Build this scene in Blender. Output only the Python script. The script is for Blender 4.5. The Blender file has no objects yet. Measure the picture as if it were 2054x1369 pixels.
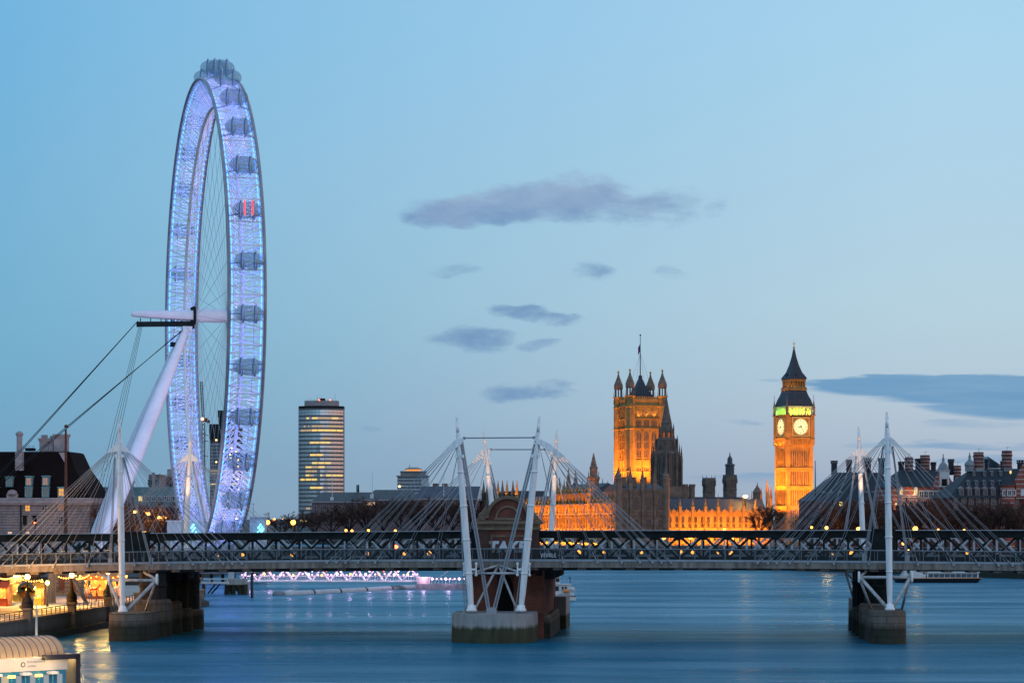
import bpy, math, random
from math import sin, cos, pi, radians, sqrt, atan2
from mathutils import Vector, Matrix
random.seed(7)
SC = bpy.context.scene
COL = SC.collection
F_, HZ, CX, CAMZ = 4850.0, 1047.0, 1027.0, 15.0   # focal length and horizon, in pixels of the 2054 wide photograph; eye height above the river

# ---------------------------------------------------------------- camera
cam = bpy.data.cameras.new('camera'); camo = bpy.data.objects.new('camera', cam); COL.objects.link(camo)
camo.location = (0, 0, CAMZ); camo.rotation_euler = (radians(90), 0, 0)
cam.sensor_width = 36; cam.lens = 36*F_/2054; cam.shift_y = (HZ-684.5)/2054
cam.clip_start = 1; cam.clip_end = 30000
SC.camera = camo
SC.view_settings.view_transform = 'Standard'; SC.view_settings.look = 'None'
SC.view_settings.exposure = 0.08; SC.view_settings.gamma = 1.0
try:
    SC.cycles.use_denoising = True; SC.cycles.max_bounces = 6; SC.cycles.sample_clamp_indirect = 4
    SC.cycles.caustics_reflective = False; SC.cycles.caustics_refractive = False
except Exception: pass

# ---------------------------------------------------------------- sky
W = bpy.data.worlds.new('World'); SC.world = W; W.use_nodes = True
nt = W.node_tree; N = nt.nodes; LK = nt.links; N.clear()
def nd(t, **k):
    n = N.new(t)
    for a, b in k.items(): setattr(n, a, b)
    return n
def sock(n, i, v):
    if isinstance(v, bpy.types.NodeSocket): LK.new(v, n.inputs[i])
    else: n.inputs[i].default_value = v
def M(op, a, b=None, c=None, clamp=False):
    n = nd('ShaderNodeMath', operation=op, use_clamp=clamp); sock(n, 0, a)
    if b is not None: sock(n, 1, b)
    if c is not None: sock(n, 2, c)
    return n.outputs[0]
def ramp(fac, stops, interp='LINEAR'):
    r = nd('ShaderNodeValToRGB'); e = r.color_ramp; e.interpolation = interp
    while len(e.elements) < len(stops): e.elements.new(0.5)
    for el, (p, c) in zip(e.elements, stops): el.position = p; el.color = (*c, 1)
    LK.new(fac, r.inputs[0]); return r.outputs[0]
def mixc(f, a, b, bt='MIX'):
    n = nd('ShaderNodeMix', data_type='RGBA', blend_type=bt)
    sock(n, 0, f); sock(n, 6, a); sock(n, 7, b); return n.outputs[2]
def sstep(x, a, b):
    n = nd('ShaderNodeMapRange', interpolation_type='SMOOTHSTEP'); sock(n, 0, x); sock(n, 1, a); sock(n, 2, b); return n.outputs[0]
SUN_EL, SUN_AZ = radians(3.0), radians(78)      # low in the west, to the right of the view
tc = nd('ShaderNodeTexCoord'); sx = nd('ShaderNodeSeparateXYZ'); LK.new(tc.outputs['Generated'], sx.inputs[0])
dx, dy, dz = sx.outputs
dzp = M('MAXIMUM', dz, 0.0)
hl = M('SQRT', M('ADD', M('MULTIPLY', dx, dx), M('MULTIPLY', dy, dy)))
az = M('DIVIDE', dx, M('MAXIMUM', hl, 0.001))
hgt = M('POWER', dzp, 0.5)
q = lambda z: sqrt(z)
Lr = ramp(hgt, [(0, (.20, .335, .47)), (q(.03), (.155, .36, .53)), (q(.08), (.145, .41, .61)), (q(.2), (.125, .42, .70)), (q(.5), (.26, .48, .76)), (1, (.28, .47, .74))])
Rr = ramp(hgt, [(0, (.33, .42, .54)), (q(.02), (.38, .46, .57)), (q(.045), (.44, .56, .66)), (q(.09), (.45, .64, .74)), (q(.2), (.38, .65, .84)), (q(.5), (.30, .50, .76)), (1, (.28, .47, .74))])  # overhead stops raised past natural dusk as unseen fill
tl = M('DIVIDE', M('ADD', az, .236), .41, clamp=True)
lowf = sstep(az, -0.27, 0.22)
hif = M('POWER', tl, .72)
ek = sstep(dz, .035, .15)
base = mixc(M('ADD', M('MULTIPLY', lowf, M('SUBTRACT', 1.0, ek)), M('MULTIPLY', hif, ek)), Lr, Rr)
base = mixc(1.0, base, (1.03, 1.0, 1.012, 1), 'MULTIPLY')
west = mixc(M('MULTIPLY', sstep(az, 0.35, 0.95), M('SUBTRACT', 1.0, sstep(dz, 0.0, 0.45))), base, (0.85, 0.62, 0.55, 1))
east = mixc(sstep(dy, 0.25, -0.6), west, mixc(1.0, west, (1.75, 1.5, 1.4, 1), 'MULTIPLY'))  # sky behind the view brightened as unseen fill for the near masts
# clouds: places on the sky given by direction (tangent of azimuth and of elevation)
ysafe = M('MAXIMUM', dy, 0.02)
U0 = M('MULTIPLY_ADD', M('DIVIDE', dx, ysafe), F_, CX)
V0 = M('MULTIPLY_ADD', M('DIVIDE', dz, ysafe), -F_, HZ)
cv = nd('ShaderNodeCombineXYZ'); LK.new(M('MULTIPLY', U0, 1/150), cv.inputs[0]); LK.new(M('MULTIPLY', V0, 1/62), cv.inputs[1])
nz = nd('ShaderNodeTexNoise'); nz.inputs['Scale'].default_value = 1.0; nz.inputs['Detail'].default_value = 5; nz.inputs['Roughness'].default_value = .58
LK.new(cv.outputs[0], nz.inputs['Vector'])
ns = nd('ShaderNodeSeparateColor'); LK.new(nz.outputs['Color'], ns.inputs[0])
U = M('ADD', U0, M('MULTIPLY', M('SUBTRACT', ns.outputs[0], .5), 120.0))
V = M('ADD', V0, M('MULTIPLY', M('SUBTRACT', ns.outputs[1], .5), 62.0))
cv2 = nd('ShaderNodeCombineXYZ'); LK.new(M('MULTIPLY', U0, 1/260), cv2.inputs[0]); LK.new(M('MULTIPLY', V0, 1/26), cv2.inputs[1])
nz2 = nd('ShaderNodeTexNoise'); nz2.inputs['Scale'].default_value = 1.0; nz2.inputs['Detail'].default_value = 4
LK.new(cv2.outputs[0], nz2.inputs['Vector'])
def blob(cx, cy, rx, ry, d, u=None, v=None):
    a = M('MULTIPLY', M('SUBTRACT', U if u is None else u, cx), 1/rx); b = M('MULTIPLY', M('SUBTRACT', V if v is None else v, cy), 1/ry)
    r2 = M('ADD', M('MULTIPLY', a, a), M('MULTIPLY', b, b))
    return M('MULTIPLY', sstep(r2, 1.0, 0.0), d)
def union(l):
    o = l[0]
    for x in l[1:]: o = M('MAXIMUM', o, x)
    return o
puffs = union([blob(1150, 398, 145, 62, 1.25), blob(1045, 405, 130, 55, 1.2), blob(950, 425, 160, 38, 1.25), blob(860, 435, 80, 26, .9), blob(1270, 420, 140, 42, .8),
               blob(1350, 415, 85, 48, .62), blob(1440, 412, 34, 26, .4), blob(945, 686, 105, 32, 1.0), blob(1085, 692, 55, 18, .7), blob(1050, 624, 80, 20, 1.0), blob(1120, 632, 75, 17, .7),
               blob(1075, 788, 120, 22, 1.0), blob(1120, 775, 60, 18, .7), blob(1182, 547, 62, 26, .65), blob(905, 542, 75, 22, .38), blob(1345, 548, 50, 14, .4),
               blob(742, 862, 30, 11, .5), blob(120, 615, 70, 16, .22), blob(1488, 848, 48, 9, .5)])
Vr = M('ADD', V0, M('MULTIPLY', M('SUBTRACT', nz2.outputs[0], .5), 46.0))
Ur = M('ADD', U0, M('MULTIPLY', M('SUBTRACT', nz2.outputs[0], .5), 200.0))
band = union([blob(1985, 782, 340, 40, 1.7, Ur, Vr), blob(1790, 771, 245, 26, 1.7, Ur, Vr), blob(2080, 815, 260, 34, 1.5, Ur, Vr), blob(1960, 850, 170, 14, .45, Ur, Vr),
              blob(1960, 893, 230, 16, .7, Ur, Vr), blob(1740, 892, 90, 11, .5, Ur, Vr), blob(1560, 765, 30, 6, .4, Ur, Vr), blob(1500, 960, 300, 14, .4, Ur, Vr), blob(1990, 925, 220, 14, .5, Ur, Vr)])
front = sstep(dy, 0.1, 0.4)
cv3 = nd('ShaderNodeCombineXYZ'); LK.new(M('MULTIPLY', U0, 1/95), cv3.inputs[0]); LK.new(M('MULTIPLY', V0, 1/38), cv3.inputs[1])
nz3 = nd('ShaderNodeTexNoise'); nz3.inputs['Scale'].default_value = 1.0; nz3.inputs['Detail'].default_value = 8; nz3.inputs['Roughness'].default_value = .62
LK.new(cv3.outputs[0], nz3.inputs['Vector'])
er = M('MULTIPLY', M('SUBTRACT', nz3.outputs[0], .5), 2.1)
pd = M('ADD', puffs, M('MULTIPLY', er, sstep(puffs, 0.0, .35)))
pf = M('MULTIPLY', M('MULTIPLY', sstep(pd, -.02, 1.3), front), .98)
bd = M('ADD', band, M('MULTIPLY', M('MULTIPLY', M('SUBTRACT', nz2.outputs[0], .5), 1.6), sstep(band, 0.0, .4)))
bf = M('MULTIPLY', M('MULTIPLY', sstep(bd, .12, 1.05), front), .86)
puffcol = mixc(sstep(M('ADD', M('MULTIPLY', M('SUBTRACT', 420.0, V0), 1/110), M('MULTIPLY', M('SUBTRACT', ns.outputs[2], .5), 3.0)), -.8, .9), (.165, .31, .52, 1), (.30, .425, .62, 1))
skyc = mixc(pf, east, puffcol)
skyc = mixc(bf, skyc, mixc(sstep(nz2.outputs[0], .3, .75), (.10, .285, .52, 1), (.16, .345, .56, 1)))
st = nd('ShaderNodeTexSky', sky_type='NISHITA'); st.sun_disc = False; st.sun_elevation = SUN_EL; st.sun_rotation = SUN_AZ
nis = mixc(1.0, st.outputs[0], (.06, .06, .06, 1), 'MULTIPLY')
skyc = mixc(0.06, skyc, nis)
bg = nd('ShaderNodeBackground'); LK.new(skyc, bg.inputs[0]); bg.inputs[1].default_value = 1.0
wo = nd('ShaderNodeOutputWorld'); LK.new(bg.outputs[0], wo.inputs[0])
sl = bpy.data.lights.new('sun', 'SUN'); sl.energy = 0.35; sl.angle = radians(14); sl.color = (1, .62, .48)
so = bpy.data.objects.new('sun', sl); COL.objects.link(so)
sd = Vector((sin(SUN_AZ)*cos(SUN_EL), cos(SUN_AZ)*cos(SUN_EL), sin(SUN_EL)))
so.rotation_euler = (-sd).to_track_quat('-Z', 'Y').to_euler()
so.location = sd*500

# ---------------------------------------------------------------- materials
def mat(name, c1, c2=None, scale=.4, rough=.75, metal=0.0, bump=0.0, emit=None, es=0.0, stretch=(1, 1, 1), spec=.4, detail=5, cont=(.35, .65)):
    m = bpy.data.materials.new(name); m.use_nodes = True; t = m.node_tree; b = t.nodes['Principled BSDF']
    b.inputs['Roughness'].default_value = rough; b.inputs['Metallic'].default_value = metal; b.inputs['Specular IOR Level'].default_value = spec
    b.inputs['Base Color'].default_value = (*c1, 1)
    if c2 is not None or bump:
        tcn = t.nodes.new('ShaderNodeTexCoord'); mp = t.nodes.new('ShaderNodeMapping'); mp.inputs['Scale'].default_value = stretch
        n = t.nodes.new('ShaderNodeTexNoise'); n.inputs['Scale'].default_value = scale; n.inputs['Detail'].default_value = detail; n.inputs['Roughness'].default_value = .6
        t.links.new(tcn.outputs['Object'], mp.inputs[0]); t.links.new(mp.outputs[0], n.inputs['Vector'])
        if c2 is not None:
            r = t.nodes.new('ShaderNodeValToRGB'); r.color_ramp.elements[0].position = cont[0]; r.color_ramp.elements[1].position = cont[1]
            r.color_ramp.elements[0].color = (*c1, 1); r.color_ramp.elements[1].color = (*c2, 1)
            t.links.new(n.outputs[0], r.inputs[0]); t.links.new(r.outputs[0], b.inputs['Base Color'])
        if bump:
            bp = t.nodes.new('ShaderNodeBump'); bp.inputs['Strength'].default_value = bump; bp.inputs['Distance'].default_value = .1
            t.links.new(n.outputs[0], bp.inputs['Height']); t.links.new(bp.outputs[0], b.inputs['Normal'])
    if emit is not None:
        b.inputs['Emission Color'].default_value = (*emit, 1); b.inputs['Emission Strength'].default_value = es
    return m
def brickmat(name, c1, c2, cm, sx=1.0, bw=.5, bh=.25, ms=.03, rough=.85, dirt=(.35, 1.0), dscale=.25):
    m = bpy.data.materials.new(name); m.use_nodes = True; t = m.node_tree; b = t.nodes['Principled BSDF']; b.inputs['Roughness'].default_value = rough
    g = t.nodes.new('ShaderNodeTexCoord'); s = t.nodes.new('ShaderNodeSeparateXYZ'); t.links.new(g.outputs['Object'], s.inputs[0])
    a = t.nodes.new('ShaderNodeMath'); a.operation = 'ADD'; t.links.new(s.outputs[0], a.inputs[0]); t.links.new(s.outputs[1], a.inputs[1])
    c = t.nodes.new('ShaderNodeCombineXYZ'); t.links.new(a.outputs[0], c.inputs[0]); t.links.new(s.outputs[2], c.inputs[1])
    k = t.nodes.new('ShaderNodeTexBrick'); k.inputs['Color1'].default_value = (*c1, 1); k.inputs['Color2'].default_value = (*c2, 1); k.inputs['Mortar'].default_value = (*cm, 1)
    k.inputs['Scale'].default_value = sx; k.inputs['Brick Width'].default_value = bw; k.inputs['Row Height'].default_value = bh; k.inputs['Mortar Size'].default_value = ms
    t.links.new(c.outputs[0], k.inputs['Vector'])
    n = t.nodes.new('ShaderNodeTexNoise'); n.inputs['Scale'].default_value = dscale; n.inputs['Detail'].default_value = 6; t.links.new(g.outputs['Object'], n.inputs['Vector'])
    r = t.nodes.new('ShaderNodeMapRange'); r.inputs[1].default_value = .3; r.inputs[2].default_value = .65; r.inputs[3].default_value = dirt[0]; r.inputs[4].default_value = dirt[1]
    t.links.new(n.outputs[0], r.inputs[0])
    x = t.nodes.new('ShaderNodeMix'); x.data_type = 'RGBA'; x.blend_type = 'MULTIPLY'; x.inputs[0].default_value = 1
    t.links.new(k.outputs[0], x.inputs[6]); t.links.new(r.outputs[0], x.inputs[7]); t.links.new(x.outputs[2], b.inputs['Base Color'])
    return m
def bandmat(name, ca, cb, period, frac, rough=.85, n2=.25):   # horizontal courses of two stones
    m = bpy.data.materials.new(name); m.use_nodes = True; t = m.node_tree; b = t.nodes['Principled BSDF']; b.inputs['Roughness'].default_value = rough
    g = t.nodes.new('ShaderNodeTexCoord'); s = t.nodes.new('ShaderNodeSeparateXYZ'); t.links.new(g.outputs['Object'], s.inputs[0])
    d = t.nodes.new('ShaderNodeMath'); d.operation = 'DIVIDE'; d.inputs[1].default_value = period; t.links.new(s.outputs[2], d.inputs[0])
    fr = t.nodes.new('ShaderNodeMath'); fr.operation = 'FRACT'; t.links.new(d.outputs[0], fr.inputs[0])
    l = t.nodes.new('ShaderNodeMath'); l.operation = 'LESS_THAN'; l.inputs[1].default_value = frac; t.links.new(fr.outputs[0], l.inputs[0])
    n = t.nodes.new('ShaderNodeTexNoise'); n.inputs['Scale'].default_value = .6; n.inputs['Detail'].default_value = 6; t.links.new(g.outputs['Object'], n.inputs['Vector'])
    x = t.nodes.new('ShaderNodeMix'); x.data_type = 'RGBA'; x.inputs[6].default_value = (*ca, 1); x.inputs[7].default_value = (*cb, 1); t.links.new(l.outputs[0], x.inputs[0])
    r = t.nodes.new('ShaderNodeMapRange'); r.inputs[1].default_value = .3; r.inputs[2].default_value = .7; r.inputs[3].default_value = 1-n2; r.inputs[4].default_value = 1+n2; t.links.new(n.outputs[0], r.inputs[0])
    y = t.nodes.new('ShaderNodeMix'); y.data_type = 'RGBA'; y.blend_type = 'MULTIPLY'; y.inputs[0].default_value = 1
    t.links.new(x.outputs[2], y.inputs[6]); t.links.new(r.outputs[0], y.inputs[7]); t.links.new(y.outputs[2], b.inputs['Base Color'])
    return m
def tidemat(name, top, low, zc, soft=.5, joints=0.0):     # concrete above, weed and silt below the tide line at local height zc
    m = bpy.data.materials.new(name); m.use_nodes = True; t = m.node_tree; b = t.nodes['Principled BSDF']; b.inputs['Roughness'].default_value = .85
    g = t.nodes.new('ShaderNodeTexCoord'); s = t.nodes.new('ShaderNodeSeparateXYZ'); t.links.new(g.outputs['Object'], s.inputs[0])
    mp = t.nodes.new('ShaderNodeMapping'); mp.inputs['Scale'].default_value = (1.2, 1.2, .35); t.links.new(g.outputs['Object'], mp.inputs[0])
    n = t.nodes.new('ShaderNodeTexNoise'); n.inputs['Scale'].default_value = 1.0; n.inputs['Detail'].default_value = 6; n.inputs['Roughness'].default_value = .65; t.links.new(mp.outputs[0], n.inputs['Vector'])
    a = t.nodes.new('ShaderNodeMath'); a.operation = 'MULTIPLY_ADD'; a.inputs[1].default_value = .9; t.links.new(n.outputs[0], a.inputs[0]); t.links.new(s.outputs[2], a.inputs[2])
    r = t.nodes.new('ShaderNodeMapRange'); r.inputs[1].default_value = zc+.45-soft*.5; r.inputs[2].default_value = zc+.45+soft*.5; t.links.new(a.outputs[0], r.inputs[0])
    def vr(c, k):
        q_ = t.nodes.new('ShaderNodeValToRGB'); q_.color_ramp.elements[0].position = .3; q_.color_ramp.elements[1].position = .7
        q_.color_ramp.elements[0].color = (c[0]*k, c[1]*k, c[2]*k, 1); q_.color_ramp.elements[1].color = (*c, 1); t.links.new(n.outputs[0], q_.inputs[0]); return q_.outputs[0]
    x = t.nodes.new('ShaderNodeMix'); x.data_type = 'RGBA'; t.links.new(r.outputs[0], x.inputs[0]); t.links.new(vr(low, .35), x.inputs[6]); t.links.new(vr(top, .6), x.inputs[7])
    if joints:
        ad = t.nodes.new('ShaderNodeMath'); ad.operation = 'ADD'; t.links.new(s.outputs[0], ad.inputs[0]); t.links.new(s.outputs[1], ad.inputs[1])
        cb = t.nodes.new('ShaderNodeCombineXYZ'); t.links.new(ad.outputs[0], cb.inputs[0]); t.links.new(s.outputs[2], cb.inputs[1])
        bk = t.nodes.new('ShaderNodeTexBrick'); bk.inputs['Color1'].default_value = (1, 1, 1, 1); bk.inputs['Color2'].default_value = (.72, .72, .72, 1); bk.inputs['Mortar'].default_value = (1-joints,)*3+(1,)
        bk.inputs['Scale'].default_value = 1; bk.inputs['Brick Width'].default_value = 1.9; bk.inputs['Row Height'].default_value = .85; bk.inputs['Mortar Size'].default_value = .05; t.links.new(cb.outputs[0], bk.inputs['Vector'])
        y = t.nodes.new('ShaderNodeMix'); y.data_type = 'RGBA'; y.blend_type = 'MULTIPLY'; y.inputs[0].default_value = 1; t.links.new(x.outputs[2], y.inputs[6]); t.links.new(bk.outputs[0], y.inputs[7]); x = y
    t.links.new(x.outputs[2], b.inputs['Base Color'])
    return m
def glow(name, c, s): return mat(name, (.02, .02, .02), rough=.5, emit=c, es=s)

m_white = mat('white_painted_steel', (.80, .82, .82), (.58, .60, .60), scale=1.4, rough=.5, stretch=(2.2, 2.2, .22), cont=(.42, .72))
m_cable = mat('cable_steel', (.27, .29, .32), rough=.5)
m_dark = mat('dark_paint', (.017, .024, .026), (.008, .012, .013), scale=1.2, rough=.8, spec=.12)
m_greyp = mat('grey_paint', (.22, .25, .28), (.12, .14, .16), scale=.8, rough=.6)
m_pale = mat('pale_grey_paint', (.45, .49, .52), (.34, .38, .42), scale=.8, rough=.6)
m_conc = mat('deck_concrete', (.25, .225, .20), (.11, .09, .075), scale=1.1, rough=.85, stretch=(1.6, 1, .25))
m_kerb = mat('kerb_steel', (.30, .35, .39), (.22, .26, .30), scale=1, rough=.5)
m_mesh = mat('parapet_mesh', (.026, .034, .040), (.018, .024, .028), scale=3, rough=.8, spec=.15)
m_tide = tidemat('pier_concrete', (.34, .34, .33), (.055, .06, .025), 2.0)
m_tide2 = tidemat('old_pier_stone', (.17, .14, .11), (.035, .035, .018), 2.2, .7, .6)
m_brick = brickmat('red_brick', (.27, .062, .036), (.18, .045, .028), (.14, .09, .07), 1, .5, .18, .02, dirt=(.3, 1.0))
m_brickd = brickmat('sooty_brick', (.10, .035, .025), (.07, .025, .02), (.08, .06, .05), 1, .5, .18, .02, dirt=(.3, 1.0))
m_trimst = mat('sandstone_trim', (.22, .16, .11), (.12, .085, .06), scale=.9, rough=.85)
m_black = mat('black_void', (.006, .006, .007), rough=.9)
m_glassd = mat('dark_glass', (.012, .016, .022), (.02, .026, .034), scale=.7, rough=.12, spec=.6)
m_glassb = mat('blue_grey_glass', (.05, .08, .11), (.03, .05, .07), scale=.3, rough=.1, spec=.8)
m_lith = glow('lit_window_yellow', (1, .70, .22), 1.15)
m_lito = glow('lit_window_orange', (1, .34, .05), 1.0)
m_litp = glow('lit_window_pink', (1, .62, .42), .85)
m_lamp = glow('sodium_lamp', (1, .33, .04), 8)
m_lampy = glow('warm_lamp', (1, .42, .07), 6)
m_lampw = glow('white_lamp', (1, .60, .18), 9)
m_lampp = glow('pink_lamp', (1, .42, .75), 3.2)
m_lampr = glow('red_lamp', (1, .07, .02), 14)
m_lampg = glow('green_lamp', (.05, 1, .45), 8)
m_lampc = glow('cyan_lamp', (.1, .6, 1), 7)
m_stone = mat('floodlit_gold_limestone', (.37, .215, .065), (.25, .14, .04), scale=.35, rough=.9)  # honey stone with the floodlights' orange put into its colour
m_stoned = mat('unlit_limestone', (.23, .155, .115), (.12, .082, .064), scale=.4, rough=.9)  # darkened copy of the palace stone for parts left unlit
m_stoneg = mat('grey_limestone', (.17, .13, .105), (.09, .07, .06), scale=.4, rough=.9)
m_slate = mat('slate_roof', (.06, .072, .095), (.038, .046, .062), scale=1.2, rough=.6)
m_iron = mat('cast_iron_roof', (.026, .032, .046), (.014, .018, .026), scale=1, rough=.5)
m_gold = mat('gilding', (.75, .48, .14), rough=.35, metal=.8)
m_port = bandmat('portland_stone_courses', (.22, .18, .18), (.075, .062, .062), .75, .22)
m_portp = mat('portland_stone', (.33, .285, .285), (.23, .195, .195), scale=.6, rough=.85)
m_tile = mat('brown_roof_tiles', (.012, .007, .007), (.006, .004, .004), scale=2.2, rough=.95, spec=.1, stretch=(3, 1, .4))
m_teal = mat('verdigris_copper', (.16, .30, .30), (.10, .20, .21), scale=.9, rough=.7)
m_bandb = bandmat('striped_brick', (.26, .062, .042), (.40, .29, .26), 1.5, .22)
m_redb = mat('dark_red_brick', (.15, .036, .024), (.08, .022, .017), scale=.5, rough=.9)
m_roofg = mat('grey_green_slate', (.085, .095, .095), (.055, .065, .07), scale=.5, rough=.75)
m_pinkst = mat('pink_brick', (.20, .12, .115), (.14, .085, .085), scale=.4, rough=.9)
m_bark = mat('bark', (.050, .030, .024), (.030, .019, .017), scale=1.5, rough=.95)
m_twig = mat('winter_twigs', (.10, .045, .03), (.055, .027, .021), scale=.3, rough=.95)
m_hull = mat('navy_hull', (.012, .016, .028), rough=.4)
m_boat = mat('boat_white', (.62, .62, .60), (.5, .5, .49), scale=.8, rough=.4)
m_orange = mat('life_ring_orange', (.75, .22, .03), rough=.6)
m_rust = mat('rust_brown', (.16, .055, .03), (.09, .035, .02), scale=1, rough=.8)
m_hand = mat('handrail_steel', (.13, .155, .175), (.10, .12, .135), scale=1, rough=.5)
m_pave = mat('paving', (.40, .36, .30), (.30, .27, .22), scale=.3, rough=.85)
m_ground = mat('ground', (.05, .048, .042), (.035, .035, .03), scale=.02, rough=.95)
m_tower = mat('tower_cladding', (.20, .20, .205), (.14, .145, .15), scale=.2, rough=.45)

# ---------------------------------------------------------------- mesh helpers
class MB:
    def __init__(s): s.v = []; s.f = []; s.mi = []
    def add(s, vs, fs, m=0):
        o = len(s.v); s.v += [tuple(p) for p in vs]
        for f in fs: s.f.append(tuple(i+o for i in f)); s.mi.append(m)
        return s
    def box(s, x0, x1, y0, y1, z0, z1, m=0):
        return s.add([(x0, y0, z0), (x1, y0, z0), (x1, y1, z0), (x0, y1, z0), (x0, y0, z1), (x1, y0, z1), (x1, y1, z1), (x0, y1, z1)],
                     [(0, 3, 2, 1), (4, 5, 6, 7), (0, 1, 5, 4), (1, 2, 6, 5), (2, 3, 7, 6), (3, 0, 4, 7)], m)
    def hexa(s, p, m=0):     # eight corners, lower ring then upper ring
        return s.add(p, [(0, 3, 2, 1), (4, 5, 6, 7), (0, 1, 5, 4), (1, 2, 6, 5), (2, 3, 7, 6), (3, 0, 4, 7)], m)
    def tube(s, p, q_, r0, r1=None, n=6, m=0, cap=True):
        p = Vector(p); q_ = Vector(q_); r1 = r0 if r1 is None else r1; d = (q_-p)
        if d.length < 1e-6: return s
        d.normalize(); a = d.cross(Vector((0, 0, 1)) if abs(d.z) < .95 else Vector((1, 0, 0))).normalized(); b = d.cross(a)
        vs = []
        for c, r in ((p, r0), (q_, r1)):
            for i in range(n):
                t = 2*pi*(i+.5)/n; vs.append(c+a*(r*cos(t))+b*(r*sin(t)))
        fs = [(i, (i+1) % n, n+(i+1) % n, n+i) for i in range(n)]
        if cap: fs += [tuple(range(n-1, -1, -1)), tuple(range(n, 2*n))]
        return s.add(vs, fs, m)
    def path(s, pts, r, n=6, m=0):   # tube through points, radius number or list
        for i in range(len(pts)-1):
            r0 = r[i] if isinstance(r, (list, tuple)) else r; r1 = r[i+1] if isinstance(r, (list, tuple)) else r
            s.tube(pts[i], pts[i+1], r0, r1, n, m, cap=(i in (0, len(pts)-2)))
        return s
    def lathe(s, cx, cy, prof, n=12, m=0, rot=0.0, sx=1.0, sy=1.0):
        vs = []; fs = []
        for r, z in prof:
            for i in range(n):
                t = 2*pi*i/n+rot; vs.append((cx+r*sx*cos(t), cy+r*sy*sin(t), z))
        for k in range(len(prof)-1):
            for i in range(n):
                j = (i+1) % n; fs.append((k*n+i, k*n+j, (k+1)*n+j, (k+1)*n+i))
        fs.append(tuple(range(n-1, -1, -1))); k = (len(prof)-1)*n; fs.append(tuple(range(k, k+n)))
        return s.add(vs, fs, m)
    def prism(s, poly, z0, z1, m=0, k=1.0):   # polygon in x,y extruded in z, counter-clockwise; k shrinks the top
        n = len(poly); cx = sum(p[0] for p in poly)/n; cy = sum(p[1] for p in poly)/n
        vs = [(x, y, z0) for x, y in poly]+[(cx+(x-cx)*k, cy+(y-cy)*k, z1) for x, y in poly]
        return s.add(vs, [tuple(range(n-1, -1, -1)), tuple(range(n, 2*n))]+[(i, (i+1) % n, n+(i+1) % n, n+i) for i in range(n)], m)
    def slab(s, poly, y0, y1, m=0):           # polygon in x,z extruded in y
        n = len(poly); vs = [(x, y0, z) for x, z in poly]+[(x, y1, z) for x, z in poly]
        return s.add(vs, [tuple(range(n)), tuple(range(2*n-1, n-1, -1))]+[(i, n+i, n+(i+1) % n, (i+1) % n) for i in range(n)], m)
    def slabx(s, poly, x0, x1, m=0):          # polygon in y,z extruded in x
        n = len(poly); vs = [(x0, y, z) for y, z in poly]+[(x1, y, z) for y, z in poly]
        return s.add(vs, [tuple(range(n)), tuple(range(2*n-1, n-1, -1))]+[(i, n+i, n+(i+1) % n, (i+1) % n) for i in range(n)], m)
    def ball(s, c, r, n=8, m=0, sz=1.0):
        k = n//2
        return s.lathe(c[0], c[1], [(r*sin(pi*(i+.02)/(k+.04)), c[2]-r*sz*cos(pi*(i+.02)/(k+.04))) for i in range(k+1)], n, m)
    def xf(s, fn, start=0):
        for i in range(start, len(s.v)): s.v[i] = tuple(fn(*s.v[i]))
        return s
    def mesh(s, name, mats, smooth=False):
        me = bpy.data.meshes.new(name); me.from_pydata(s.v, [], s.f)
        mats = mats if isinstance(mats, (list, tuple)) else [mats]
        for q_ in mats: me.materials.append(q_)
        if len(mats) > 1: me.polygons.foreach_set('material_index', s.mi)
        if smooth: me.polygons.foreach_set('use_smooth', [True]*len(me.polygons))
        me.update(); return me
    def build(s, name, mats, parent=None, smooth=False, label=None):
        return inst(name, s.mesh(name, mats, smooth), parent, label=label)
def inst(name, me, parent=None, loc=(0, 0, 0), rz=0.0, label=None, sc=None):
    o = bpy.data.objects.new(name, me); COL.objects.link(o)
    o.location = loc; o.rotation_euler = (0, 0, rz)
    if sc: o.scale = sc
    if parent: o.parent = parent
    if label: o['label'] = label
    return o
def tag(o, label, cat, group=None):
    o['label'] = label; o['category'] = cat
    if group: o['group'] = group
    return o
def thing(name, label, cat, loc=(0, 0, 0), rz=0.0, group=None):
    o = bpy.data.objects.new(name, None); COL.objects.link(o); o.location = loc; o.rotation_euler = (0, 0, rz); o.empty_display_size = 1
    return tag(o, label, cat, group)
def struct(o, kind='structure'): o['kind'] = kind; return o
def dup(root, loc, rz=None, label=None, sc=None):
    r = root.copy(); COL.objects.link(r); r.location = loc
    if rz is not None: r.rotation_euler = (0, 0, rz)
    if label: r['label'] = label
    if sc: r.scale = sc
    for ch in list(root.children):
        c = ch.copy(); COL.objects.link(c); c.parent = r
        for g in ch.children:
            d = g.copy(); COL.objects.link(d); d.parent = c
    return r
class Fr:        # a thing's own frame: base point in the world, turned by ang; turns measured directions into metres on a plane of the thing
    def __init__(s, px, D, Z=0.0, ang=0.0):
        s.X = (px-CX)*D/F_; s.Y = D; s.Z = Z; s.a = ang; s.c = cos(ang); s.s = sin(ang)
    def loc(s): return (s.X, s.Y, s.Z)
    def u(s, px, v=0.0):
        k = (px-CX)/F_; return (k*(s.Y+v*s.c)-s.X+v*s.s)/(s.c-k*s.s)
    def D(s, u, v=0.0): return s.Y+u*s.s+v*s.c
    def z(s, py, u=0.0, v=0.0): return CAMZ-(py-HZ)*s.D(u, v)/F_-s.Z
    def p(s, px, py, v=0.0):
        u = s.u(px, v); return (u, v, s.z(py, u, v))
    def root(s, name, label, cat, group=None): return thing(name, label, cat, s.loc(), s.a, group)
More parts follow.
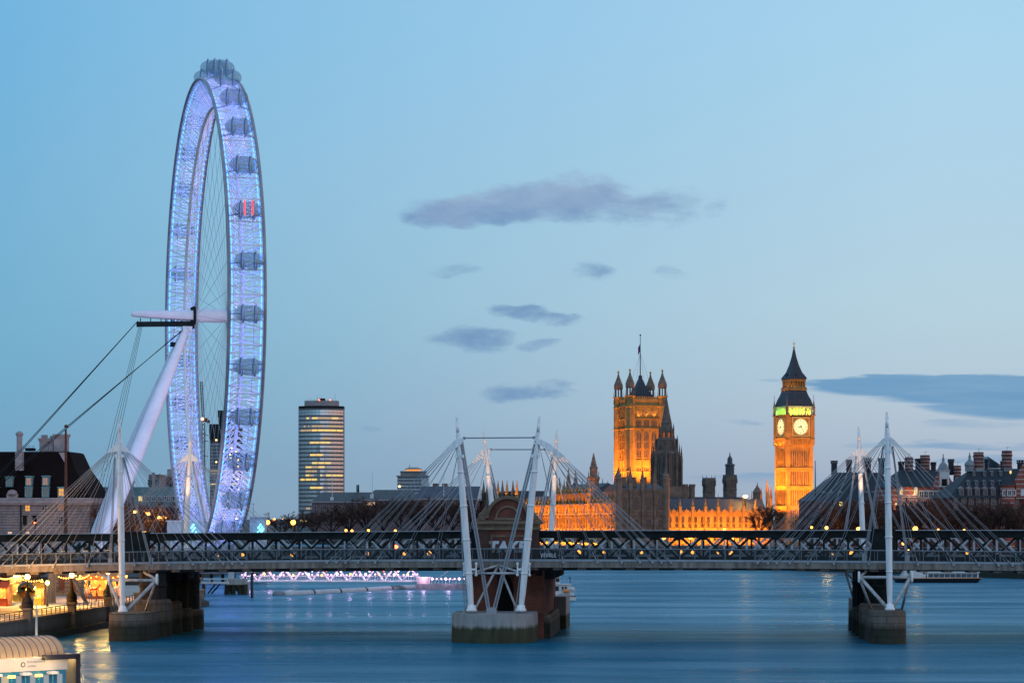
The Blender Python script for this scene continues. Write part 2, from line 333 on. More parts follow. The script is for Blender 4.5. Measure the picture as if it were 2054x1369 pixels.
def light(kind, loc, power, color, parent=None, target=None, **k):
    l = bpy.data.lights.new('floodlight', kind); l.energy = power; l.color = color
    for a, b in k.items(): setattr(l, a, b)
    o = bpy.data.objects.new('floodlight', l); COL.objects.link(o); o.location = loc
    if target is not None: o.rotation_euler = (Vector(target)-Vector(loc)).to_track_quat('-Z', 'Y').to_euler()
    if parent: o.parent = parent
    return o
ORD = ['first', 'second', 'third', 'fourth', 'fifth', 'sixth', 'seventh', 'eighth', 'ninth', 'tenth', 'eleventh', 'twelfth', 'thirteenth', 'fourteenth', 'fifteenth', 'sixteenth', 'seventeenth', 'eighteenth', 'nineteenth', 'twentieth']
# ================================================================ river, ground, walls
def water_mat():
    m = bpy.data.materials.new('river_water'); m.use_nodes = True; t = m.node_tree; b = t.nodes['Principled BSDF']
    b.inputs['Base Color'].default_value = (.009, .085, .135, 1); b.inputs['IOR'].default_value = 1.33; b.inputs['Specular IOR Level'].default_value = .36
    g = t.nodes.new('ShaderNodeTexCoord'); 
    def noise(sc, d, r=.55):
        mp = t.nodes.new('ShaderNodeMapping'); mp.inputs['Scale'].default_value = sc; t.links.new(g.outputs['Object'], mp.inputs[0])
        n = t.nodes.new('ShaderNodeTexNoise'); n.inputs['Scale'].default_value = 1; n.inputs['Detail'].default_value = d; n.inputs['Roughness'].default_value = r
        t.links.new(mp.outputs[0], n.inputs['Vector']); return n.outputs[0]
    n1 = noise((.05, .22, 1), 5); n2 = noise((.018, .05, 1), 4); n3 = noise((.9, 1.6, 1), 3)
    r = t.nodes.new('ShaderNodeMapRange'); r.inputs[1].default_value = .3; r.inputs[2].default_value = .7; r.inputs[3].default_value = .20; r.inputs[4].default_value = .36
    t.links.new(n2, r.inputs[0])
    a = t.nodes.new('ShaderNodeMath'); a.operation = 'MULTIPLY_ADD'; a.inputs[1].default_value = 2.2; t.links.new(n1, a.inputs[0]); t.links.new(n3, a.inputs[2])
    bp = t.nodes.new('ShaderNodeBump'); bp.inputs['Strength'].default_value = .35; bp.inputs['Distance'].default_value = .22
    t.links.new(a.outputs[0], bp.inputs['Height'])
    gl = t.nodes.new('ShaderNodeBsdfGlossy'); gl.inputs['Color'].default_value = (.66, .90, 1, 1); t.links.new(r.outputs[0], gl.inputs['Roughness']); t.links.new(bp.outputs[0], gl.inputs['Normal'])
    df = t.nodes.new('ShaderNodeBsdfDiffuse'); df.inputs['Color'].default_value = (.0, .092, .155, 1); t.links.new(bp.outputs[0], df.inputs['Normal'])
    fr = t.nodes.new('ShaderNodeFresnel'); fr.inputs['IOR'].default_value = 1.33; t.links.new(bp.outputs[0], fr.inputs['Normal'])
    k = t.nodes.new('ShaderNodeMath'); k.operation = 'MULTIPLY'; k.inputs[1].default_value = .30; t.links.new(fr.outputs[0], k.inputs[0])
    n4 = noise((.010, .055, 1), 6, .65); pr = t.nodes.new('ShaderNodeMapRange'); pr.inputs[1].default_value = .32; pr.inputs[2].default_value = .68; pr.inputs[3].default_value = .14; pr.inputs[4].default_value = .54
    t.links.new(n4, pr.inputs[0]); t.links.new(pr.outputs[0], k.inputs[1])
    mx = t.nodes.new('ShaderNodeMixShader'); t.links.new(k.outputs[0], mx.inputs[0]); t.links.new(df.outputs[0], mx.inputs[1]); t.links.new(gl.outputs[0], mx.inputs[2])
    t.nodes.remove(b); t.links.new(mx.outputs[0], t.nodes['Material Output'].inputs[0])
    return m
struct(MB().add([(-3000, -300, 0), (3000, -300, 0), (3000, 12000, 0), (-3000, 12000, 0)], [(0, 1, 2, 3)]).build('river_water', water_mat()))
EL = [(-78, 120), (-70, 200), (-62, 287), (-58.5, 345), (-55.5, 436), (-64, 470), (-86, 600), (-84, 706), (-76, 860), (-96, 1000), (-165, 1400), (-300, 1900)]
ER = [(190, 520), (136, 644), (94, 742), (56, 840), (47, 950), (45, 1086), (-30, 1335), (-120, 1640), (-260, 1900)]
GZ = 4.4
g = MB()
GL = 2.8      # the riverside walk on the near left bank lies lower
e1, e2 = EL[:6], [(-64, 470)]+EL[6:]
gp = MB().add([(x, y, GL) for x, y in e1]+[(-2500, 470, GL), (-2500, 120, GL)], [tuple(range(len(e1)+1, -1, -1))]); struct(gp.build('pavement', m_pave))
g.add([(x, y, GZ) for x, y in e2]+[(-2500, 1900, GZ), (-2500, 470, GZ)], [tuple(range(len(e2)+1, -1, -1))])
g.add([(-64, 470, GL-.5), (-2500, 470, GL-.5), (-2500, 470, GZ), (-64, 470, GZ)], [(0, 1, 2, 3)])
g.add([(x, y, GZ) for x, y in ER]+[(2500, 1900, GZ), (2500, 520, GZ)], [tuple(range(len(ER)+2))])
g.add([(-6000, 1900, GZ), (6000, 1900, GZ), (6000, 14000, GZ), (-6000, 14000, GZ)], [(0, 1, 2, 3)])
struct(g.build('ground', m_ground))
# distant hills on the horizon
hl_ = MB(); hv = []
for i in range(61):
    x = -1200+i*40; hv.append((x, 5200, 4)); hv.append((x, 5200+200, 21+3*sin(i*.7)+2*sin(i*1.9)))
for i in range(60): hl_.add([hv[2*i], hv[2*i+2], hv[2*i+3], hv[2*i+1]], [(0, 1, 2, 3)])
hl_.add([(-1200, 5400, 4), (1200, 5400, 4), (1200, 9000, 26), (-1200, 9000, 26)], [(0, 1, 2, 3)])
struct(hl_.build('hills', mat('far_hills', (.07, .075, .085), (.05, .055, .06), scale=.02, rough=1)))
# far embankment wall on the right bank
def wall_along(pts, z0, z1, thick, mb, side=1):
    for (x0, y0), (x1, y1) in zip(pts, pts[1:]):
        d = Vector((x1-x0, y1-y0)).normalized(); nx, ny = -d.y*thick*side, d.x*thick*side
        mb.hexa([(x0, y0, z0), (x1, y1, z0), (x1+nx, y1+ny, z0), (x0+nx, y0+ny, z0), (x0, y0, z1), (x1, y1, z1), (x1+nx, y1+ny, z1), (x0+nx, y0+ny, z1)])
    return mb
tag(wall_along([(x-.3, y) for x, y in ER], -1, 5.6, .9, MB(), -1).build('river_wall', m_tide2), 'long dark granite embankment wall along the far bank of the river', 'wall')
tag(wall_along([(x+.3, y) for x, y in EL[5:]], -1, 5.5, .9, MB(), 1).build('river_wall', m_tide2), 'dark embankment wall running on beyond the bridge below the big wheel', 'wall')

# ---------------------------------------------------------------- trees
def tree_meshes(seed, h, spread, n=(6, 5, 5, 7), tw=.09):
    rnd = random.Random(seed); tr = MB(); cr = MB()
    def rv(s): return Vector((rnd.uniform(-s, s), rnd.uniform(-s, s), rnd.uniform(-s, s)))
    th = h*.28
    tr.path([(0, 0, 0), (rnd.uniform(-.2, .2), .1, th*.6), (rnd.uniform(-.3, .3), 0, th)], [h*.026, h*.021, h*.019], 7)
    tips = []
    for i in range(n[0]):
        a = 2*pi*i/n[0]+rnd.uniform(-.3, .3); up = rnd.uniform(.75, 1.9)
        d = Vector((cos(a)*spread, sin(a)*spread, up)).normalized(); L = h*rnd.uniform(.30, .42); p0 = Vector((0, 0, th*rnd.uniform(.8, 1.0)))
        p1 = p0+d*L; tr.tube(p0, p1, h*.012, h*.007, 5)
        for j in range(n[1]):
            q0 = p0+d*L*rnd.uniform(.35, 1.0); d2 = (d+rv(.75)+Vector((0, 0, .25))).normalized(); L2 = h*rnd.uniform(.14, .26); q1 = q0+d2*L2
            tr.tube(q0, q1, h*.0055, h*.003, 4, cap=False)
            for k in range(n[2]):
                s0 = q0+d2*L2*rnd.uniform(.2, 1.0); d3 = (d2+rv(.9)).normalized(); L3 = h*rnd.uniform(.06, .14); s1 = s0+d3*L3
                cr.tube(s0, s1, h*.0026, h*.0015, 3, cap=False)
                for l in range(n[3]):
                    t0 = s0+d3*L3*rnd.uniform(0, 1.0); d4 = (d3+rv(1.1)).normalized(); L4 = h*rnd.uniform(.03, .075); w = d4.cross(rv(1)).normalized()*tw*rnd.uniform(.6, 1.3)
                    t1 = t0+d4*L4; cr.add([t0-w*.5, t0+w*.5, t1], [(0, 1, 2)])
                    if l % 2 == 0:
                        w2 = d4.cross(w).normalized()*tw; t2 = t0+(d4+rv(.8)).normalized()*L4; cr.add([t0-w2*.5, t0+w2*.5, t2], [(0, 1, 2)])
    return tr.mesh('trunk', m_bark), cr.mesh('crown', m_twig)
TM = [tree_meshes(11, 18, .85, tw=.17), tree_meshes(12, 18, .7, (7, 5, 5, 7), tw=.17), tree_meshes(13, 18, 1.0, (6, 6, 5, 6), tw=.17)]
TREE_N = [0]
def tree(px, D, top, label, group, z=GZ, wide=1.0, py=None):
    X = (px-CX)*D/F_; ht = CAMZ-(top-9-HZ)*D/F_-z; i = TREE_N[0]; TREE_N[0] += 1
    s = ht/15.5; t = thing('bare_tree', label, 'tree', (X, D, z), random.uniform(0, 6.28), group)
    a, b = TM[i % 3]; inst('trunk', a, t, sc=(s*wide, s*wide, s)); inst('crown', b, t, sc=(s*wide, s*wide, s)); return t
# ================================================================ the two footbridges and the railway bridge between them
BA = -radians(3.9)
B = Fr(CX, 306, 0, BA)
def zb(u): return 9.3-(.00018 if u < 0 else .00008)*u*u
def zr(u): return .0075*u if u < 0 else .001*u
def segs(a, b, st):
    n = int(round((b-a)/st)); return [(a+(b-a)*i/n, a+(b-a)*(i+1)/n) for i in range(n)]
def sweep(mb, u0, u1, v0, v1, a, b, zf, st=3.0, m=0):
    for p, q_ in segs(u0, u1, st):
        mb.hexa([(p, v0, zf(p)+a), (q_, v0, zf(q_)+a), (q_, v1, zf(q_)+a), (p, v1, zf(p)+a), (p, v0, zf(p)+b), (q_, v0, zf(q_)+b), (q_, v1, zf(q_)+b), (p, v1, zf(p)+b)], m)
    return mb
def foot_deck(root, v0, u0, u1, near):
    d = MB(); sweep(d, u0, u1, v0, v0+.5, 0, .78, zb); sweep(d, u0, u1, v0+4.2, v0+4.7, 0, .78, zb); sweep(d, u0, u1, v0+.52, v0+4.18, .35, .7, zb)
    for u in [u0+1+3.06*i for i in range(int((u1-u0)/3.06))]:
        d.box(u-.55, u+.55, v0+.6, v0+4.1, zb(u)-.32, zb(u)+.33)
    d.build('deck', m_conc, root)
    sweep(MB(), u0, u1, v0-.06, v0+.28, .785, 1.0, zb).build('kerb', m_kerb, root); sweep(MB(), u0, u1, v0+4.42, v0+4.76, .785, 1.0, zb).build('kerb', m_kerb, root)
    for vv in (v0+.1, v0+4.6):
        r = MB()
        for p, q_ in segs(u0, u1, 6):
            for i in range(10 if near else 5):
                zz = 1.08+i*(.125 if near else .25); r.tube((p, vv, zb(p)+zz), (q_, vv, zb(q_)+zz), .032, n=4, cap=False)
        rl = r.build('parapet_wires', m_mesh, root)
        h = MB()
        for p, q_ in segs(u0, u1, 6): h.tube((p, vv, zb(p)+2.33), (q_, vv, zb(q_)+2.33), .055, n=6, cap=False)
        h.build('handrail', m_hand, rl)
        pm = MB().box(-.05, .05, -.06, .04, .95, 2.33).mesh('post', m_hand)
        if near or vv == v0+.1:
            for i in range(int((u1-u0)/1.9)):
                u = u0+.7+1.9*i; inst('post', pm, rl, (u, vv, zb(u)))
def mast(root, base, top, rmax, name='mast'):
    b = Vector(base); t = Vector(top); mb = MB()
    pts = [b+(t-b)*k for k in (0, .03, .12, .45, .72, .86, .95, 1.0)]
    mb.path(pts, [rmax*k for k in (.62, .7, .9, 1.0, .86, .66, .42, .3)], 12)
    mb.lathe(b.x, b.y, [(rmax*1.5, b.z-.05), (rmax*1.5, b.z+.15), (rmax*1.15, b.z+.35), (rmax*1.1, b.z+.7)], 14)
    for k in (.2, .38, .56, .74):      # flange rings at the site joints
        c = b+(t-b)*k; rr = rmax*(1.0 if .3 < k < .6 else .93); d0 = (t-b).normalized(); mb.tube(c-d0*.07, c+d0*.07, rr*1.14, n=14)
    o = mb.build(name, m_white, root, smooth=True)
    h = MB()       # the forked head with its rod sockets
    d = (t-b).normalized()
    for s in (-1, 1):
        h.tube(t-d*.2+Vector((s*.14, 0, 0)), t+d*.75+Vector((s*.06, 0, 0)), .07, .05, 6)
        h.tube(t-d*4.2+Vector((s*.42, 0, 0)), t-d*.4+Vector((s*.12, 0, 0)), .07, n=6)
        h.box(t.x-d.x*4.2+s*.42-.16, t.x-d.x*4.2+s*.42+.16, t.y-.16, t.y+.16, t.z-4.35, t.z-3.95)
        h.box(t.x-d.x*2.6+s*.3-.12, t.x-d.x*2.6+s*.3+.12, t.y-.12, t.y+.12, t.z-2.7, t.z-2.4)
    h.build('mast_head', m_white, o)
    return o
def stay(mast_o, a, b, r=.027):
    mb = MB(); mb.tube(a, b, r, n=5, cap=False); A = Vector(a); b = Vector(b); e = (A-b).normalized()
    mb.tube(b, b+e*.9, .11, .07, 6); mb.ball((b.x, b.y, b.z), .2, 6)
    return mb.build('stay_cable', m_cable, mast_o)
def plate(mast_o, poly, v0, v1):
    mb = MB(); mb.slab(poly, v0, v1)
    mb.build('fan_plate', m_white, mast_o)
def capshape(u0, u1, vf, vb, nose):
    c = (u0+u1)/2; w = (u1-u0)/2; pts = []
    for i in range(33):
        t = pi+pi*i/32; pts.append((c+w*cos(t), vf+nose+nose*sin(t)))
    return pts+[(u1, vb), (u0, vb)]
SK = .0      # piers run square to the bridge
nb = B.root('footbridge', 'near white cable-stayed footbridge with concrete edge deck in front of the dark railway truss', 'footbridge', 'footbridges on either side of the railway')
foot_deck(nb, 0, -84, 84, True)
PO_PL = [(-2, -2), (2, -2), (12, 6), (18, 12), (25, 20), (19, 18.5), (12, 16.5), (5, 15.5), (-5, 15.5), (-12, 16.5), (-19, 18.5), (-25, 20), (-18, 12), (-12, 6)]
def side_pylon(root, FR, bx, by, tx, ty, ppx, ppy, anch, v_b, v_t, vn, vf, nearside, rods, sc=1.0, r=.42):
    base = FR.p(bx, by, v_b); top = FR.p(tx, ty, v_t)
    o = mast(root, base, top, r)
    vp = v_t*.9+v_b*.1
    def pp(dx_, dy_): return FR.p(ppx+dx_*sc, ppy+dy_*sc, vp)
    plate(o, [(p[0], p[2]) for p in [pp(a, b) for a, b in PO_PL]][::-1], vp-.14, vp+.14)
    n = len(anch); left = [a for a in anch if a < ppx+8*sc*0]; 
    L = sorted([a for a in anch if a < bx-5]); R_ = sorted([a for a in anch if a >= bx-5])
    for row, v in ((0, vn), (1, vf)):
        for i, a in enumerate(L):
            f = i/max(1, len(L)-1); dx_ = -25+20*f; dy_ = 20-4.5*min(1, f*1.4)
            u = FR.u(a, vn); stay(o, pp(dx_, dy_), (u, v, zb(u)+.62 if row == 0 else zb(u)+.8))
        for i, a in enumerate(R_):
            f = i/max(1, len(R_)-1); dx_ = 5+20*f; dy_ = 15.5+4.5*max(0, (f-.28)*1.4)
            u = FR.u(a, vn); stay(o, pp(dx_, dy_), (u, v, zb(u)+.62 if row == 0 else zb(u)+.8))
    for (x0, y0, x1, y1) in rods:
        for k in (-1, 0, 1):
            a = FR.p(x0+k*1.2, y0, vp); b_ = FR.p(x1+k*2.2, y1, v_b+.8); mb = MB().tube(a, b_, .042, n=5); mb.box(b_[0]-.12, b_[0]+.12, b_[1]-.1, b_[1]+.1, b_[2]-.3, b_[2]+.6); mb.build('tie_rod', m_cable, o)
    return o
aL = [-40, -20, -2, 24, 59, 107, 176, 270, 339, 387, 422, 448, 466, 486]
aR = [1520, 1540, 1558, 1584, 1620.5, 1672.6, 1743, 1841, 1912.6, 1964, 2003, 2031, 2060]
side_pylon(nb, B, 246, 1226, 239, 848, 238.5, 889, aL, -2.6, -3.6, -.12, 4.82, True, [(231, 907, 221, 1128), (245, 907, 303, 1128)])
side_pylon(nb, B, 1785, 1222, 1779, 838, 1781, 875, aR, -2.6, -3.6, -.12, 4.82, True, [(1772, 894, 1734, 1119), (1790, 894, 1820, 1122)])
m_strut = mat('dull_white_steel', (.50, .51, .51), (.26, .26, .25), scale=1.2, rough=.6, cont=(.4, .7))  # blotched, darker copy of the mast white for the struts
def struts(root, FR, lst, name='under_strut', m=None):
    for (x0, y0, v0, x1, y1, v1, r) in lst:
        a = FR.p(x0, y0, v0); b_ = FR.p(x1, y1, v1); mb = MB().tube(a, b_, r, n=8); mb.ball(a, r*1.25, 8); mb.ball(b_, r*1.25, 8); mb.build(name, m or m_strut, root, smooth=True)
struts(nb, B, [(221, 1163, -.3, 313, 1163, -.3, .2), (312, 1164, -.3, 253, 1225, -2.4, .22), (220, 1165, -.3, 244, 1225, -2.4, .22), (311, 1168, -.3, 291, 1226, 4, .16),
               (220, 1167, -.3, 233, 1226, 3, .16), (290, 1147, 1, 313, 1161, -.3, .18), (198, 1148, 1, 219, 1162, -.3, .18),
               (1724, 1157, -.3, 1828, 1157, -.3, .2), (1728, 1160, -.3, 1780, 1219, -2.4, .22), (1824, 1160, -.3, 1790, 1219, -2.4, .22), (1726, 1163, -.3, 1748, 1222, 3.5, .16),
               (1824, 1161, -.3, 1809, 1221, 3.5, .16), (1736, 1146, 1, 1724, 1157, -.3, .18), (1822, 1146, 1, 1828, 1157, -.3, .18)])
struts(nb, B, [(149, 1163, 5, 173, 1207, 6, .24)], m=m_greyp)
for x, y in ((315, 1161), (1723, 1156), (1829, 1156), (219, 1162)):
    p = B.p(x, y, -.4); MB().lathe(0, 0, [(.5, -.12), (.62, 0), (.5, .12)], 14).xf(lambda a, b, c: (p[0]+c*1.2, p[1]+a*.55, p[2]+b*1.25)).build('node_plate', m_white, nb)
# middle pair of masts, leaning outward like a V
def mid_pair(root, FR, v_b, v_t, vn, vf, lm, rm, wl, wr, tie, aLs, aRs, rods, r=.40):
    out = []
    for (bx, by, tx, ty), wing, an, sgn in ((lm, wl, aLs, -1), (rm, wr, aRs, 1)):
        o = mast(root, FR.p(bx, by, v_b), FR.p(tx, ty, v_t), r); out.append(o)
        pts = [FR.p(x, y, v_t) for x, y in wing[0]]; poly = [(p[0], p[2]) for p in pts]
        plate(o, poly, v_t-.14, v_t+.14)
        (ex0, ey0), (ex1, ey1) = wing[1]      # lower edge: outer to inner
        for row, v in ((0, vn), (1, vf)):
            for i, a in enumerate(an):
                f = i/(len(an)-1); u = FR.u(a, vn)
                stay(o, FR.p(ex0+(ex1-ex0)*f, ey0+(ey1-ey0)*f, v_t), (u, v, zb(u)+(.62 if row == 0 else .8)))
    (x0, y0, x1, y1) = tie
    t = MB().tube(FR.p(x0, y0, v_t), FR.p(x1, y1, v_t), .085, n=6)
    for x, y in ((x0, y0), (x1, y1)):
        p = FR.p(x, y, v_t); t.ball(p, .22, 6)
    t.build('cross_tie', m_cable, root)
    for (x0, y0, x1, y1, rr, dx_) in rods:
        for k in (-1, 1):
            a = FR.p(x0+k*dx_, y0, v_t); b_ = FR.p(x1+k*dx_, y1, v_b+1.0); MB().tube(a, b_, rr, n=6).lathe(b_[0], b_[1], [(rr*2.4, b_[2]-.05), (rr*2.2, b_[2]+.3), (rr*1.2, b_[2]+.7)], 8).build('tie_rod', m_cable, root)
    return out
cL = [655.6, 674.6, 693, 718, 752.5, 801.6, 868.6]; cR = [1346, 1327, 1309, 1284, 1247, 1198.6, 1130]
mid_pair(nb, B, -3.2, -4.6, -.12, 4.82, (946, 1224, 917, 848), (1045, 1224, 1081, 847),
         ([(932, 878), (914, 881), (886, 908), (888, 911), (914, 899), (926, 890)], ((887, 910), (922, 893))),
         ([(1070, 877), (1078, 890), (1096, 899), (1121, 917), (1134, 915), (1103, 890), (1086, 881)], ((1130, 915), (1082, 893))),
         (931, 878, 1071, 877), cL, cR,
         [(925, 884, 981, 1228, .12, 2.2), (1076, 884, 990, 1228, .12, 2.4), (922, 884, 934, 1228, .07, 2.4), (1079, 884, 1036, 1228, .07, 2.4)], r=.46)
struts(nb, B, [(948, 1148, -2.9, 1000, 1133, -.4, .14), (1046, 1148, -2.9, 1000, 1133, -.4, .14), (950, 1149, -2.8, 1044, 1149, -2.8, .15), (998, 1136, -.4, 952, 1222, -2.6, .15), (1002, 1136, -.4, 1037, 1222, -2.6, .15)])
for px_, py_ in ((943, 1141), (1050, 1141)):
    c = B.p(px_, py_, -3.4); mb = MB().box(c[0]-.75, c[0]+.75, c[1]-.12, c[1]+.3, c[2]-.12, c[2]+.12)
    for s in (-.75, .75): mb.tube((c[0]+s, c[1], c[2]-.6), (c[0]+s, c[1], c[2]+.6), .1, n=6).ball((c[0]+s, c[1], c[2]+.7), .2, 6).ball((c[0]+s, c[1], c[2]-.7), .2, 6)
    mb.build('clamp', m_white, nb)
# mid-river caps the masts stand on
def cap(root, FR, x0, x1, ytop, v_ref, vf, vb, nose, k=.96, m=None, name='pier_cap'):
    u0, u1 = FR.u(x0, vf+nose), FR.u(x1, vf+nose); zt = FR.z(ytop, (u0+u1)/2, v_ref); mb = MB()
    mb.prism(capshape(u0, u1, vf, vb, nose), -1.5, zt-.18, 0, k)
    s = capshape(u0+.1, u1-.1, vf+.1, vb, nose); mb.prism(s, zt-.178, zt, 0, 1.0)
    return mb.build(name, m or m_tide, root)
cap(nb, B, 906, 1073, 1229, -2.6, -6.6, 5.5, 5.0, .995)
cap(nb, B, 219, 297, 1228, -2.6, -4.9, 5.0, 2.6, .97, m_tide2)
cap(nb, B, 1743, 1818, 1224, -2.6, -4.9, 5.0, 2.5, .97, m_tide2)

# ---- brick river pier of the railway, with its arched gable
fbp = Fr(1016, 312.5, 0, BA)
bp_ = fbp.root('brick_pier', 'massive red brick bridge pier with arched gable and white graffiti behind the middle masts', 'bridge pier')
u0, u1 = fbp.u(945), fbp.u(1091); zd = 9.0
mb = MB(); door0, door1, zdoor = fbp.u(997), fbp.u(1030), fbp.z(1168)
mb.box(u0, door0, 0, 30, -1, zd-.3).box(door1, u1, 0, 30, -1, zd-.3).box(door0, door1, 0.001, 30, zdoor+1.0, zd-.3).box(door0, door1, 2.0, 30, -1, zdoor+1.0)
mb.build('pier_wall', m_brick, bp_)
ar = MB(); cxd = (door0+door1)/2; rd = (door1-door0)/2     # pointed brick spandrels closing the doorway head
for s in (-1, 1):
    pts = [(cxd+s*rd, zdoor-1.2)]+[(cxd+s*rd*cos(t), zdoor-1.2+2.2*sin(t)) for t in [pi/2*i/8 for i in range(9)]]+[(cxd, zdoor+1.0), (cxd+s*rd, zdoor+1.0)]
    ar.slab(pts if s > 0 else pts[::-1], .02, 1.98)
ar.build('doorway_arch', m_brickd, bp_)
MB().box(door0+.02, door1-.02, 1.6, 1.9, 0, zdoor+.95).build('doorway_recess', m_black, bp_)
MB().box(u0-.5, u1+.8, .3, 36, -1.5, 2.6).prism([(u0-.4, 0.31), (u1+.7, .31), (u1+.7, 36), (u0-.4, 36)], 2.6, 3.0, 0, .97).build('pier_plinth', m_tide2, bp_)
MB().box(u1+.05, u1+1.6, 27, 40, -1.5, 4.6).build('rear_plinth', m_tide, bp_)
mb = MB(); [mb.box(u0-.3+i*1.1, u0+.4+i*1.1, -.45, 30, zd-.85+.2*(i % 2), zd-.3) for i in range(9)]; mb.box(u1-1.5, u1+1.3, 1, 28, zd-1.3, zd-.31); mb.build('bearing_beam', m_dark, bp_)
# upper storey rising between the trusses
w0, w1 = fbp.u(962), fbp.u(1079); zc0, zc1 = fbp.z(1062), fbp.z(1046)
MB().box(w0, w1, 0, 2.4, zd-.3, zc0).build('tower_wall', m_brick, bp_)
MB().box(w0-.12, w0+1.25, -.22, -.003, zd, zc0-.02).build('pilaster', m_brickd, bp_); MB().box(w1-1.25, w1+.12, -.22, -.003, zd, zc0-.02).build('pilaster', m_brickd, bp_)
fr_ = MB(); pw0, pw1, pz = fbp.u(984), fbp.u(1062), fbp.z(1074)
fr_.box(pw0, pw1, -.16, -.003, pz-.16, pz+.1).box(pw0, pw0+.22, -.16, -.004, zd, pz-.165).box(pw1-.22, pw1, -.16, -.004, zd, pz-.165); fr_.build('panel_frame', m_trimst, bp_)
co = MB(); co.box(w0-.35, w1+.35, -.4, 2.7, zc0, zc0+.25).box(w0-.15, w1+.15, -.2, 2.6, zc0+.25, zc1-.28).box(w0-.65, w1+.65, -.7, 3.0, zc1-.28, zc1).box(w0-.5, w1+.5, -.5, 2.9, zc1, zc1+.12)
co.build('cornice', m_trimst, bp_)
gc, gr = fbp.u(1018.5), fbp.u(1061)-fbp.u(1018.5); gz = zc1+.12
gz0 = fbp.z(1038); 
def arcp(r, n=20, c=gc, z=gz0, a0=0, a1=pi): return [(c+r*cos(a0+(a1-a0)*i/n), z+r*sin(a0+(a1-a0)*i/n)) for i in range(n+1)]
gb = MB(); gb.slab([(gc+gr, gz)]+arcp(gr)+[(gc-gr, gz)], 0, 1.8); gb.build('gable', m_brick, bp_)
rim = MB(); o_ = arcp(gr+.12); i_ = arcp(gr-.3)
for a in range(20):
    rim.slab([o_[a], o_[a+1], i_[a+1], i_[a]], -.35, 2.0)
o_ = arcp(gr-1.15); i_ = arcp(gr-1.4)
for a in range(20): rim.slab([o_[a], o_[a+1], i_[a+1], i_[a]], -.2, -.004)
rim.box(gc-gr+1.0, gc+gr-1.0, -.22, -.003, gz0-.28, gz0)
for s in (-1, 1):     # scrolls at the foot of the gable
    rim.lathe(0, 0, [(.5, -.4), (.62, 0), (.5, .4)], 16).xf(lambda a, b, c, s=s: (gc+s*(gr+.5)+a, .5+c*1.4, gz+.6+b), len(rim.v)-48)
    rim.slab([(gc+s*(gr+.0), gz+.02), (gc+s*(gr+1.6), gz+.02), (gc+s*(gr+1.1), gz+.5), (gc+s*(gr+.55), gz+1.4), (gc+s*(gr+.0), gz+2.2)][::s], .1, 1.5)
rim.build('gable_coping', m_trimst, bp_)
def text_mesh(name, body, size, mats, offset=0.0, extrude=.01, shear=0.0, spacing=1.0):
    c = bpy.data.curves.new(name, 'FONT'); c.body = body; c.size = size; c.offset = offset; c.extrude = extrude; c.shear = shear; c.space_character = spacing; c.align_x = 'CENTER'; c.resolution_u = 3
    o = bpy.data.objects.new(name, c); COL.objects.link(o); bpy.context.view_layer.update()
    me = bpy.data.meshes.new_from_object(o.evaluated_get(bpy.context.evaluated_depsgraph_get())); bpy.data.objects.remove(o); me.materials.clear(); me.materials.append(mats); me.name = name
    return me
m_gw = mat('graffiti_white', (.62, .66, .70), (.45, .5, .56), scale=2, rough=.6); m_gk = mat('graffiti_outline', (.015, .015, .02), rough=.7)
gx, gzz = fbp.u(1017), fbp.z(1105.5)
for nm, of, dy_, mm, sh in (('graffiti_outline', .22, -.012, m_gk, (0, 0)), ('graffiti', .12, -.03, m_gw, (0, .02))):
    o = inst(nm, text_mesh(nm, 'TAKE', 1.85, mm, of, .008, .12, 1.10), bp_, (gx, dy_, gzz)); o.rotation_euler = (radians(90), 0, 0)
# scrawled tag on the footbridge parapet
g0 = B.u(1084, 0); sq_ = MB()
for k, st_ in enumerate((((0, .5), (.14, .2), (.3, .55), (.12, -.05)), ((.4, .1), (.55, .1), (.42, .3), (.58, .45), (.42, .5)), ((.68, .5), (.82, .05), (.98, .5)), ((1.05, .3), (1.15, .5), (1.3, .3), (1.2, .05), (1.05, .3)), ((1.45, .5), (1.45, .05), (1.62, .08)), ((1.75, .45), (1.75, .05)), ((1.85, .6), (1.87, .05), (2.05, .05)))):
    sq_.path([(g0+x, .04, zb(g0)+1.25+z*1.1) for x, z in st_], .035, 5)
sq_.build('graffiti', m_gw, nb)

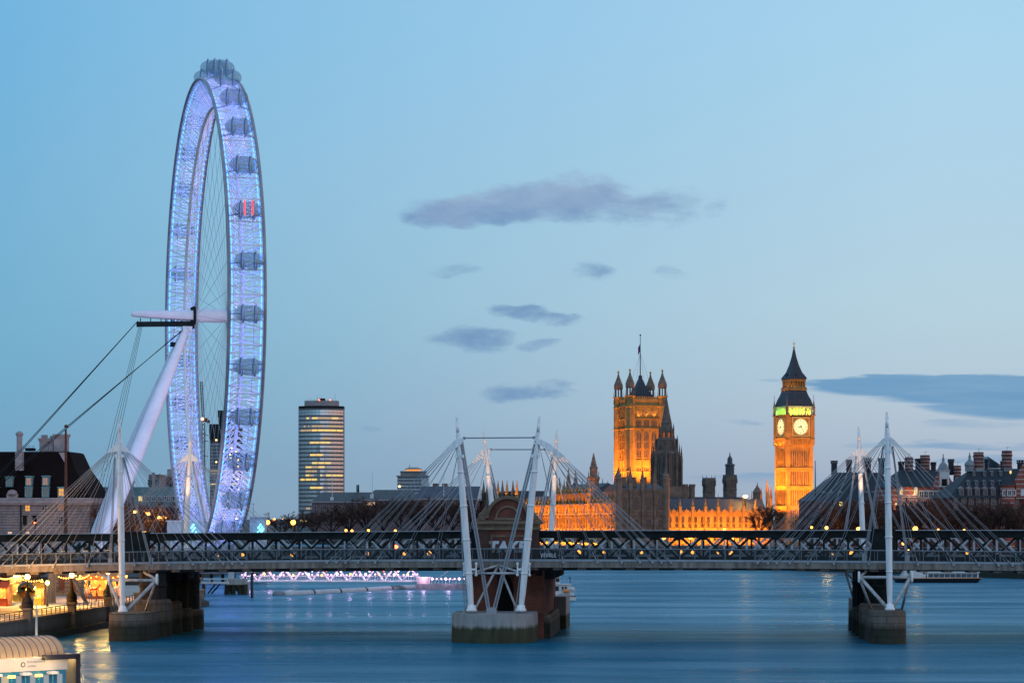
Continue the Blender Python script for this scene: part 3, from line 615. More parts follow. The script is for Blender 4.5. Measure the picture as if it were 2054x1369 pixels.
# ---- railway bridge
rb = B.root('railway_bridge', 'dark iron railway bridge with crossed lattice trusses between the two footbridges', 'railway bridge')
pan = B.u(1218.5, 10)-B.u(1170.6, 10); pu0 = B.u(1170.6, 10)
gap0, gap1 = B.u(948, 10), B.u(1081, 10)
def truss(v, m, name, gaps):
    t = MB()
    sweep(t, -82, 82, v-.35, v+.35, 12.95, 13.9, zr, 3.1); sweep(t, -82, 82, v-.55, v+.55, 13.7, 13.72, zr, 3.1)
    o = t.build('truss', m, rb)
    bt = MB(); sweep(bt, -82, 82, v-.35, v+.35, 8.75, 10.5, zr, 3.1); bt.build('bottom_chord', m, o)
    n0 = int((-82-pu0)/pan); sides = [MB(), MB()]
    for i in range(n0, n0+int(164/pan)):
        a = pu0+i*pan; b_ = a+pan; za, zz = zr(a), zr(b_); w = sides[0 if a < 0 else 1]
        if any(g0 < a+pan*.5 < g1 for g0, g1 in gaps): continue
        w.box(a-.13, a+.13, v-.14, v+.14, 10.45+za, 13.0+za)
        for (p0, p1) in (((a+.3, 13.0+za), (b_-.25, 10.45+zz)), ((a+.25, 10.45+za), (b_-.3, 13.0+zz))):
            dx_, dz_ = p1[0]-p0[0], p1[1]-p0[1]; L = sqrt(dx_*dx_+dz_*dz_); nx, nz_ = -dz_/L*.15, dx_/L*.15; vo = -.2 if p0[1] > p1[1] else .06
            w.slab([(p0[0]+nx, p0[1]+nz_), (p0[0]-nx, p0[1]-nz_), (p1[0]-nx, p1[1]-nz_), (p1[0]+nx, p1[1]+nz_)][::1], v+vo, v+vo+.14)
        w.box(a-.3, a+.3, v-.21, v+.21, 12.7+za, 13.0+za)
    for w in sides: w.build('lattice_web', m, o)
    return o
truss(10, m_dark, 'near', [(gap0, gap1)])
truss(31, m_pale, 'far', [])  # pale colour carries the sky light on the far truss
dk = MB(); sweep(dk, -82, 82, 10.4, 30.6, 8.78, 9.35, zr, 3.1); dk.build('track_deck', m_dark, rb)
sweep(MB(), -82, 82, 12, 12.3, 9.36, 10.35, zr, 6.2).build('track_kerb', m_greyp, rb); sweep(MB(), -82, 82, 20, 20.4, 9.36, 10.2, zr, 6.2).build('track_kerb', m_greyp, rb)
for x0, x1 in ((250, 297), (1750, 1796), (945, 963), (1066, 1082)):
    a, b_ = B.u(x0, 9.4), B.u(x1, 9.4); MB().box(a, b_, 9.35, 10.6, 8.7+zr(a), 13.99+zr(a)).box(a-.15, b_+.15, 9.2, 10.7, 13.99+zr(a), 14.15+zr(a)).build('portal_panel', m_dark, rb)
for px0, tab in ((247, ((9.5, 1.75, 4.9), (17.5, 1.55, 4.4), (25, 1.5, 3.2), (33, 1.5, 2.8))), (1782, ((9.5, 1.5, 4.6), (18, 1.35, 4.0), (26, 1.3, 3.5), (33, 1.3, 3.2)))):
    uu = B.u(px0, -2.6)+(1.2 if px0 < 500 else -.6)
    for v, r, zt in tab:
        MB().lathe(uu, v, [(r, zt), (r, 6.5), (r*1.08, 6.6), (r*1.08, 6.9), (r, 7.0), (r, 8.5), (r*1.2, 8.6), (r*1.2, 8.85)], 20).build('caisson', mat('caisson_iron', (.045, .042, .04), (.022, .02, .02), scale=.7, rough=.8, stretch=(2, 2, .3)) if v == 9.5 and px0 < 500 else m_dark, rb, smooth=False)
        MB().lathe(uu, v, [(r*1.45, -1.5), (r*1.4, zt-.3), (r*1.25, zt)], 20).build('caisson_base', m_tide2, rb)
    cb = MB().box(uu-1.0, uu+1.0, 8, 35, 7.2, 8.6); cb.build('cross_girder', m_dark, rb)

# ---- far footbridge upstream
V2 = 42.0
fb = B.root('footbridge', 'far white cable-stayed footbridge seen beyond the railway truss with masts lit warm from below', 'footbridge', 'footbridges on either side of the railway')
foot_deck(fb, V2, -86, 80, False)
k_ = .885
aL2 = [381-7+(a-228)*k_ for a in aL]; aR2 = [1727+(a-1787)*k_ for a in aR]
side_pylon(fb, B, 368, 1190, 382, 876, 381, 910, aL2, 49.5, 50.5, V2-.12, V2+4.8, False, [(376, 925, 362, 1110), (386, 925, 425, 1110)], sc=.9, r=.40)
side_pylon(fb, B, 1735, 1190, 1722.5, 866, 1724, 899, aR2, 49.5, 50.5, V2-.12, V2+4.8, False, [(1718, 914, 1690, 1110), (1730, 914, 1765, 1110)], sc=.9, r=.40)
mid_pair(fb, B, 49.5, 51, V2-.12, V2+4.8, (1006, 1190, 971, 872), (1099, 1190, 1117, 871),
         ([(984, 902), (968, 901), (946, 927), (948, 929), (973, 916), (980, 910)], ((947, 928), (978, 912))),
         ([(1092, 901), (1098, 911), (1112, 917), (1130, 928), (1144, 927), (1122, 908), (1108, 900)], ((1142, 927), (1104, 914))),
         (985, 901, 1093, 901), [1046+(a-1000)*k_ for a in cL], [1046+(a-1000)*k_ for a in cR],
         [(975, 905, 1042, 1190, .1, 2), (1112, 905, 1052, 1190, .1, 2)], r=.42)
uL, uR, uM = B.u(368, 49), B.u(1735, 49), B.u(1052, 49)
for u_, w_ in ((uL, 2.3), (uR, 2.3), (uM, 4.8)):
    MB().prism([(u_-w_, 40), (u_+w_, 40), (u_+w_, 51), (u_+w_*.6, 53), (u_-w_*.6, 53), (u_-w_, 51)], -1.5, 4.0, 0, .97).build('pier_cap', m_tide2, fb)
struts(fb, B, [(1697, 1150, 44, 1716, 1212, 46, .18), (1699, 1150, 44, 1732, 1180, 46, .15), (398, 1160, 44, 352, 1212, 46, .2), (404, 1160, 44, 376, 1212, 46, .2), (1780, 1150, 44, 1745, 1212, 46, .18)], m=m_greyp)
for px_, py_, dx_ in ((381, 912, 0), (1724, 901, 0), (966, 912, -1), (1124, 914, 1)):
    p = B.p(px_, py_, 50.5)
    light('SPOT', (p[0]-dx_*1.5, 46.5, p[2]-11), 7000, (1, .52, .24), fb, (p[0]+dx_*.8, 50.0, p[2]-1), spot_size=radians(32), spot_blend=.6, shadow_soft_size=.2)
# ================================================================ the big wheel
WA = .2634; WZ = 5.0
WF = Fr(423.8, 614, WZ, WA); wh = WF.root('observation_wheel', 'giant white observation wheel lit blue and violet with glass capsules round its rim', 'ferris wheel')
ZH = CAMZ-(633-HZ)*614/F_-WZ; WR, WRI, WHF = 59.03, 52.45, 4.17
m_rim = mat('rim_steel', (.30, .31, .34), (.22, .23, .26), scale=.3, rough=.4)
m_lat = mat('lattice_white_steel', (.82, .82, .85), (.74, .74, .78), scale=.5, rough=.45)
m_led = glow('blue_led', (.08, .28, 1), 3.2); m_led2 = glow('violet_led', (.22, .27, 1), 1.5)
def ringpt(r, x, t): return (x, r*cos(t), ZH+r*sin(t))
def ringtube(mb, r, x, rad, n=160, k=8):
    vs = []; fs = []
    for i in range(n):
        t = 2*pi*i/n
        for j in range(k):
            a = 2*pi*j/k; vs.append(ringpt(r+rad*cos(a), x+rad*sin(a), t))
    for i in range(n):
        for j in range(k): fs.append((i*k+j, ((i+1) % n)*k+j, ((i+1) % n)*k+(j+1) % k, i*k+(j+1) % k))
    return mb.add(vs, fs)
for x in (-WHF, WHF): ringtube(MB(), WR, x, .42).build('outer_rim', m_rim, wh, smooth=True)
ringtube(MB(), WRI, 0, .42).build('inner_rim', m_lat, wh, smooth=True)
for x, r in ((-WHF+.75, WR-.75), (WHF-.75, WR-.75), (.0, WRI+.75)): ringtube(MB(), r, x, .14, 160, 5).build('light_strip', m_led if x else m_led2, wh)
lt = MB(); NB = 192
for i in range(NB):
    t0, t1 = 2*pi*i/NB, 2*pi*(i+1)/NB
    A0, A1 = ringpt(WR, -WHF, t0), ringpt(WR, -WHF, t1); B0, B1 = ringpt(WR, WHF, t0), ringpt(WR, WHF, t1); I0, I1 = ringpt(WRI, 0, t0), ringpt(WRI, 0, t1)
    main = .22 if i % 3 == 0 else .12
    for p, q_, r in ((A0, B0, main), (A0, I0, main), (B0, I0, main), (A0, I1, .12), (B0, I1, .12), ((A0, B1, .12) if i % 2 else (B0, A1, .12))): lt.tube(p, q_, r, n=4, cap=False)
for x, r in ((-WHF*.5, WR-3.2), (WHF*.5, WR-3.2), (-1.6, WR), (1.6, WR)): ringtube(lt, r, x, .09, 128, 4)
lt.build('lattice', m_lat, wh)
for i in range(64):
    t = 2*pi*i/64+.02; x = -WHF if i % 2 else WHF
    MB().tube((x*.98, 1.9*cos(t), ZH+1.9*sin(t)), ringpt(WRI, 0, t), .042, n=4, cap=False).build('spoke', m_cable, wh)
sp = MB()      # spindle on the axis, tapering towards its outer end
sp.lathe(0, 0, [(.5, -20.2), (.75, -19.5), (.95, -16), (1.25, -9), (1.45, -5.2), (1.66, -4.6), (1.72, 0), (1.72, 4.4), (1.2, 4.9), (1.1, 5.6), (.4, 5.9)], 24).xf(lambda a, b, c: (c, b, ZH+a))
sp.build('spindle', mat('spindle_white', (.78, .76, .82), (.7, .68, .75), scale=.5, rough=.4), wh, smooth=True)
for x in (-4.4, 4.3): MB().lathe(0, 0, [(1.75, -.35), (2.3, -.3), (2.3, .3), (1.75, .35)], 24).xf(lambda a, b, c: (c+x, b, ZH+a)).build('hub_flange', m_dark if x < 0 else m_rim, wh)
pf_ = MB(); pf_.box(-18.8, -5.0, -1.0, 1.0, ZH-2.75, ZH-1.55); [pf_.box(-18+i*2.6, -17.8+i*2.6, -.1, .1, ZH-1.55, ZH-.6) for i in range(5)]; pf_.box(-5.2, -4.4, -1, 1, ZH-3.4, ZH+2.0); pf_.xf(lambda a, b, c: (a, b, c-.06*(a+5)*-.5))
pf_.build('maintenance_gantry', m_dark, wh)
p = WF.p(347, 690, -1); MB().box(p[0]-.6, p[0]+.6, -1.5, .2, p[2]-.6, p[2]+.5).tube((p[0], -.7, p[2]+.5), (p[0]+.4, -.7, ZH-3), .05, n=4).build('maintenance_cradle', m_dark, wh)
m_leg = mat('leg_white', (.80, .79, .86), (.72, .71, .80), scale=.3, rough=.4)
ltop = Vector((-6.3, 0, ZH-3.2))
for px_, v_ in ((186, -13), (166, 21)):
    u_ = WF.u(px_+2, v_); foot = Vector((u_, v_, .2)); top = ltop+Vector((0, .9 if v_ > 0 else -.9, 0)); d = top-foot
    mb = MB(); ks = (0, .04, .2, .45, .65, .85, .97, 1); mb.path([foot+d*k for k in ks], [.9, 1.1, 1.55, 1.85, 1.75, 1.35, .95, .7], 18); mb.build('leg', m_leg, wh, smooth=True)
MB().box(-7.4, -5.0, -1.4, 1.4, ZH-4.0, ZH-2.9).build('leg_joint', m_leg, wh)
bl = WF.u(175, -4); MB().box(bl-2.0, bl+1.4, -14, 18, 3.2, 5.0).build('leg_platform', m_dark, wh)
for (x0, y0, x1, y1, v) in ((277, 643, -121, 1080, -12), (277, 643, -118, 1084, 10), (374, 656, -137, 1080, -14), (372, 656, -133, 1086, 12)):
    a = WF.p(x0, y0, 0); b_ = WF.p(x1, y1, v); MB().tube(a, b_, .095, n=6, cap=False).build('backstay', m_dark, wh)
for i in range(4):
    a = WF.p(280+i*2.2, 648, 0); b_ = WF.p(172+i*8, 1076, -6+4*i); MB().tube(a, b_, .06, n=4, cap=False).build('tie_cable', m_dark, wh)
# capsules
m_cap = mat('capsule_glass', (.10, .26, .36), (.06, .16, .25), scale=.5, rough=.15, spec=.8); m_cap.node_tree.nodes['Principled BSDF'].inputs['Alpha'].default_value = .38
cm = MB().lathe(0, 0, [(.5, -3.4), (1.25, -2.9), (1.8, -1.9), (2.0, -.7), (2.0, .7), (1.8, 1.9), (1.25, 2.9), (.5, 3.4)], 16).xf(lambda a, b, c: (c, a, b)); cme = cm.mesh('capsule', m_cap, True)
redme = MB().tube((0, 0, -1.7), (0, 0, 1.7), .16, n=6).mesh('red_light', glow('red_light', (1, .05, .04), 2.2))
rg = MB()
for xx in (-1.5, 1.5):
    vs = []
    for i in range(24):
        t = 2*pi*i/24
        for (r, z) in ((2.02, -.14), (2.28, -.14), (2.28, .14), (2.02, .14)): vs.append((xx+z, r*cos(t), r*sin(t)))
    rg.add(vs, [(i*4+j, ((i+1) % 24)*4+j, ((i+1) % 24)*4+(j+1) % 4, i*4+(j+1) % 4) for i in range(24) for j in range(4)])
    rg.tube((xx, 0, -2.2), (xx*2.6, 0, -3.3), .16, n=5)
rme = rg.mesh('mounting_ring', mat('ring_white', (.36, .42, .52), rough=.45))
fl = MB().box(-3.0, 3.0, -1.5, 1.5, -1.05, -.9).box(-2.6, 2.6, -.5, .5, -.9, -.45)
RED = min((i for i in range(32) if cos(2*pi*(i+.38)/32) < 0), key=lambda i: abs(sin(2*pi*(i+.38)/32)-.30))
for i in range(32):
    t = 2*pi*(i+.38)/32; r = WR+3.15; red = i == RED
    c = inst('capsule', cme, wh, (0, r*cos(t), ZH+r*sin(t)), label='capsule with two red lights, the only one' if red else None)
    if red: [inst('red_light', redme, c, (sx_, -2.05, .3)) for sx_ in (-.9, .9)]
    k = inst('mounting_ring', rme, c); k.rotation_euler = (t-pi/2, 0, 0)
for i in range(64):
    t = 2*pi*(i+.5)/64; light('POINT', ringpt(WR-2.3, 0, t), 420, (.13, .24, 1.0) if i % 4 else (.40, .32, 1), wh, shadow_soft_size=.6)
light('SPOT', WF.p(300, 1110, -75), 62000, (.78, .74, 1.0), wh, (-14, 0, 38), spot_size=radians(70), spot_blend=.8, shadow_soft_size=1)
light('SPOT', WF.p(330, 1090, -35), 26000, (.8, .66, 1.0), wh, (-3, 0, ZH), spot_size=radians(30), spot_blend=.8, shadow_soft_size=1)
# landing stage under the wheel
bf = Fr(425, 604, 0, 0); bd = bf.root('boarding_platform', 'white boarding platform with glass screens and blue lights under the big wheel', 'platform')
x0, x1 = bf.u(318), bf.u(532)
MB().box(x0, x1, -2, 10, 2.2, 4.6).build('deck', m_greyp, bd)
for a, b_, y in ((334, 418, 1045), (500, 530, 1037), (430, 470, 1058)):
    ua, ub = bf.u(a), bf.u(b_); zt = bf.z(y); MB().box(ua, ub, 1, 6, 4.6, zt).build('screen_wall', m_pale, bd)
    MB().box(ua-.3, ub+.3, .6, 6.4, zt, zt+.25).build('canopy', m_boat, bd)
MB().tube(bf.p(508, 1066), bf.p(508, 1008), .12, n=6).box(bf.u(500), bf.u(516), -.05, .05, bf.z(1010), bf.z(1009)).build('flood_mast', m_pale, bd)
for a, y in ((386, 1055), (388, 1062), (391, 1070), (520, 1055), (523, 1060), (526, 1064), (515, 1070)):
    p = bf.p(a, y, -.6); MB().tube((p[0]-.35, p[1], p[2]-.5), (p[0]+.4, p[1], p[2]+.6), .17, n=5).build('blue_light', m_lampc, bd)
for i in range(9):
    x = x0+2+i*(x1-x0-4)/8; MB().tube((x, -1, -1), (x, -1, 2.3), .4, n=8).build('pile', m_dark, bd)
# ================================================================ the palace across the river
PA = radians(17.0)
AMB = (1, .31, .018)
# shared pieces
def pinnacle_mesh(w, h, m, n=4):
    mb = MB(); r = w*.7
    mb.lathe(0, 0, [(r, 0), (r, h*.42), (r*1.25, h*.43), (r*1.25, h*.47), (r*.85, h*.5), (r*.38, h*.78), (r*.12, h*.93), (r*.3, h*.945), (r*.3, h*.965), (r*.05, h)], n, rot=pi/4); return mb.mesh('pinnacle', m)
def lancet_mesh(w, h, lights=2, rows=2, m=(m_stone, m_glassd)):    # glass set in a stone frame with mullions, pointed head; x across, -y outward
    mb = MB(); hw = w/2; hp = h-hw*1.1
    head = [(hw*cos(t), hp+hw*1.1*sin(t)) for t in [pi*i/8 for i in range(9)]]
    mb.slab([(-hw, 0), (hw, 0)]+head, .0, .12, 1)
    for i in range(1, lights): x = -hw+w*i/lights; mb.box(x-w*.05, x+w*.05, -.12, -.001, 0, h*.93)
    for j in range(1, rows): z = hp*j/rows; mb.box(-hw, hw, -.1, -.002, z-h*.02, z+h*.02)
    for i in range(8):
        a, b_ = head[i], head[i+1]; k = 1.22; mb.slab([a, b_, (b_[0]*k, hp+(b_[1]-hp)*k), (a[0]*k, hp+(a[1]-hp)*k)][::-1], -.16, -.003)
    mb.box(-hw*1.2, -hw, -.16, -.003, -.1, hp).box(hw, hw*1.2, -.16, -.003, -.1, hp).box(-hw*1.3, hw*1.3, -.25, -.003, -.25, -.1)
    return mb.mesh('window', list(m))
def facewin(root, me, face, a, z, b=0.0, name='window'):
    ox, oy, ang = face; c, s = cos(ang), sin(ang); return inst(name, me, root, (ox+a*c+b*s, oy+a*s-b*c, z), ang)
def fbox(mb, face, a0, a1, b0, b1, z0, z1, m=0):     # box on a face: a along it, b outward from it
    ox, oy, ang = face; c, s = cos(ang), sin(ang)
    P = lambda a, b, z: (ox+a*c+b*s, oy+a*s-b*c, z)
    return mb.hexa([P(a0, b1, z0), P(a1, b1, z0), P(a1, b0, z0), P(a0, b0, z0), P(a0, b1, z1), P(a1, b1, z1), P(a1, b0, z1), P(a0, b0, z1)], m)
def crenel(mb, face, a0, a1, b, z, h=1.1, w=.9, t=.4):
    n = max(2, int((a1-a0)/(2*w))); st = (a1-a0)/n
    fbox(mb, face, a0, a1, b-t, b, z, z+h*.5)
    for i in range(n): fbox(mb, face, a0+st*(i+.2), a0+st*(i+.75), b-t, b, z+h*.5, z+h)
def wall_light(root, face, a0, a1, b, z, power, tilt, col=AMB, up=10):
    ox, oy, ang = face; c, s = cos(ang), sin(ang); a = (a0+a1)/2
    l = bpy.data.lights.new('floodlight', 'AREA'); l.shape = 'RECTANGLE'; l.size = abs(a1-a0); l.size_y = .4; l.energy = power; l.color = col; l.spread = radians(150)
    o = bpy.data.objects.new('floodlight', l); COL.objects.link(o); o.parent = root
    o.location = (ox+a*c+b*s, oy+a*s-b*c, z)
    zax = -(Vector((-s, c, 0))*(1-tilt)+Vector((0, 0, 1))*tilt).normalized(); xax = Vector((c, s, 0)); yax = zax.cross(xax).normalized()
    o.rotation_euler = Matrix((xax, yax, zax)).transposed().to_euler(); return o

# ---------------------------------------------------------------- the great square tower with four turrets
w_ = 20.6; T0 = Fr(1263, 1400, GZ, PA)
near = Vector((T0.X, T0.Y)); ctr = near+Vector((cos(PA), sin(PA)))*w_/2+Vector((-sin(PA), cos(PA)))*w_/2
TF = Fr(CX+ctr.x*F_/ctr.y, ctr.y, GZ, PA)
vt = TF.root('great_tower', 'floodlit orange square gothic tower with four turrets and a flagpole, tallest of the palace', 'tower')
h = w_/2; FRT = (-h, -h, 0.0); LFT = (-h, h, -pi/2)
zt = lambda py: CAMZ-(py-HZ)*1393/F_-GZ
zpar = zt(802)
b_ = MB(); b_.box(-h, h, -h, h, 0, zpar)
for fc in (FRT, LFT):
    for py in (812, 838, 858, 922, 945): fbox(b_, fc, 1.6, w_-1.6, -.01, .35, zt(py)-.3, zt(py)+.3)
    for a in (5.6, 10.3, 15.0): fbox(b_, fc, a-2.9+.2, a-2.9+.9, 0, .5, 0, zt(862)); 
    for i in range(22): fbox(b_, fc, 2.2+i*.75, 2.5+i*.75, 0, .22, zt(837), zt(813))
b_.build('wall', m_stone, vt)
p_ = MB()
for fc in (FRT, LFT, (h, -h, pi/2), (h, h, pi)): crenel(p_, fc, 2, w_-2, .3, zpar, 2.6, .55, .5)
p_.build('parapet', m_stone, vt)
big = lancet_mesh(2.6, zt(866)-zt(897), 3, 2); mid = lancet_mesh(2.6, zt(900)-zt(916), 3, 1); slit = lancet_mesh(.55, zt(842)-zt(855), 1, 1); low = lancet_mesh(.6, zt(938)-zt(944), 1, 1)
belf = lancet_mesh(3.1, zt(822)-zt(832), 3, 1)
for fc, cols in ((FRT, (5.6, 10.3, 15.0)), (LFT, (5.6, 10.3, 15.0))):
    for a in cols:
        facewin(vt, big, fc, a, zt(897), .02); facewin(vt, mid, fc, a, zt(916), .02); facewin(vt, belf, fc, a, zt(832), .02)
        for k in (-1.5, -.5, .5, 1.5): facewin(vt, slit, fc, a+k*.85, zt(855), .02); 
        for k in (-1, 0, 1): facewin(vt, low, fc, a+k*1.0, zt(944), .02)
for sx_, sy_ in ((-1, -1), (1, -1), (1, 1), (-1, 1)):
    t = MB(); cx_, cy_ = sx_*(h-.3), sy_*(h-.3); R = 2.75; zb_ = zt(795)
    t.lathe(cx_, cy_, [(R, 0), (R, zt(945)), (R*1.08, zt(944)), (R*1.08, zt(943)), (R, zt(942)), (R, zt(860)), (R*1.1, zt(859)), (R*1.1, zt(857)), (R, zt(856)), (R, zt(815)), (R*1.1, zt(814)), (R*1.1, zt(812)), (R*.95, zt(811)), (R*.95, zb_), (R*1.15, zb_+.5), (R*1.15, zb_+1.1)], 8, rot=pi/8)
    to = t.build('turret', m_stone, vt)
    c = MB(); zc = zb_+1.1
    for i in range(8):
        a = 2*pi*i/8+pi/8; c.tube((cx_+2.0*cos(a), cy_+2.0*sin(a), zc), (cx_+2.0*cos(a), cy_+2.0*sin(a), zt(776)), .3, n=4)
        c.tube((cx_+2.7*cos(a), cy_+2.7*sin(a), zc-.5), (cx_+2.7*cos(a), cy_+2.7*sin(a), zc+3.4), .2, .03, n=4)
    c.lathe(cx_, cy_, [(.35, zc), (.35, zt(776))], 8, rot=pi/8)
    c.lathe(cx_, cy_, [(2.3, zt(776)), (2.6, zt(774)), (2.6, zt(767)), (2.2, zt(763)), (1.5, zt(757)), (.75, zt(750)), (.35, zt(744)), (.2, zt(741))], 8, rot=pi/8)
    c.build('turret_cap', m_stoned, to)
    f_ = MB(); f_.ball((cx_, cy_, zt(740)), .75, 8).tube((cx_, cy_, zt(741)), (cx_, cy_, zt(735)), .22, .05, 6); f_.build('finial', m_gold, to)
bel = lancet_mesh(1.5, zt(797)-zt(806), 2, 1)
for sx_, sy_ in ((-1, -1), (1, -1), (-1, 1)):
    for an in (0.0, -pi/2): 
        fc = (sx_*(h-.3)+sin(an)*2.5, sy_*(h-.3)-cos(an)*2.5, an); facewin(vt, bel, fc, 0, zt(806), .1, 'turret_window')
rf = MB(); rf.lathe(0, 0, [(8.4, zpar), (7.6, zpar+4), (5.2, zpar+6), (1.2, zt(754)), (1.3, zt(752)), (.9, zt(748))], 4, rot=pi/4); 
for i in range(4):
    for k in range(-2, 3): a = pi/2*i; rf.tube((5.4*cos(a)-k*1.9*sin(a), 5.4*sin(a)+k*1.9*cos(a), zpar+3.5), (5.0*cos(a)-k*1.7*sin(a), 5.0*sin(a)+k*1.7*cos(a), zpar+9.5-abs(k)), .28, .05, 4)
rf.build('roof', m_iron, vt)
fp = MB(); fp.tube((0, 0, zt(754)), (0, 0, zt(668)), .32, .16, 8).ball((0, 0, zt(666.5)), .55, 8); [fp.tube((0, 0, zt(702)), (sx_*4.5, sy_*4.5, zt(768)), .05, n=4) for sx_, sy_ in ((-1, -1), (1, 1), (1, -1), (-1, 1))]
fo = fp.build('flagpole', m_iron, vt)
m_flag = mat('flag_cloth', (.32, .06, .10), (.10, .07, .22), scale=.7, rough=.9)
fg = MB(); vs = []
for i in range(9):
    x = -.2-i*.28*1.0; y = .25*sin(i*1.1)
    for j in range(2): vs.append((x*.55, y, zt(684)-j*4.6-i*.28))
for i in range(8): fg.add([vs[2*i], vs[2*i+2], vs[2*i+3], vs[2*i+1]], [(0, 1, 2, 3)])
fg.build('flag', m_flag, fo)
zl = zt(992)
for a in (3.5, 8, 12.6, 17):
    light('SPOT', (-h+a, -h-9.5, zl), 80000, AMB, vt, (-h+a, -h, zt(860)), spot_size=radians(84), spot_blend=.9, shadow_soft_size=.5)
for a in (4, 11, 17): light('SPOT', (-h-9.0, -h+a, zl+1), 105000, AMB, vt, (-h, -h+a, zt(860)), spot_size=radians(84), spot_blend=.9, shadow_soft_size=.5)
for a in (5.6, 10.3, 15.0): light('SPOT', (-h+a, -h-1.6, zt(836)), 2200, (1, .45, .08), vt, (-h+a, -h+.2, zt(818)), spot_size=radians(90), spot_blend=.8, shadow_soft_size=.2)
light('SPOT', (-h-2, h-1, zt(815)), 2500, AMB, vt, (-h, h-1, zt(800)), spot_size=radians(100), shadow_soft_size=.2)

# ---------------------------------------------------------------- the clock tower
cw = 13.4; C0 = Fr(1579, 1136, GZ, PA); near = Vector((C0.X, C0.Y)); PB = radians(18.9)
ctr = near+Vector((cos(PB), sin(PB)))*cw/2+Vector((-sin(PB), cos(PB)))*cw/2
CF = Fr(CX+ctr.x*F_/ctr.y, ctr.y, GZ, PB); ck = CF.root('clock_tower', 'floodlit orange gothic clock tower with glowing white dials and a green lit belfry', 'clock tower')
h = cw/2; zt = lambda py: CAMZ-(py-HZ)*1134/F_-GZ
FRT = (-h, -h, 0.0); LFT = (-h, h, -pi/2); FACES = (FRT, LFT, (h, -h, pi/2), (h, h, pi))
s_ = MB(); s_.box(-h+.35, h-.35, -h+.35, h-.35, 0, zt(892))
for fc in FACES[:2]:
    for py in (938, 975, 1015, 1042): fbox(s_, fc, 0, cw, -.6, .28, zt(py)-.35, zt(py)+.35); fbox(s_, fc, .3, cw-.3, -.6, -.08, zt(py)-1.6, zt(py)-.36)
    for i in range(11): fbox(s_, fc, 2.0+i*(cw-4)/10-.14, 2.0+i*(cw-4)/10+.14, -.36, -.02 if i % 2 == 0 else -.14, 0, zt(900))
for sx_ in (-1, 1):
    for sy_ in (-1, 1): s_.box(sx_*(h-.75)-.8, sx_*(h-.75)+.8, sy_*(h-.75)-.8, sy_*(h-.75)+.8, 0, zt(890))
s_.build('shaft', m_stone, ck)
for fc in FACES[:2]:
    for pa, pb3 in ((903, 935), (943, 972), (980, 1012), (1020, 1040), (1047, 1062)):
        sl_ = MB().box(-.2, .2, -.02, .1, 0, zt(pa)-zt(pb3)).box(-.36, -.2, -.1, .1, 0, zt(pa)-zt(pb3)).box(.2, .36, -.1, .1, 0, zt(pa)-zt(pb3)).slab([(-.36, zt(pa)-zt(pb3)), (.36, zt(pa)-zt(pb3)), (0, zt(pa)-zt(pb3)+.6)], -.1, .1)
        sm_ = MB(); sm_.box(-.2, .2, -.02, .1, 0, zt(pa)-zt(pb3), 1).box(-.33, -.2, -.1, .1, 0, zt(pa)-zt(pb3)).box(.2, .33, -.1, .1, 0, zt(pa)-zt(pb3)); sme = sm_.mesh('window', [m_stone, m_glassd])  # dark strips between the ribs stand in for the panels' shaded recesses
        for i in range(10): facewin(ck, sme, fc, 2.0+(i+.5)*(cw-4)/10, zt(pb3), -.33)
e_ = MB(); hh = h+.45
e_.box(-hh+.4, hh-.4, -hh+.4, hh-.4, zt(892), zt(880)); e_.box(-hh-.1, hh+.1, -hh-.1, hh+.1, zt(880), zt(876)); e_.box(-hh+.2, hh-.2, -hh+.2, hh-.2, zt(876), zt(834))
for sx_ in (-1, 1):
    for sy_ in (-1, 1): e_.box(sx_*(hh-.9)-1.0, sx_*(hh-.9)+1.0, sy_*(hh-.9)-1.0, sy_*(hh-.9)+1.0, zt(892), zt(832.5))
for fc in ((-hh, -hh, 0.0), (-hh, hh, -pi/2)):
    for i in range(13): fbox(e_, fc, 1.9+i*(2*hh-3.8)/12-.18, 1.9+i*(2*hh-3.8)/12+.18, -.41, -.05, zt(891), zt(881))
e_.box(-hh-.55, hh+.55, -hh-.55, hh+.55, zt(832.4), zt(830.4))
e_.build('clock_stage', m_stone, ck)
m_dial = glow('dial_opal_glass', (1, .84, .38), 1.25); m_dk = mat('dial_black', (.008, .008, .012), rough=.5)
zc = zt(854.5); DR = 3.75
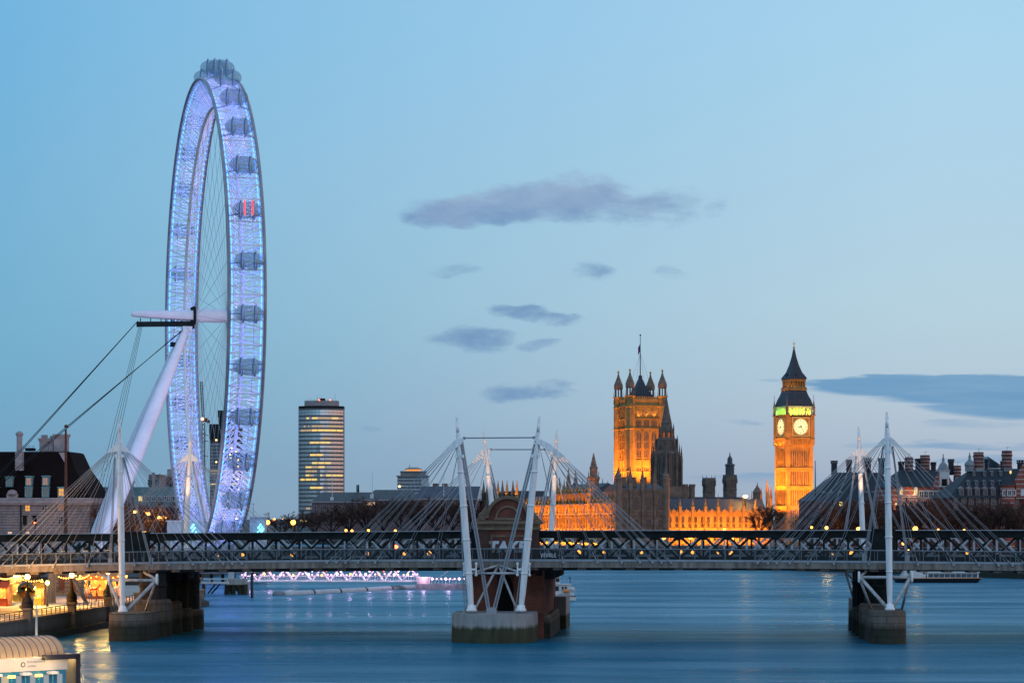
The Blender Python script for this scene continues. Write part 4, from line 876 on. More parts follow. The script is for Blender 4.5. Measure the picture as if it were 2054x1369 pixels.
def clock(fc):
    def place(mb, name, m, parent):
        o = mb.build(name, m, parent); return o
    ox, oy, ang = fc; a = hh; c, s = cos(ang), sin(ang)
    root = inst('clock_face', MB().lathe(0, 0, [(DR, .0), (DR, .12)], 48).xf(lambda x, y, z: (x, -z, y)).mesh('clock_face', m_dial), ck, (ox+a*c-.18*s, oy+a*s+.18*c, zc), ang)
    root.location = (ox+a*c+(-.1)*s, oy+a*s-(-.1)*c, zc)
    sq = MB()
    for x0, x1, z0, z1 in ((-4.55, 4.55, 4.0, 4.5), (-4.55, 4.55, -4.5, -4.0), (-4.5, -4.0, -3.99, 3.99), (4.0, 4.5, -3.99, 3.99)): sq.box(x0, x1, -.28, -.01, z0, z1)
    sq.build('dial_surround', m_gold, root)
    n = MB()
    for i in range(12):
        t = 2*pi*i/12; r0, r1 = DR*.66, DR*.88; w = .16
        for k in (-.18, 0, .18) if i % 3 else (-.24, -.08, .08, .24):
            d = Vector((sin(t), 0, cos(t))); e = Vector((cos(t), 0, -sin(t))); y = Vector((0, -.16, 0))
            pts = [d*r0+e*(k-.03), d*r0+e*(k+.03), d*r1+e*(k+.035), d*r1+e*(k-.035)]
            n.hexa([tuple(p+y) for p in pts]+[tuple(p+Vector((0, -.125, 0))) for p in pts])
    for rr in (DR*.95, DR*.62):
        for i in range(48):
            t0, t1 = 2*pi*i/48, 2*pi*(i+1)/48; n.tube((rr*sin(t0), -.14, rr*cos(t0)), (rr*sin(t1), -.14, rr*cos(t1)), 0.03 if rr < 3 else .06, n=4, cap=False)
    n.build('numerals', m_dk, root)
    for nm, ang_, L, w in (('hour_hand', radians(252), 2.1, .22), ('minute_hand', radians(148), 3.3, .12)):
        d = Vector((sin(ang_), 0, cos(ang_))); e = Vector((cos(ang_), 0, -sin(ang_))); hb = MB()
        pts = [d*-.7+e*w, d*L*.6+e*w*.8, d*L, d*L*.6-e*w*.8, d*-.7-e*w]
        hb.slab([(p.x, p.z) for p in pts][::-1], -.26, -.2); hb.build(nm, m_dk, root)
    return root
clock((-hh+.2, -hh+.2, 0.0)); clock((-hh+.2, hh-.2, -pi/2))
# belfry openings with the green light inside
bz0, bz1 = zt(830.3), zt(813); hb = h-.1
m_belf = mat('belfry_stone', (.50, .50, .40), (.40, .40, .30), scale=.5, rough=.85)
a_ = MB()
for fc in ((-hb, -hb, 0.0), (-hb, hb, -pi/2), (hb, -hb, pi/2), (hb, hb, pi)):
    L = 2*hb
    for i in range(8): 
        x = 1.0+i*(L-2.0)/7; fbox(a_, fc, x-.32, x+.32, -.7, 0, bz0, bz1-.7)
        if i < 7:
            for k in range(4):
                t0, t1 = pi*k/4, pi*(k+1)/4; xm = x+(L-2)/14; r = (L-2)/14-.32
                fbox(a_, fc, min(xm+r*cos(t0), xm+r*cos(t1)), max(xm+r*cos(t0), xm+r*cos(t1)), -.6, -.05, bz1-1.4+r*max(sin(t0), sin(t1))*.8, bz1-.7)
    fbox(a_, fc, 0, L, -.7, .1, bz1-.7, bz1)
a_.box(-3.6, 3.6, -3.6, 3.6, bz0, bz1-.2)
a_.build('belfry', m_belf, ck)
bp2 = MB()
for sx_ in (-1, 1):
    for sy_ in (-1, 1):
        x, y = sx_*(hh-.2), sy_*(hh-.2); bp2.lathe(x, y, [(.7, bz0), (.7, bz0+3.2), (.85, bz0+3.3), (.5, bz0+4.4), (.12, bz0+7.0), (.1, bz0+9.5)], 6)
bp2.build('corner_pinnacle', m_stoned, ck)
r1 = MB(); r1.lathe(0, 0, [((hb+.35)*1.4142, bz1), ((hb+.1)*1.4142, bz1+.6), (5.9*1.4142, zt(799)), (5.0*1.4142, zt(790)), (4.35*1.4142, zt(780.5))], 4, rot=pi/4)
for fc, L0 in (((-hb, -hb, 0.0), 2*hb), ((-hb, hb, -pi/2), 2*hb)):
    for row, (py, n_, ins) in enumerate(((806, 6, 1.1), (798, 5, 2.1), (790, 4, 2.9))):
        for i in range(n_):
            x = ins+.6+(L0-2*ins-1.2)*(i+.5)/n_; fbox(r1, fc, x-.3, x+.3, -ins-.6, -ins+.5, zt(py)-.3, zt(py)+1.0)
r1.build('lower_roof', m_iron, ck)
ar_ = MB(); hl2 = 4.1; az0, az1 = zt(780.5), zt(758)
ar_.box(-hl2-.6, hl2+.6, -hl2-.6, hl2+.6, az0, az0+.5)
for fc in ((-hl2, -hl2, 0.0), (-hl2, hl2, -pi/2), (hl2, -hl2, pi/2), (hl2, hl2, pi)):
    for i in range(7): x = .3+i*(2*hl2-.6)/6; fbox(ar_, fc, x-.25, x+.25, -.5, 0, az0+.5, az1-.8)
    fbox(ar_, fc, -.1, 2*hl2+.1, -.6, .15, az1-1.0, az1); fbox(ar_, fc, -.45, 2*hl2+.45, .2, .3, az0+.5, az0+1.5)
ar_.box(-2.2, 2.2, -2.2, 2.2, az0+.5, az1-.1)
ar_.build('lantern', m_stone, ck)
r2 = MB(); r2.lathe(0, 0, [((hl2+.5)*1.4142, az1), ((hl2+.35)*1.4142, az1+.8), (2.9*1.4142, zt(744)), (1.75*1.4142, zt(729)), (.85*1.4142, zt(712)), (.3*1.4142, zt(697)), (.15, zt(694))], 4, rot=pi/4)
for fc in ((-hl2, -hl2, 0.0), (-hl2, hl2, -pi/2)): fbox(r2, fc, hl2-.7, hl2+.7, -.9, .2, az1+.8, az1+2.6)
r2.build('spire', m_iron, ck)
fi = MB(); fi.ball((0, 0, zt(693)), .6, 8).tube((0, 0, zt(694)), (0, 0, zt(677)), .16, .06, 6).box(-.9, .9, -.06, .06, zt(685)-.1, zt(685)+.12).box(-.06, .06, -.9, .9, zt(685)-.1, zt(685)+.12).ball((0, 0, zt(687)), .4, 6)
fi.build('finial', m_gold, ck)
for i in range(6):
    cc = [(.45, 1, .03), (1, .85, .04), (1, .85, .04), (.25, 1, .06), (1, .85, .05), (1, .8, .05)][i]
    light('POINT', (-hb+1.2+i*2.0, -hb+1.55, bz0+.5), 560, cc, ck, shadow_soft_size=.3)
    light('POINT', (-hb+1.55, -hb+1.4+i*2.0, bz0+.5), 560, (.30, 1, .02), ck, shadow_soft_size=.3)
for i in range(4):
    light('SPOT', (-hb+2+i*3.2, -hb-1.0, bz0+.3), 460, (1, .92, .04) if i != 1 else (.3, 1, .05), ck, (-hb+2+i*3.2, -hb, bz1-.5), spot_size=radians(120), shadow_soft_size=.15)
    light('SPOT', (-hb-1.0, -hb+2+i*3.2, bz0+.3), 460, (.34, 1, .02), ck, (-hb, -hb+2+i*3.2, bz1-.5), spot_size=radians(120), shadow_soft_size=.15)
for a in (2.2, 6.7, 11.2): light('SPOT', (-h+a, -h-24, zt(1058)), 105000, AMB, ck, (-h+a, -h, zt(950)), spot_size=radians(76), spot_blend=.9, shadow_soft_size=.4)
for a in (2.6, 7.0, 10.8): light('SPOT', (-h-8, -h+a, zt(1000)), 42000, AMB, ck, (-h, -h+a, zt(925)), spot_size=radians(100), spot_blend=.9, shadow_soft_size=.4)
for a in (2.6, 6.7, 10.8): light('SPOT', (-h-2.6, -h+a, zt(1034)), 14000, AMB, ck, (-h+.3, -h+a, zt(990)), spot_size=radians(90), spot_blend=.9, shadow_soft_size=.3)
for a in (2.5, 6.7, 11): light('SPOT', (-h-1.3, -h+a, zt(893)), 2200, AMB, ck, (-h-.1, -h+a, zt(872)), spot_size=radians(110), shadow_soft_size=.2)
light('POINT', (-2.6, -3.3, az0+1.0), 250, (1, .5, .2), ck, shadow_soft_size=.3)
for i in range(3): light('SPOT', (-hl2-2.2, -2.6+2.6*i, zt(790)), 500, AMB, ck, (-hl2, -2.6+2.6*i, zt(765)), spot_size=radians(80), shadow_soft_size=.2)

# ---------------------------------------------------------------- long ranges
def gothic_range(root, face, L, zs, zpar, bay, wins, m, depth=14, pin=None, roof=None, stringz=(), butt=.55, name='wall', cren=True):
    n = max(1, int(round(L/bay))); bay = L/n; mb = MB()
    fbox(mb, face, 0, L, -depth, 0, zs, zpar)
    for z in stringz: fbox(mb, face, 0, L, 0, .3, z-.25, z+.25)
    for i in range(n+1):
        a = i*bay; fbox(mb, face, a-.42, a+.42, 0, butt, zs, zpar-.4)
    mb.build(name, m, root)
    if cren:
        pb = MB(); crenel(pb, face, 0, L, .3, zpar, 1.5, .55, .45); pb.build('parapet', m, root)
    for i in range(n):
        for (me, z, offs) in wins:
            for o in offs: facewin(root, me, face, (i+.5+o)*bay, z, .02)
    if pin:
        for i in range(n+1): facewin(root, pin, face, i*bay, zpar-.3, .1, 'pinnacle')
    if roof:
        zr0, zr1, mr = roof; ox, oy, ang = face; c, s = cos(ang), sin(ang); P = lambda a, b, z: (ox+a*c+b*s, oy+a*s-b*c, z)
        rb_ = MB(); rb_.add([P(0, -.8, zr0), P(L, -.8, zr0), P(L, -depth/2, zr1), P(0, -depth/2, zr1), P(L, -depth+.5, zr0), P(0, -depth+.5, zr0)], [(0, 1, 2, 3), (3, 2, 4, 5), (0, 3, 5), (1, 4, 2)])
        rb_.build('roof', mr, root)
    return bay
# short front beside the clock tower, seen square on
NF = Fr(1338, 1113, GZ, PA); nf = NF.root('palace_wing', 'orange floodlit gothic palace wing between the dark corner block and the clock tower', 'palace wing', 'wings of the riverside palace')
Ln = NF.u(1541); zn = lambda py, u=25: NF.z(py, u)
wn = lancet_mesh(1.15, 2.6, 2, 1); wn2 = lancet_mesh(1.15, 1.8, 2, 1); wn3 = lancet_mesh(1.3, 3.4, 2, 2)
gothic_range(nf, (0, 0, 0.0), Ln, 0, zn(1029), 6.05, [(wn, zn(1047), (-.26, .26)), (wn2, zn(1057), (-.26, .26)), (wn3, zn(1084), (-.26, .26)), (wn3, zn(1104), (-.26, .26))], m_stone, 16, pinnacle_mesh(1.3, 7.2, m_stone), (zn(1029)+.6, zn(1000), m_slate), (zn(1030), zn(1059), zn(1066)), cren=True)
MB().box(Ln, Ln+3.2, 2.5, 9, 0, zn(1038)).build('link_block', m_stone, nf)
gm = MB(); gm.slab([(-1.3, 0), (1.3, 0), (.9, 1.0), (.35, 1.3), (0, 2.2), (-.35, 1.3), (-.9, 1.0)], -.3, 0); gme = gm.mesh('parapet_gable', m_stone)
for i in range(int(round(Ln/6.05))): facewin(nf, gme, (0, 0, 0.0), (i+.5)*Ln/int(round(Ln/6.05)), zn(1029)+.3, .35, 'parapet_gable')
for i in range(6): wall_light(nf, (0, 0, 0.0), Ln*i/6+.5, Ln*(i+1)/6-.5, 7.5, 1.0, 4300, .55)
# corner block by the water, not floodlit
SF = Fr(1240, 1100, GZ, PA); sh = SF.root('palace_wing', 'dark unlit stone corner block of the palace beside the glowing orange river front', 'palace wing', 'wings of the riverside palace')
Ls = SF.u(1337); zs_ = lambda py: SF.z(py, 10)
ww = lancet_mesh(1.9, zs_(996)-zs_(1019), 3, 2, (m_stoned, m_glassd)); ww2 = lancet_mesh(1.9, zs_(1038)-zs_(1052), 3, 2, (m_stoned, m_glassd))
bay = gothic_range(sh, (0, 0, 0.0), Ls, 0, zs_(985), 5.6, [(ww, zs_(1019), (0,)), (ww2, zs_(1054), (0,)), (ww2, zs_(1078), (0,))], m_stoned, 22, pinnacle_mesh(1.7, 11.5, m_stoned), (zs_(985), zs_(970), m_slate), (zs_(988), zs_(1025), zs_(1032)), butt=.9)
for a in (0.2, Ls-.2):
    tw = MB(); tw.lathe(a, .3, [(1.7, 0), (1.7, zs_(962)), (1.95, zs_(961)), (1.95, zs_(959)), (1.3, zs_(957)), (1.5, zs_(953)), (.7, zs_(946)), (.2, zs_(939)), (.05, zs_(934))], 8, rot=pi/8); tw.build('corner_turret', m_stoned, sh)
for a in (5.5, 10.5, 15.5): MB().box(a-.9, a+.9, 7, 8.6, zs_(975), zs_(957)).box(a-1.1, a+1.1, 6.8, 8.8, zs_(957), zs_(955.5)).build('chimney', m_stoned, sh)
# long river front
RF = Fr(1240, 1101.5, GZ, PA); rf_ = RF.root('palace_wing', 'long orange floodlit gothic river front of the palace with rows of tall windows', 'palace wing', 'wings of the riverside palace')
FR = lambda L0: (-.8, 1.5+L0, -pi/2)      # faces the river; a runs back towards the viewer
def rz(py, L0): return RF.z(py, 0, L0)
wr = lancet_mesh(2.0, 5.4, 2, 2); wr2 = lancet_mesh(2.5, 3.6, 2, 1); wr3 = lancet_mesh(2.0, 5.0, 2, 2)
pr = pinnacle_mesh(1.2, 4.6, m_stone)
zA = rz(1032, 20); zB = rz(1009, 20); zC = rz(990, 60)
def river_piece(L0, L1, ztop, wins, pin=pr): gothic_range(rf_, (-.8, L1, -pi/2), L1-L0, 0, ztop, 5.1, wins, m_stone, 18, pin, (ztop+.5, ztop+5, m_slate), (zA, zA+.9, 7.5, 13.2), butt=.6)
wl0 = [(wr3, 1.2, (0,)), (wr3, 8.0, (0,))]
river_piece(2, 36, zB, wl0+[(wr2, zA+1.0, (0,))]); river_piece(37, 93, zC, wl0+[(wr2, zA+1.0, (0,)), (wr2, zB-1.0+.8, (0,))]); river_piece(94, 152, zB-.4, wl0+[(wr2, zA+1.0, (0,))])
for L0, L1, P_ in ((2, 36, 13000), (37, 65, 11000), (65, 93, 11000), (94, 123, 11000), (123, 152, 11000)): wall_light(rf_, (-.8, L1, -pi/2), .5, L1-L0-.5, 9, .5, P_, .5)
for L0, L1, P_ in ((3, 36, 2600), (38, 93, 5200), (95, 152, 5200)): wall_light(rf_, (-.8, L1, -pi/2), .5, L1-L0-.5, 2.2, zA+.3, P_*1.2, .75)
for L0, L1, zz in ((2, 36, zB), (37, 93, zC), (94, 152, zB-.4)):
    for z in ((zA+.6, zz) if zz != zC else (zA+.6, zB-.2, zC)):
        cb_ = MB(); fbox(cb_, (-.8, L1, -pi/2), -.3, L1-L0+.3, .02, .95, z-.3, z+.28); cb_.build('cornice', m_stoned, rf_)  # dark copy of the stone paints the shadow line along the mouldings
def tall_turret(root, x, y, zt_, R, m, light_side=False):
    t = MB(); t.lathe(x, y, [(R, 0), (R, zt_-17), (R*1.15, zt_-16.6), (R*1.15, zt_-16), (R, zt_-15.6), (R, zt_-12.5), (R*1.2, zt_-12.2), (R*1.2, zt_-11.4), (R*.72, zt_-10.8), (R*.72, zt_-7.5), (R*.85, zt_-7.2), (R*.6, zt_-6), (R*.22, zt_-1.8), (R*.06, zt_)], 8, rot=pi/8)
    for i in range(8): a = 2*pi*i/8; t.tube((x+R*1.05*cos(a), y+R*1.05*sin(a), zt_-13), (x+R*1.05*cos(a), y+R*1.05*sin(a), zt_-8.6), R*.1, R*.02, 4)
    return t.build('turret', m, root)
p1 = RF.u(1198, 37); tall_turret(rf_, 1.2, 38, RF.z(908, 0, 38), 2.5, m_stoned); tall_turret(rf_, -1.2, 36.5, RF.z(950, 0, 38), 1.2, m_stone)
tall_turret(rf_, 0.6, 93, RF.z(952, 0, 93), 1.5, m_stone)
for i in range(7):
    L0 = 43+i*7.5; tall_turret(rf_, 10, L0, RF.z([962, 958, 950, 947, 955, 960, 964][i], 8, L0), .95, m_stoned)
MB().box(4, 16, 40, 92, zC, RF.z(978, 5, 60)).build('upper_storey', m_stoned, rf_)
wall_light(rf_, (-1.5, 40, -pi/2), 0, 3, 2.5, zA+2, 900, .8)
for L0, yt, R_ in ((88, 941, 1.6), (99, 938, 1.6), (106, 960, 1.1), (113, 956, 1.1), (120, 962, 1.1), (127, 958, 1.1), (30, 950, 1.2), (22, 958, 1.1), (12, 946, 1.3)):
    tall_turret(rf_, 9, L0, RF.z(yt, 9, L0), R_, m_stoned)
light('SPOT', (-4, 90, RF.z(1008, 0, 93)), 2600, AMB, rf_, (.6, 93, RF.z(968, 0, 93)), spot_size=radians(50), shadow_soft_size=.3)
light('SPOT', (-5, 33.5, RF.z(1008, 0, 36)), 3200, AMB, rf_, (-1.2, 36.5, RF.z(970, 0, 36)), spot_size=radians(50), shadow_soft_size=.3)
for px_, yt, R_ in ((1362, 986, .9), (1392, 990, .7), (1441, 988, .7), (1486, 990, .7), (1508, 984, .9), (1527, 976, 1.0)):
    tall_turret(nf, NF.u(px_, 9), 9, NF.z(yt, NF.u(px_, 9), 9), R_, m_stoned)
# far end pavilion seen over the brick gable
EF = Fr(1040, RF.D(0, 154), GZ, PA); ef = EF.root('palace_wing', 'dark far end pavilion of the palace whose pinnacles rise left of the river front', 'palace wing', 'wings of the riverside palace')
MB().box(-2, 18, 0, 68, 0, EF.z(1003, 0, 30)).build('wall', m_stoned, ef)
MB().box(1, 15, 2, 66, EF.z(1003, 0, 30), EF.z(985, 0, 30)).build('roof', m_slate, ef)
for px_, lit in ((970, 0), (978, 0), (991, 0), (999, 1), (1008, 0), (1017, 1), (1029, 0), (1037, 2)):
    v_ = 2.0; kx = (px_-CX)/F_
    # solve the distance along the river face that shows at this pixel
    lo, hi = 0.0, 75.0
    for _ in range(40):
        md = (lo+hi)/2; X = EF.X-md*sin(PA); Y = EF.Y+md*cos(PA)
        if X/Y > kx: lo = md
        else: hi = md
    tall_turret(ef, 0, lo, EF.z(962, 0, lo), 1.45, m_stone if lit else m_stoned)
    if lit: light('SPOT', (-4.5, lo-3.5, EF.z(1000, 0, lo)), 2200*lit, AMB, ef, (0, lo, EF.z(978, 0, lo)), spot_size=radians(40), shadow_soft_size=.3)
# octagonal central lantern tower
OF = Fr(1337, 1238, GZ, PA); ot = OF.root('lantern_tower', 'dark octagonal stone tower with stepped pinnacled spire in front of the floodlit square tower', 'tower')
z_ = lambda py: OF.z(py)
t = MB(); t.lathe(0, 0, [(7.4, 0), (7.4, z_(985)), (7.0, z_(984)), (6.8, z_(912)), (7.1, z_(911)), (7.1, z_(907)), (5.2, z_(903)), (5.0, z_(884)), (5.3, z_(883)), (5.2, z_(880)), (3.4, z_(877)), (3.3, z_(866)), (3.6, z_(865)), (3.3, z_(862)), (2.5, z_(850)), (2.7, z_(848)), (1.7, z_(830)), (1.0, z_(814)), (.35, z_(800)), (.05, z_(792))], 8, rot=pi/8)
t.build('spire', m_stoneg, ot)
pb = MB()
for i in range(8):
    a = 2*pi*i/8+pi/8
    for R, zb0, zt0, r in ((7.6, 985, 893, .75), (5.5, 912, 872, .55), (3.6, 884, 848, .4), (6.6, 930, 888, .35)):
        pb.tube((R*cos(a), R*sin(a), z_(zb0)), (R*cos(a), R*sin(a), z_(zb0)*.35+z_(zt0)*.65), r, r, 4); pb.tube((R*cos(a), R*sin(a), z_(zb0)*.35+z_(zt0)*.65), (R*cos(a), R*sin(a), z_(zt0)), r*1.15, .05, 4)
    for k in (-.22, .22):
        b2 = a+k; pb.tube((6.95*cos(b2), 6.95*sin(b2), z_(985)), (6.95*cos(b2), 6.95*sin(b2), z_(912)), .22, n=4)
pb.build('pinnacle_ring', m_stoneg, ot)
lw = lancet_mesh(2.1, z_(918)-z_(975), 2, 2, (m_stoneg, m_glassd)); lw2 = lancet_mesh(1.2, z_(866)-z_(880)-.4, 2, 1, (m_stoneg, glow('lantern_glow', (1, .22, .04), .32)))
for i in range(8):
    a = 2*pi*i/8; an = a+pi/2
    inst('window', lw, ot, (6.5*cos(a), 6.5*sin(a), z_(975)), an)
    if i >= 3: inst('lantern_window', lw2, ot, (3.2*cos(a), 3.2*sin(a), z_(880)+.2), an)
MB().box(-11, 10, -12, 12, 0, z_(985)).box(-14, 12, -9, 6, 0, z_(975)).build('base_block', m_stoned, ot)
# towers standing behind the short front
def small_tower(px0, px1, D, ytop, name, label, py_pin=None, lantern=None, m=m_stoneg, pins=4):
    c = (px0+px1)/2; f = Fr(c, D, GZ, PA); r = f.root(name, label, 'tower'); hw = (px1-px0)/2*D/F_/(cos(PA)+sin(PA)); zt_ = f.z(ytop)
    b = MB(); b.box(-hw, hw, -hw, hw, 0, zt_)
    for fc in ((-hw, -hw, 0.0), (-hw, hw, -pi/2), (hw, -hw, pi/2), (hw, hw, pi)): crenel(b, fc, 0, 2*hw, .2, zt_, 1.4, .6, .4); fbox(b, fc, 0, 2*hw, 0, .25, zt_-1.5, zt_-1.1); fbox(b, fc, 0, 2*hw, 0, .25, zt_-hw*2.4, zt_-hw*2.2)
    b.build('wall', m, r)
    wm = lancet_mesh(hw*.5, hw*1.7, 2, 2, (m, m_glassd))
    for fc in ((-hw, -hw, 0.0), (-hw, hw, -pi/2)):
        for k in (.6, 1.4): facewin(r, wm, fc, hw*k, zt_-hw*2.0-.8, .03)
    if py_pin:
        pm = pinnacle_mesh(hw*.28, f.z(py_pin)-zt_+3, m)
        for sx_ in (-1, 1):
            for sy_ in (-1, 1): inst('pinnacle', pm, r, (sx_*hw, sy_*hw, zt_-3))
    if lantern:
        y1, y2, y3 = lantern; R = hw*.85; MB().lathe(0, 0, [(R, zt_), (R, f.z(y1)), (R*1.15, f.z(y1)+.2), (R*1.1, f.z(y1)+.9), (R*.62, f.z(y1)+1.2), (R*.55, f.z(y2)), (R*.6, f.z(y2)+.2), (R*.28, f.z(y2)+1.6), (R*.24, f.z(y3)-3), (R*.04, f.z(y3))], 8, rot=pi/8).build('spire', m_slate, r)
    return r, f, hw
small_tower(1410, 1434, 1290, 963, 'church_tower', 'small grey square tower with four thin pinnacles left of the stepped spire tower', 952)
small_tower(1451, 1477, 1240, 957, 'spire_tower', 'grey stone tower carrying a dark stepped spire behind the orange palace wing', 953, (934, 921, 906))
f = Fr(1381, 1180, GZ, PA); r = f.root('turret_pair', 'twin octagonal stone stacks with crenellated tops right of the central lantern tower', 'turret')
for d in (-1, 1): MB().lathe(d*1.9, 0, [(1.5, 0), (1.45, f.z(976)), (1.75, f.z(975)), (1.75, f.z(970.5)), (1.3, f.z(970.4)), (1.3, f.z(972))], 8).build('stack', m_stoneg, r)
MB().box(-6, 7, -2, 4, 0, f.z(1000)).build('roof_block', m_stoneg, r)
f = Fr(1519, 1190, GZ, PA); r = f.root('roof_turret', 'squat stone ventilation turret with pointed cap left of the clock tower', 'turret'); MB().lathe(0, 0, [(2.4, 0), (2.3, f.z(988)), (2.7, f.z(987)), (2.5, f.z(986)), (1.5, f.z(980)), (.6, f.z(975)), (.2, f.z(971)), (.1, f.z(966))], 8).build('wall', m_stoned, r)
for px_, ytop, lab, mm in ((1539, 960, 'slim dark stone pinnacle turret next to the clock tower shaft', m_stoned), (1546, 974, 'short orange lit pinnacle turret nearest to the clock tower', m_stone)):
    f = Fr(px_, 1150, GZ, PA); r = f.root('roof_turret', lab, 'turret'); zt_ = f.z(ytop); MB().lathe(0, 0, [(.85, 0), (.8, zt_-6), (1.0, zt_-5.8), (.8, zt_-5), (.3, zt_-1.5), (.05, zt_)], 8).build('wall', mm, r)
f = Fr(1400, 1230, GZ, PA); r = f.root('hall_roof', 'long dark slate hall roof behind the orange palace wing', 'hall'); MB().slab([(-26, 0), (30, 0), (30, f.z(1004)), (24, f.z(996)), (-20, f.z(996)), (-26, f.z(1004))], 0, 16).build('wall', m_slate, r)
# ================================================================ left bank
def winmesh(w, h, nx, ny, mf, mg, t=.14, name='window'):     # sash window, -y outward, material 0 frame, 1 glass
    mb = MB(); mb.box(-w/2, w/2, -.02, .1, 0, h, 1)
    mb.box(-w/2-t, -w/2, -.12, .02, -t, h+t).box(w/2, w/2+t, -.12, .02, -t, h+t).box(-w/2, w/2, -.12, .02, h, h+t).box(-w/2, w/2, -.16, .02, -t, 0)
    for i in range(1, nx): x = -w/2+w*i/nx; mb.box(x-.05, x+.05, -.07, -.021, 0, h)
    for j in range(1, ny): z = h*j/ny; mb.box(-w/2, w/2, -.065, -.022, z-.05, z+.05)
    return mb.mesh(name, [mf, mg])
m_lwin = mat('dim_window', (.10, .10, .10), (.05, .055, .06), scale=.6, rough=.2, emit=(1, .72, .5), es=.05)
m_gold_lit = glow('lit_window_gold', (1, .42, .06), .95)
# --- stone county building with a steep brown roof
H = Fr(0, 655, GZ, radians(-4)); ch = H.root('county_building', 'grand pale stone building with steep brown roof, dormers and chimneys at the left edge', 'building')
xl, xr = H.u(-60), H.u(180); zc = H.z(1012, 8); zrg = H.z(904, 6)
MB().box(xl, xr, 0, 26, 0, zc).build('wall', m_port, ch)
MB().box(xl, xr+.6, -.8, 26.6, zc, zc+.5).box(xl, xr+1.0, -1.2, 27, zc+.5, zc+1.15).box(xl, xr+.4, -.5, 26.4, zc+1.15, zc+1.9).build('cornice', m_portp, ch)
prof = [(0, 0.0), (1.0, 1.9), (2.4, 4.8), (4.2, 8.0), (5.8, (zrg-zc-1.9)*.98), (6.4, zrg-zc-1.9)]
rf = MB(); n_ = len(prof); vs = []
for d, z in prof: vs += [(xl, .6+d*.8, zc+1.9+z), (xr-.3-d*1.12, .6+d*.8, zc+1.9+z), (xr-.3-d*1.12, 25.4-d*.8, zc+1.9+z), (xl, 25.4-d*.8, zc+1.9+z)]
fs = []
for k in range(n_-1):
    for i in range(4): fs.append((k*4+i, k*4+(i+1) % 4, k*4+4+(i+1) % 4, k*4+4+i))
fs.append(tuple(range((n_-1)*4, n_*4))); rf.add(vs, fs); rf.build('roof', m_tile, ch)
def chimney(x0, x1, y0, y1, v, m=m_portp, hoop=False, pots=0):
    a, b_ = H.u(x0, v), H.u(x1, v); z0, z1 = H.z(y1, a, v), H.z(y0, a, v); w = b_-a
    mb = MB().box(a, b_, v, v+w*.7, z0, z1-.5).box(a-.2, b_+.2, v-.2, v+w*.7+.2, z1-.9, z1-.45).box(a-.35, b_+.35, v-.35, v+w*.7+.35, z1-.45, z1)
    for i in range(pots): x = a+.5+(w-1)*i/max(1, pots-1); mb.lathe(x, v+w*.35, [(.28, z1), (.22, z1+.9)], 8)
    return mb.build('chimney', m, ch)
a = H.u(38.5, 2); r = .78*1.02
MB().box(a-r*1.15, a+r*1.15, 1.2, 3.4, H.z(943, a, 2), H.z(906, a, 2)).lathe(a, 2.3, [(r, H.z(906, a, 2)), (r*.98, H.z(874, a, 2)), (r*1.3, H.z(872, a, 2)), (r*1.35, H.z(869, a, 2)), (r*.9, H.z(866, a, 2)), (.2, H.z(864, a, 2))], 14).build('ventilator', m_portp, ch)
chimney(79, 96, 878, 912, 8, pots=4); chimney(97, 107, 880, 908, 8, pots=2); chimney(108, 134, 870, 907, 7); 
sl_ = MB(); xa, xb, xc = H.u(119, 5), H.u(134, 5), H.u(134, 5); sl_.slab([(xa, H.z(907, xa, 5)), (xb, H.z(932, xb, 5)), (xb, H.z(907, xb, 5))][::1], 4.2, 8); sl_.build('gable_end', m_portp, ch)
rl = MB(); 
for x in (47, 58, 67): p = H.p(x, 895, 8); rl.tube((p[0], 8, p[2]-1.2), (p[0], 8, p[2]+.3), .04, n=4)
rl.tube(H.p(46, 894, 8), H.p(70, 894, 8), .04, n=4).box(H.u(52, 8), H.u(68, 8), 7, 10, H.z(904, 0, 8), H.z(898, 0, 8)); rl.build('roof_rail', m_dark, ch)
dm1 = winmesh(1.15, 1.75, 3, 3, m_teal, m_lwin, .3); dm2 = winmesh(1.25, 1.95, 3, 3, m_teal, m_lwin, .34); dm3 = winmesh(1.25, 1.95, 2, 2, m_teal, m_gold_lit, .34); dmp = winmesh(1.15, 1.75, 2, 3, m_teal, glow('lit_window_rose', (1, .45, .3), .4), .3)
for px_, py, v, me, lab in ((18, 973, .75, dm1, None), (57.5, 972.5, .75, dmp, None), (91, 972, .75, dmp, None), (-12, 973, .75, dm1, None), (57, 994.5, .1, dm2, None), (91, 994.5, .1, dm2, None), (123, 994.5, .1, dm3, 'dormer with its window lit orange'), (-10, 994.5, .1, dm2, None)):
    u_, z0 = H.u(px_, v), H.z(py, H.u(px_, v), v); d = MB().box(-.9, .9, 0.1, 3.2, -.4, 2.3).box(-1.05, 1.05, -.25, 3.3, 2.3, 2.55).build('dormer', m_teal, ch, label=lab); d.location = (u_, v, z0)
    inst('window', me, d, (0, -.02, .1))
a = H.u(25, .2); pd = MB().box(a-1.5, a+1.5, -.4, 1.2, zc+1.9, zc+3.0).lathe(0, 0, [(1.3, -.6), (1.3, .4)], 14).xf(lambda x, y, z: (x+a, z+.2, y*.8+zc+3.1), 8); pd.build('pediment', m_portp, ch)
w1 = winmesh(1.2, 1.45, 2, 2, m_portp, m_glassd); w1l = winmesh(1.2, 1.45, 2, 2, m_portp, m_gold_lit); w2 = winmesh(1.1, 1.9, 2, 3, m_portp, m_lwin); w2d = winmesh(1.1, 1.9, 2, 3, m_portp, m_glassd); w3l = winmesh(1.1, 1.1, 2, 2, m_portp, m_litp)
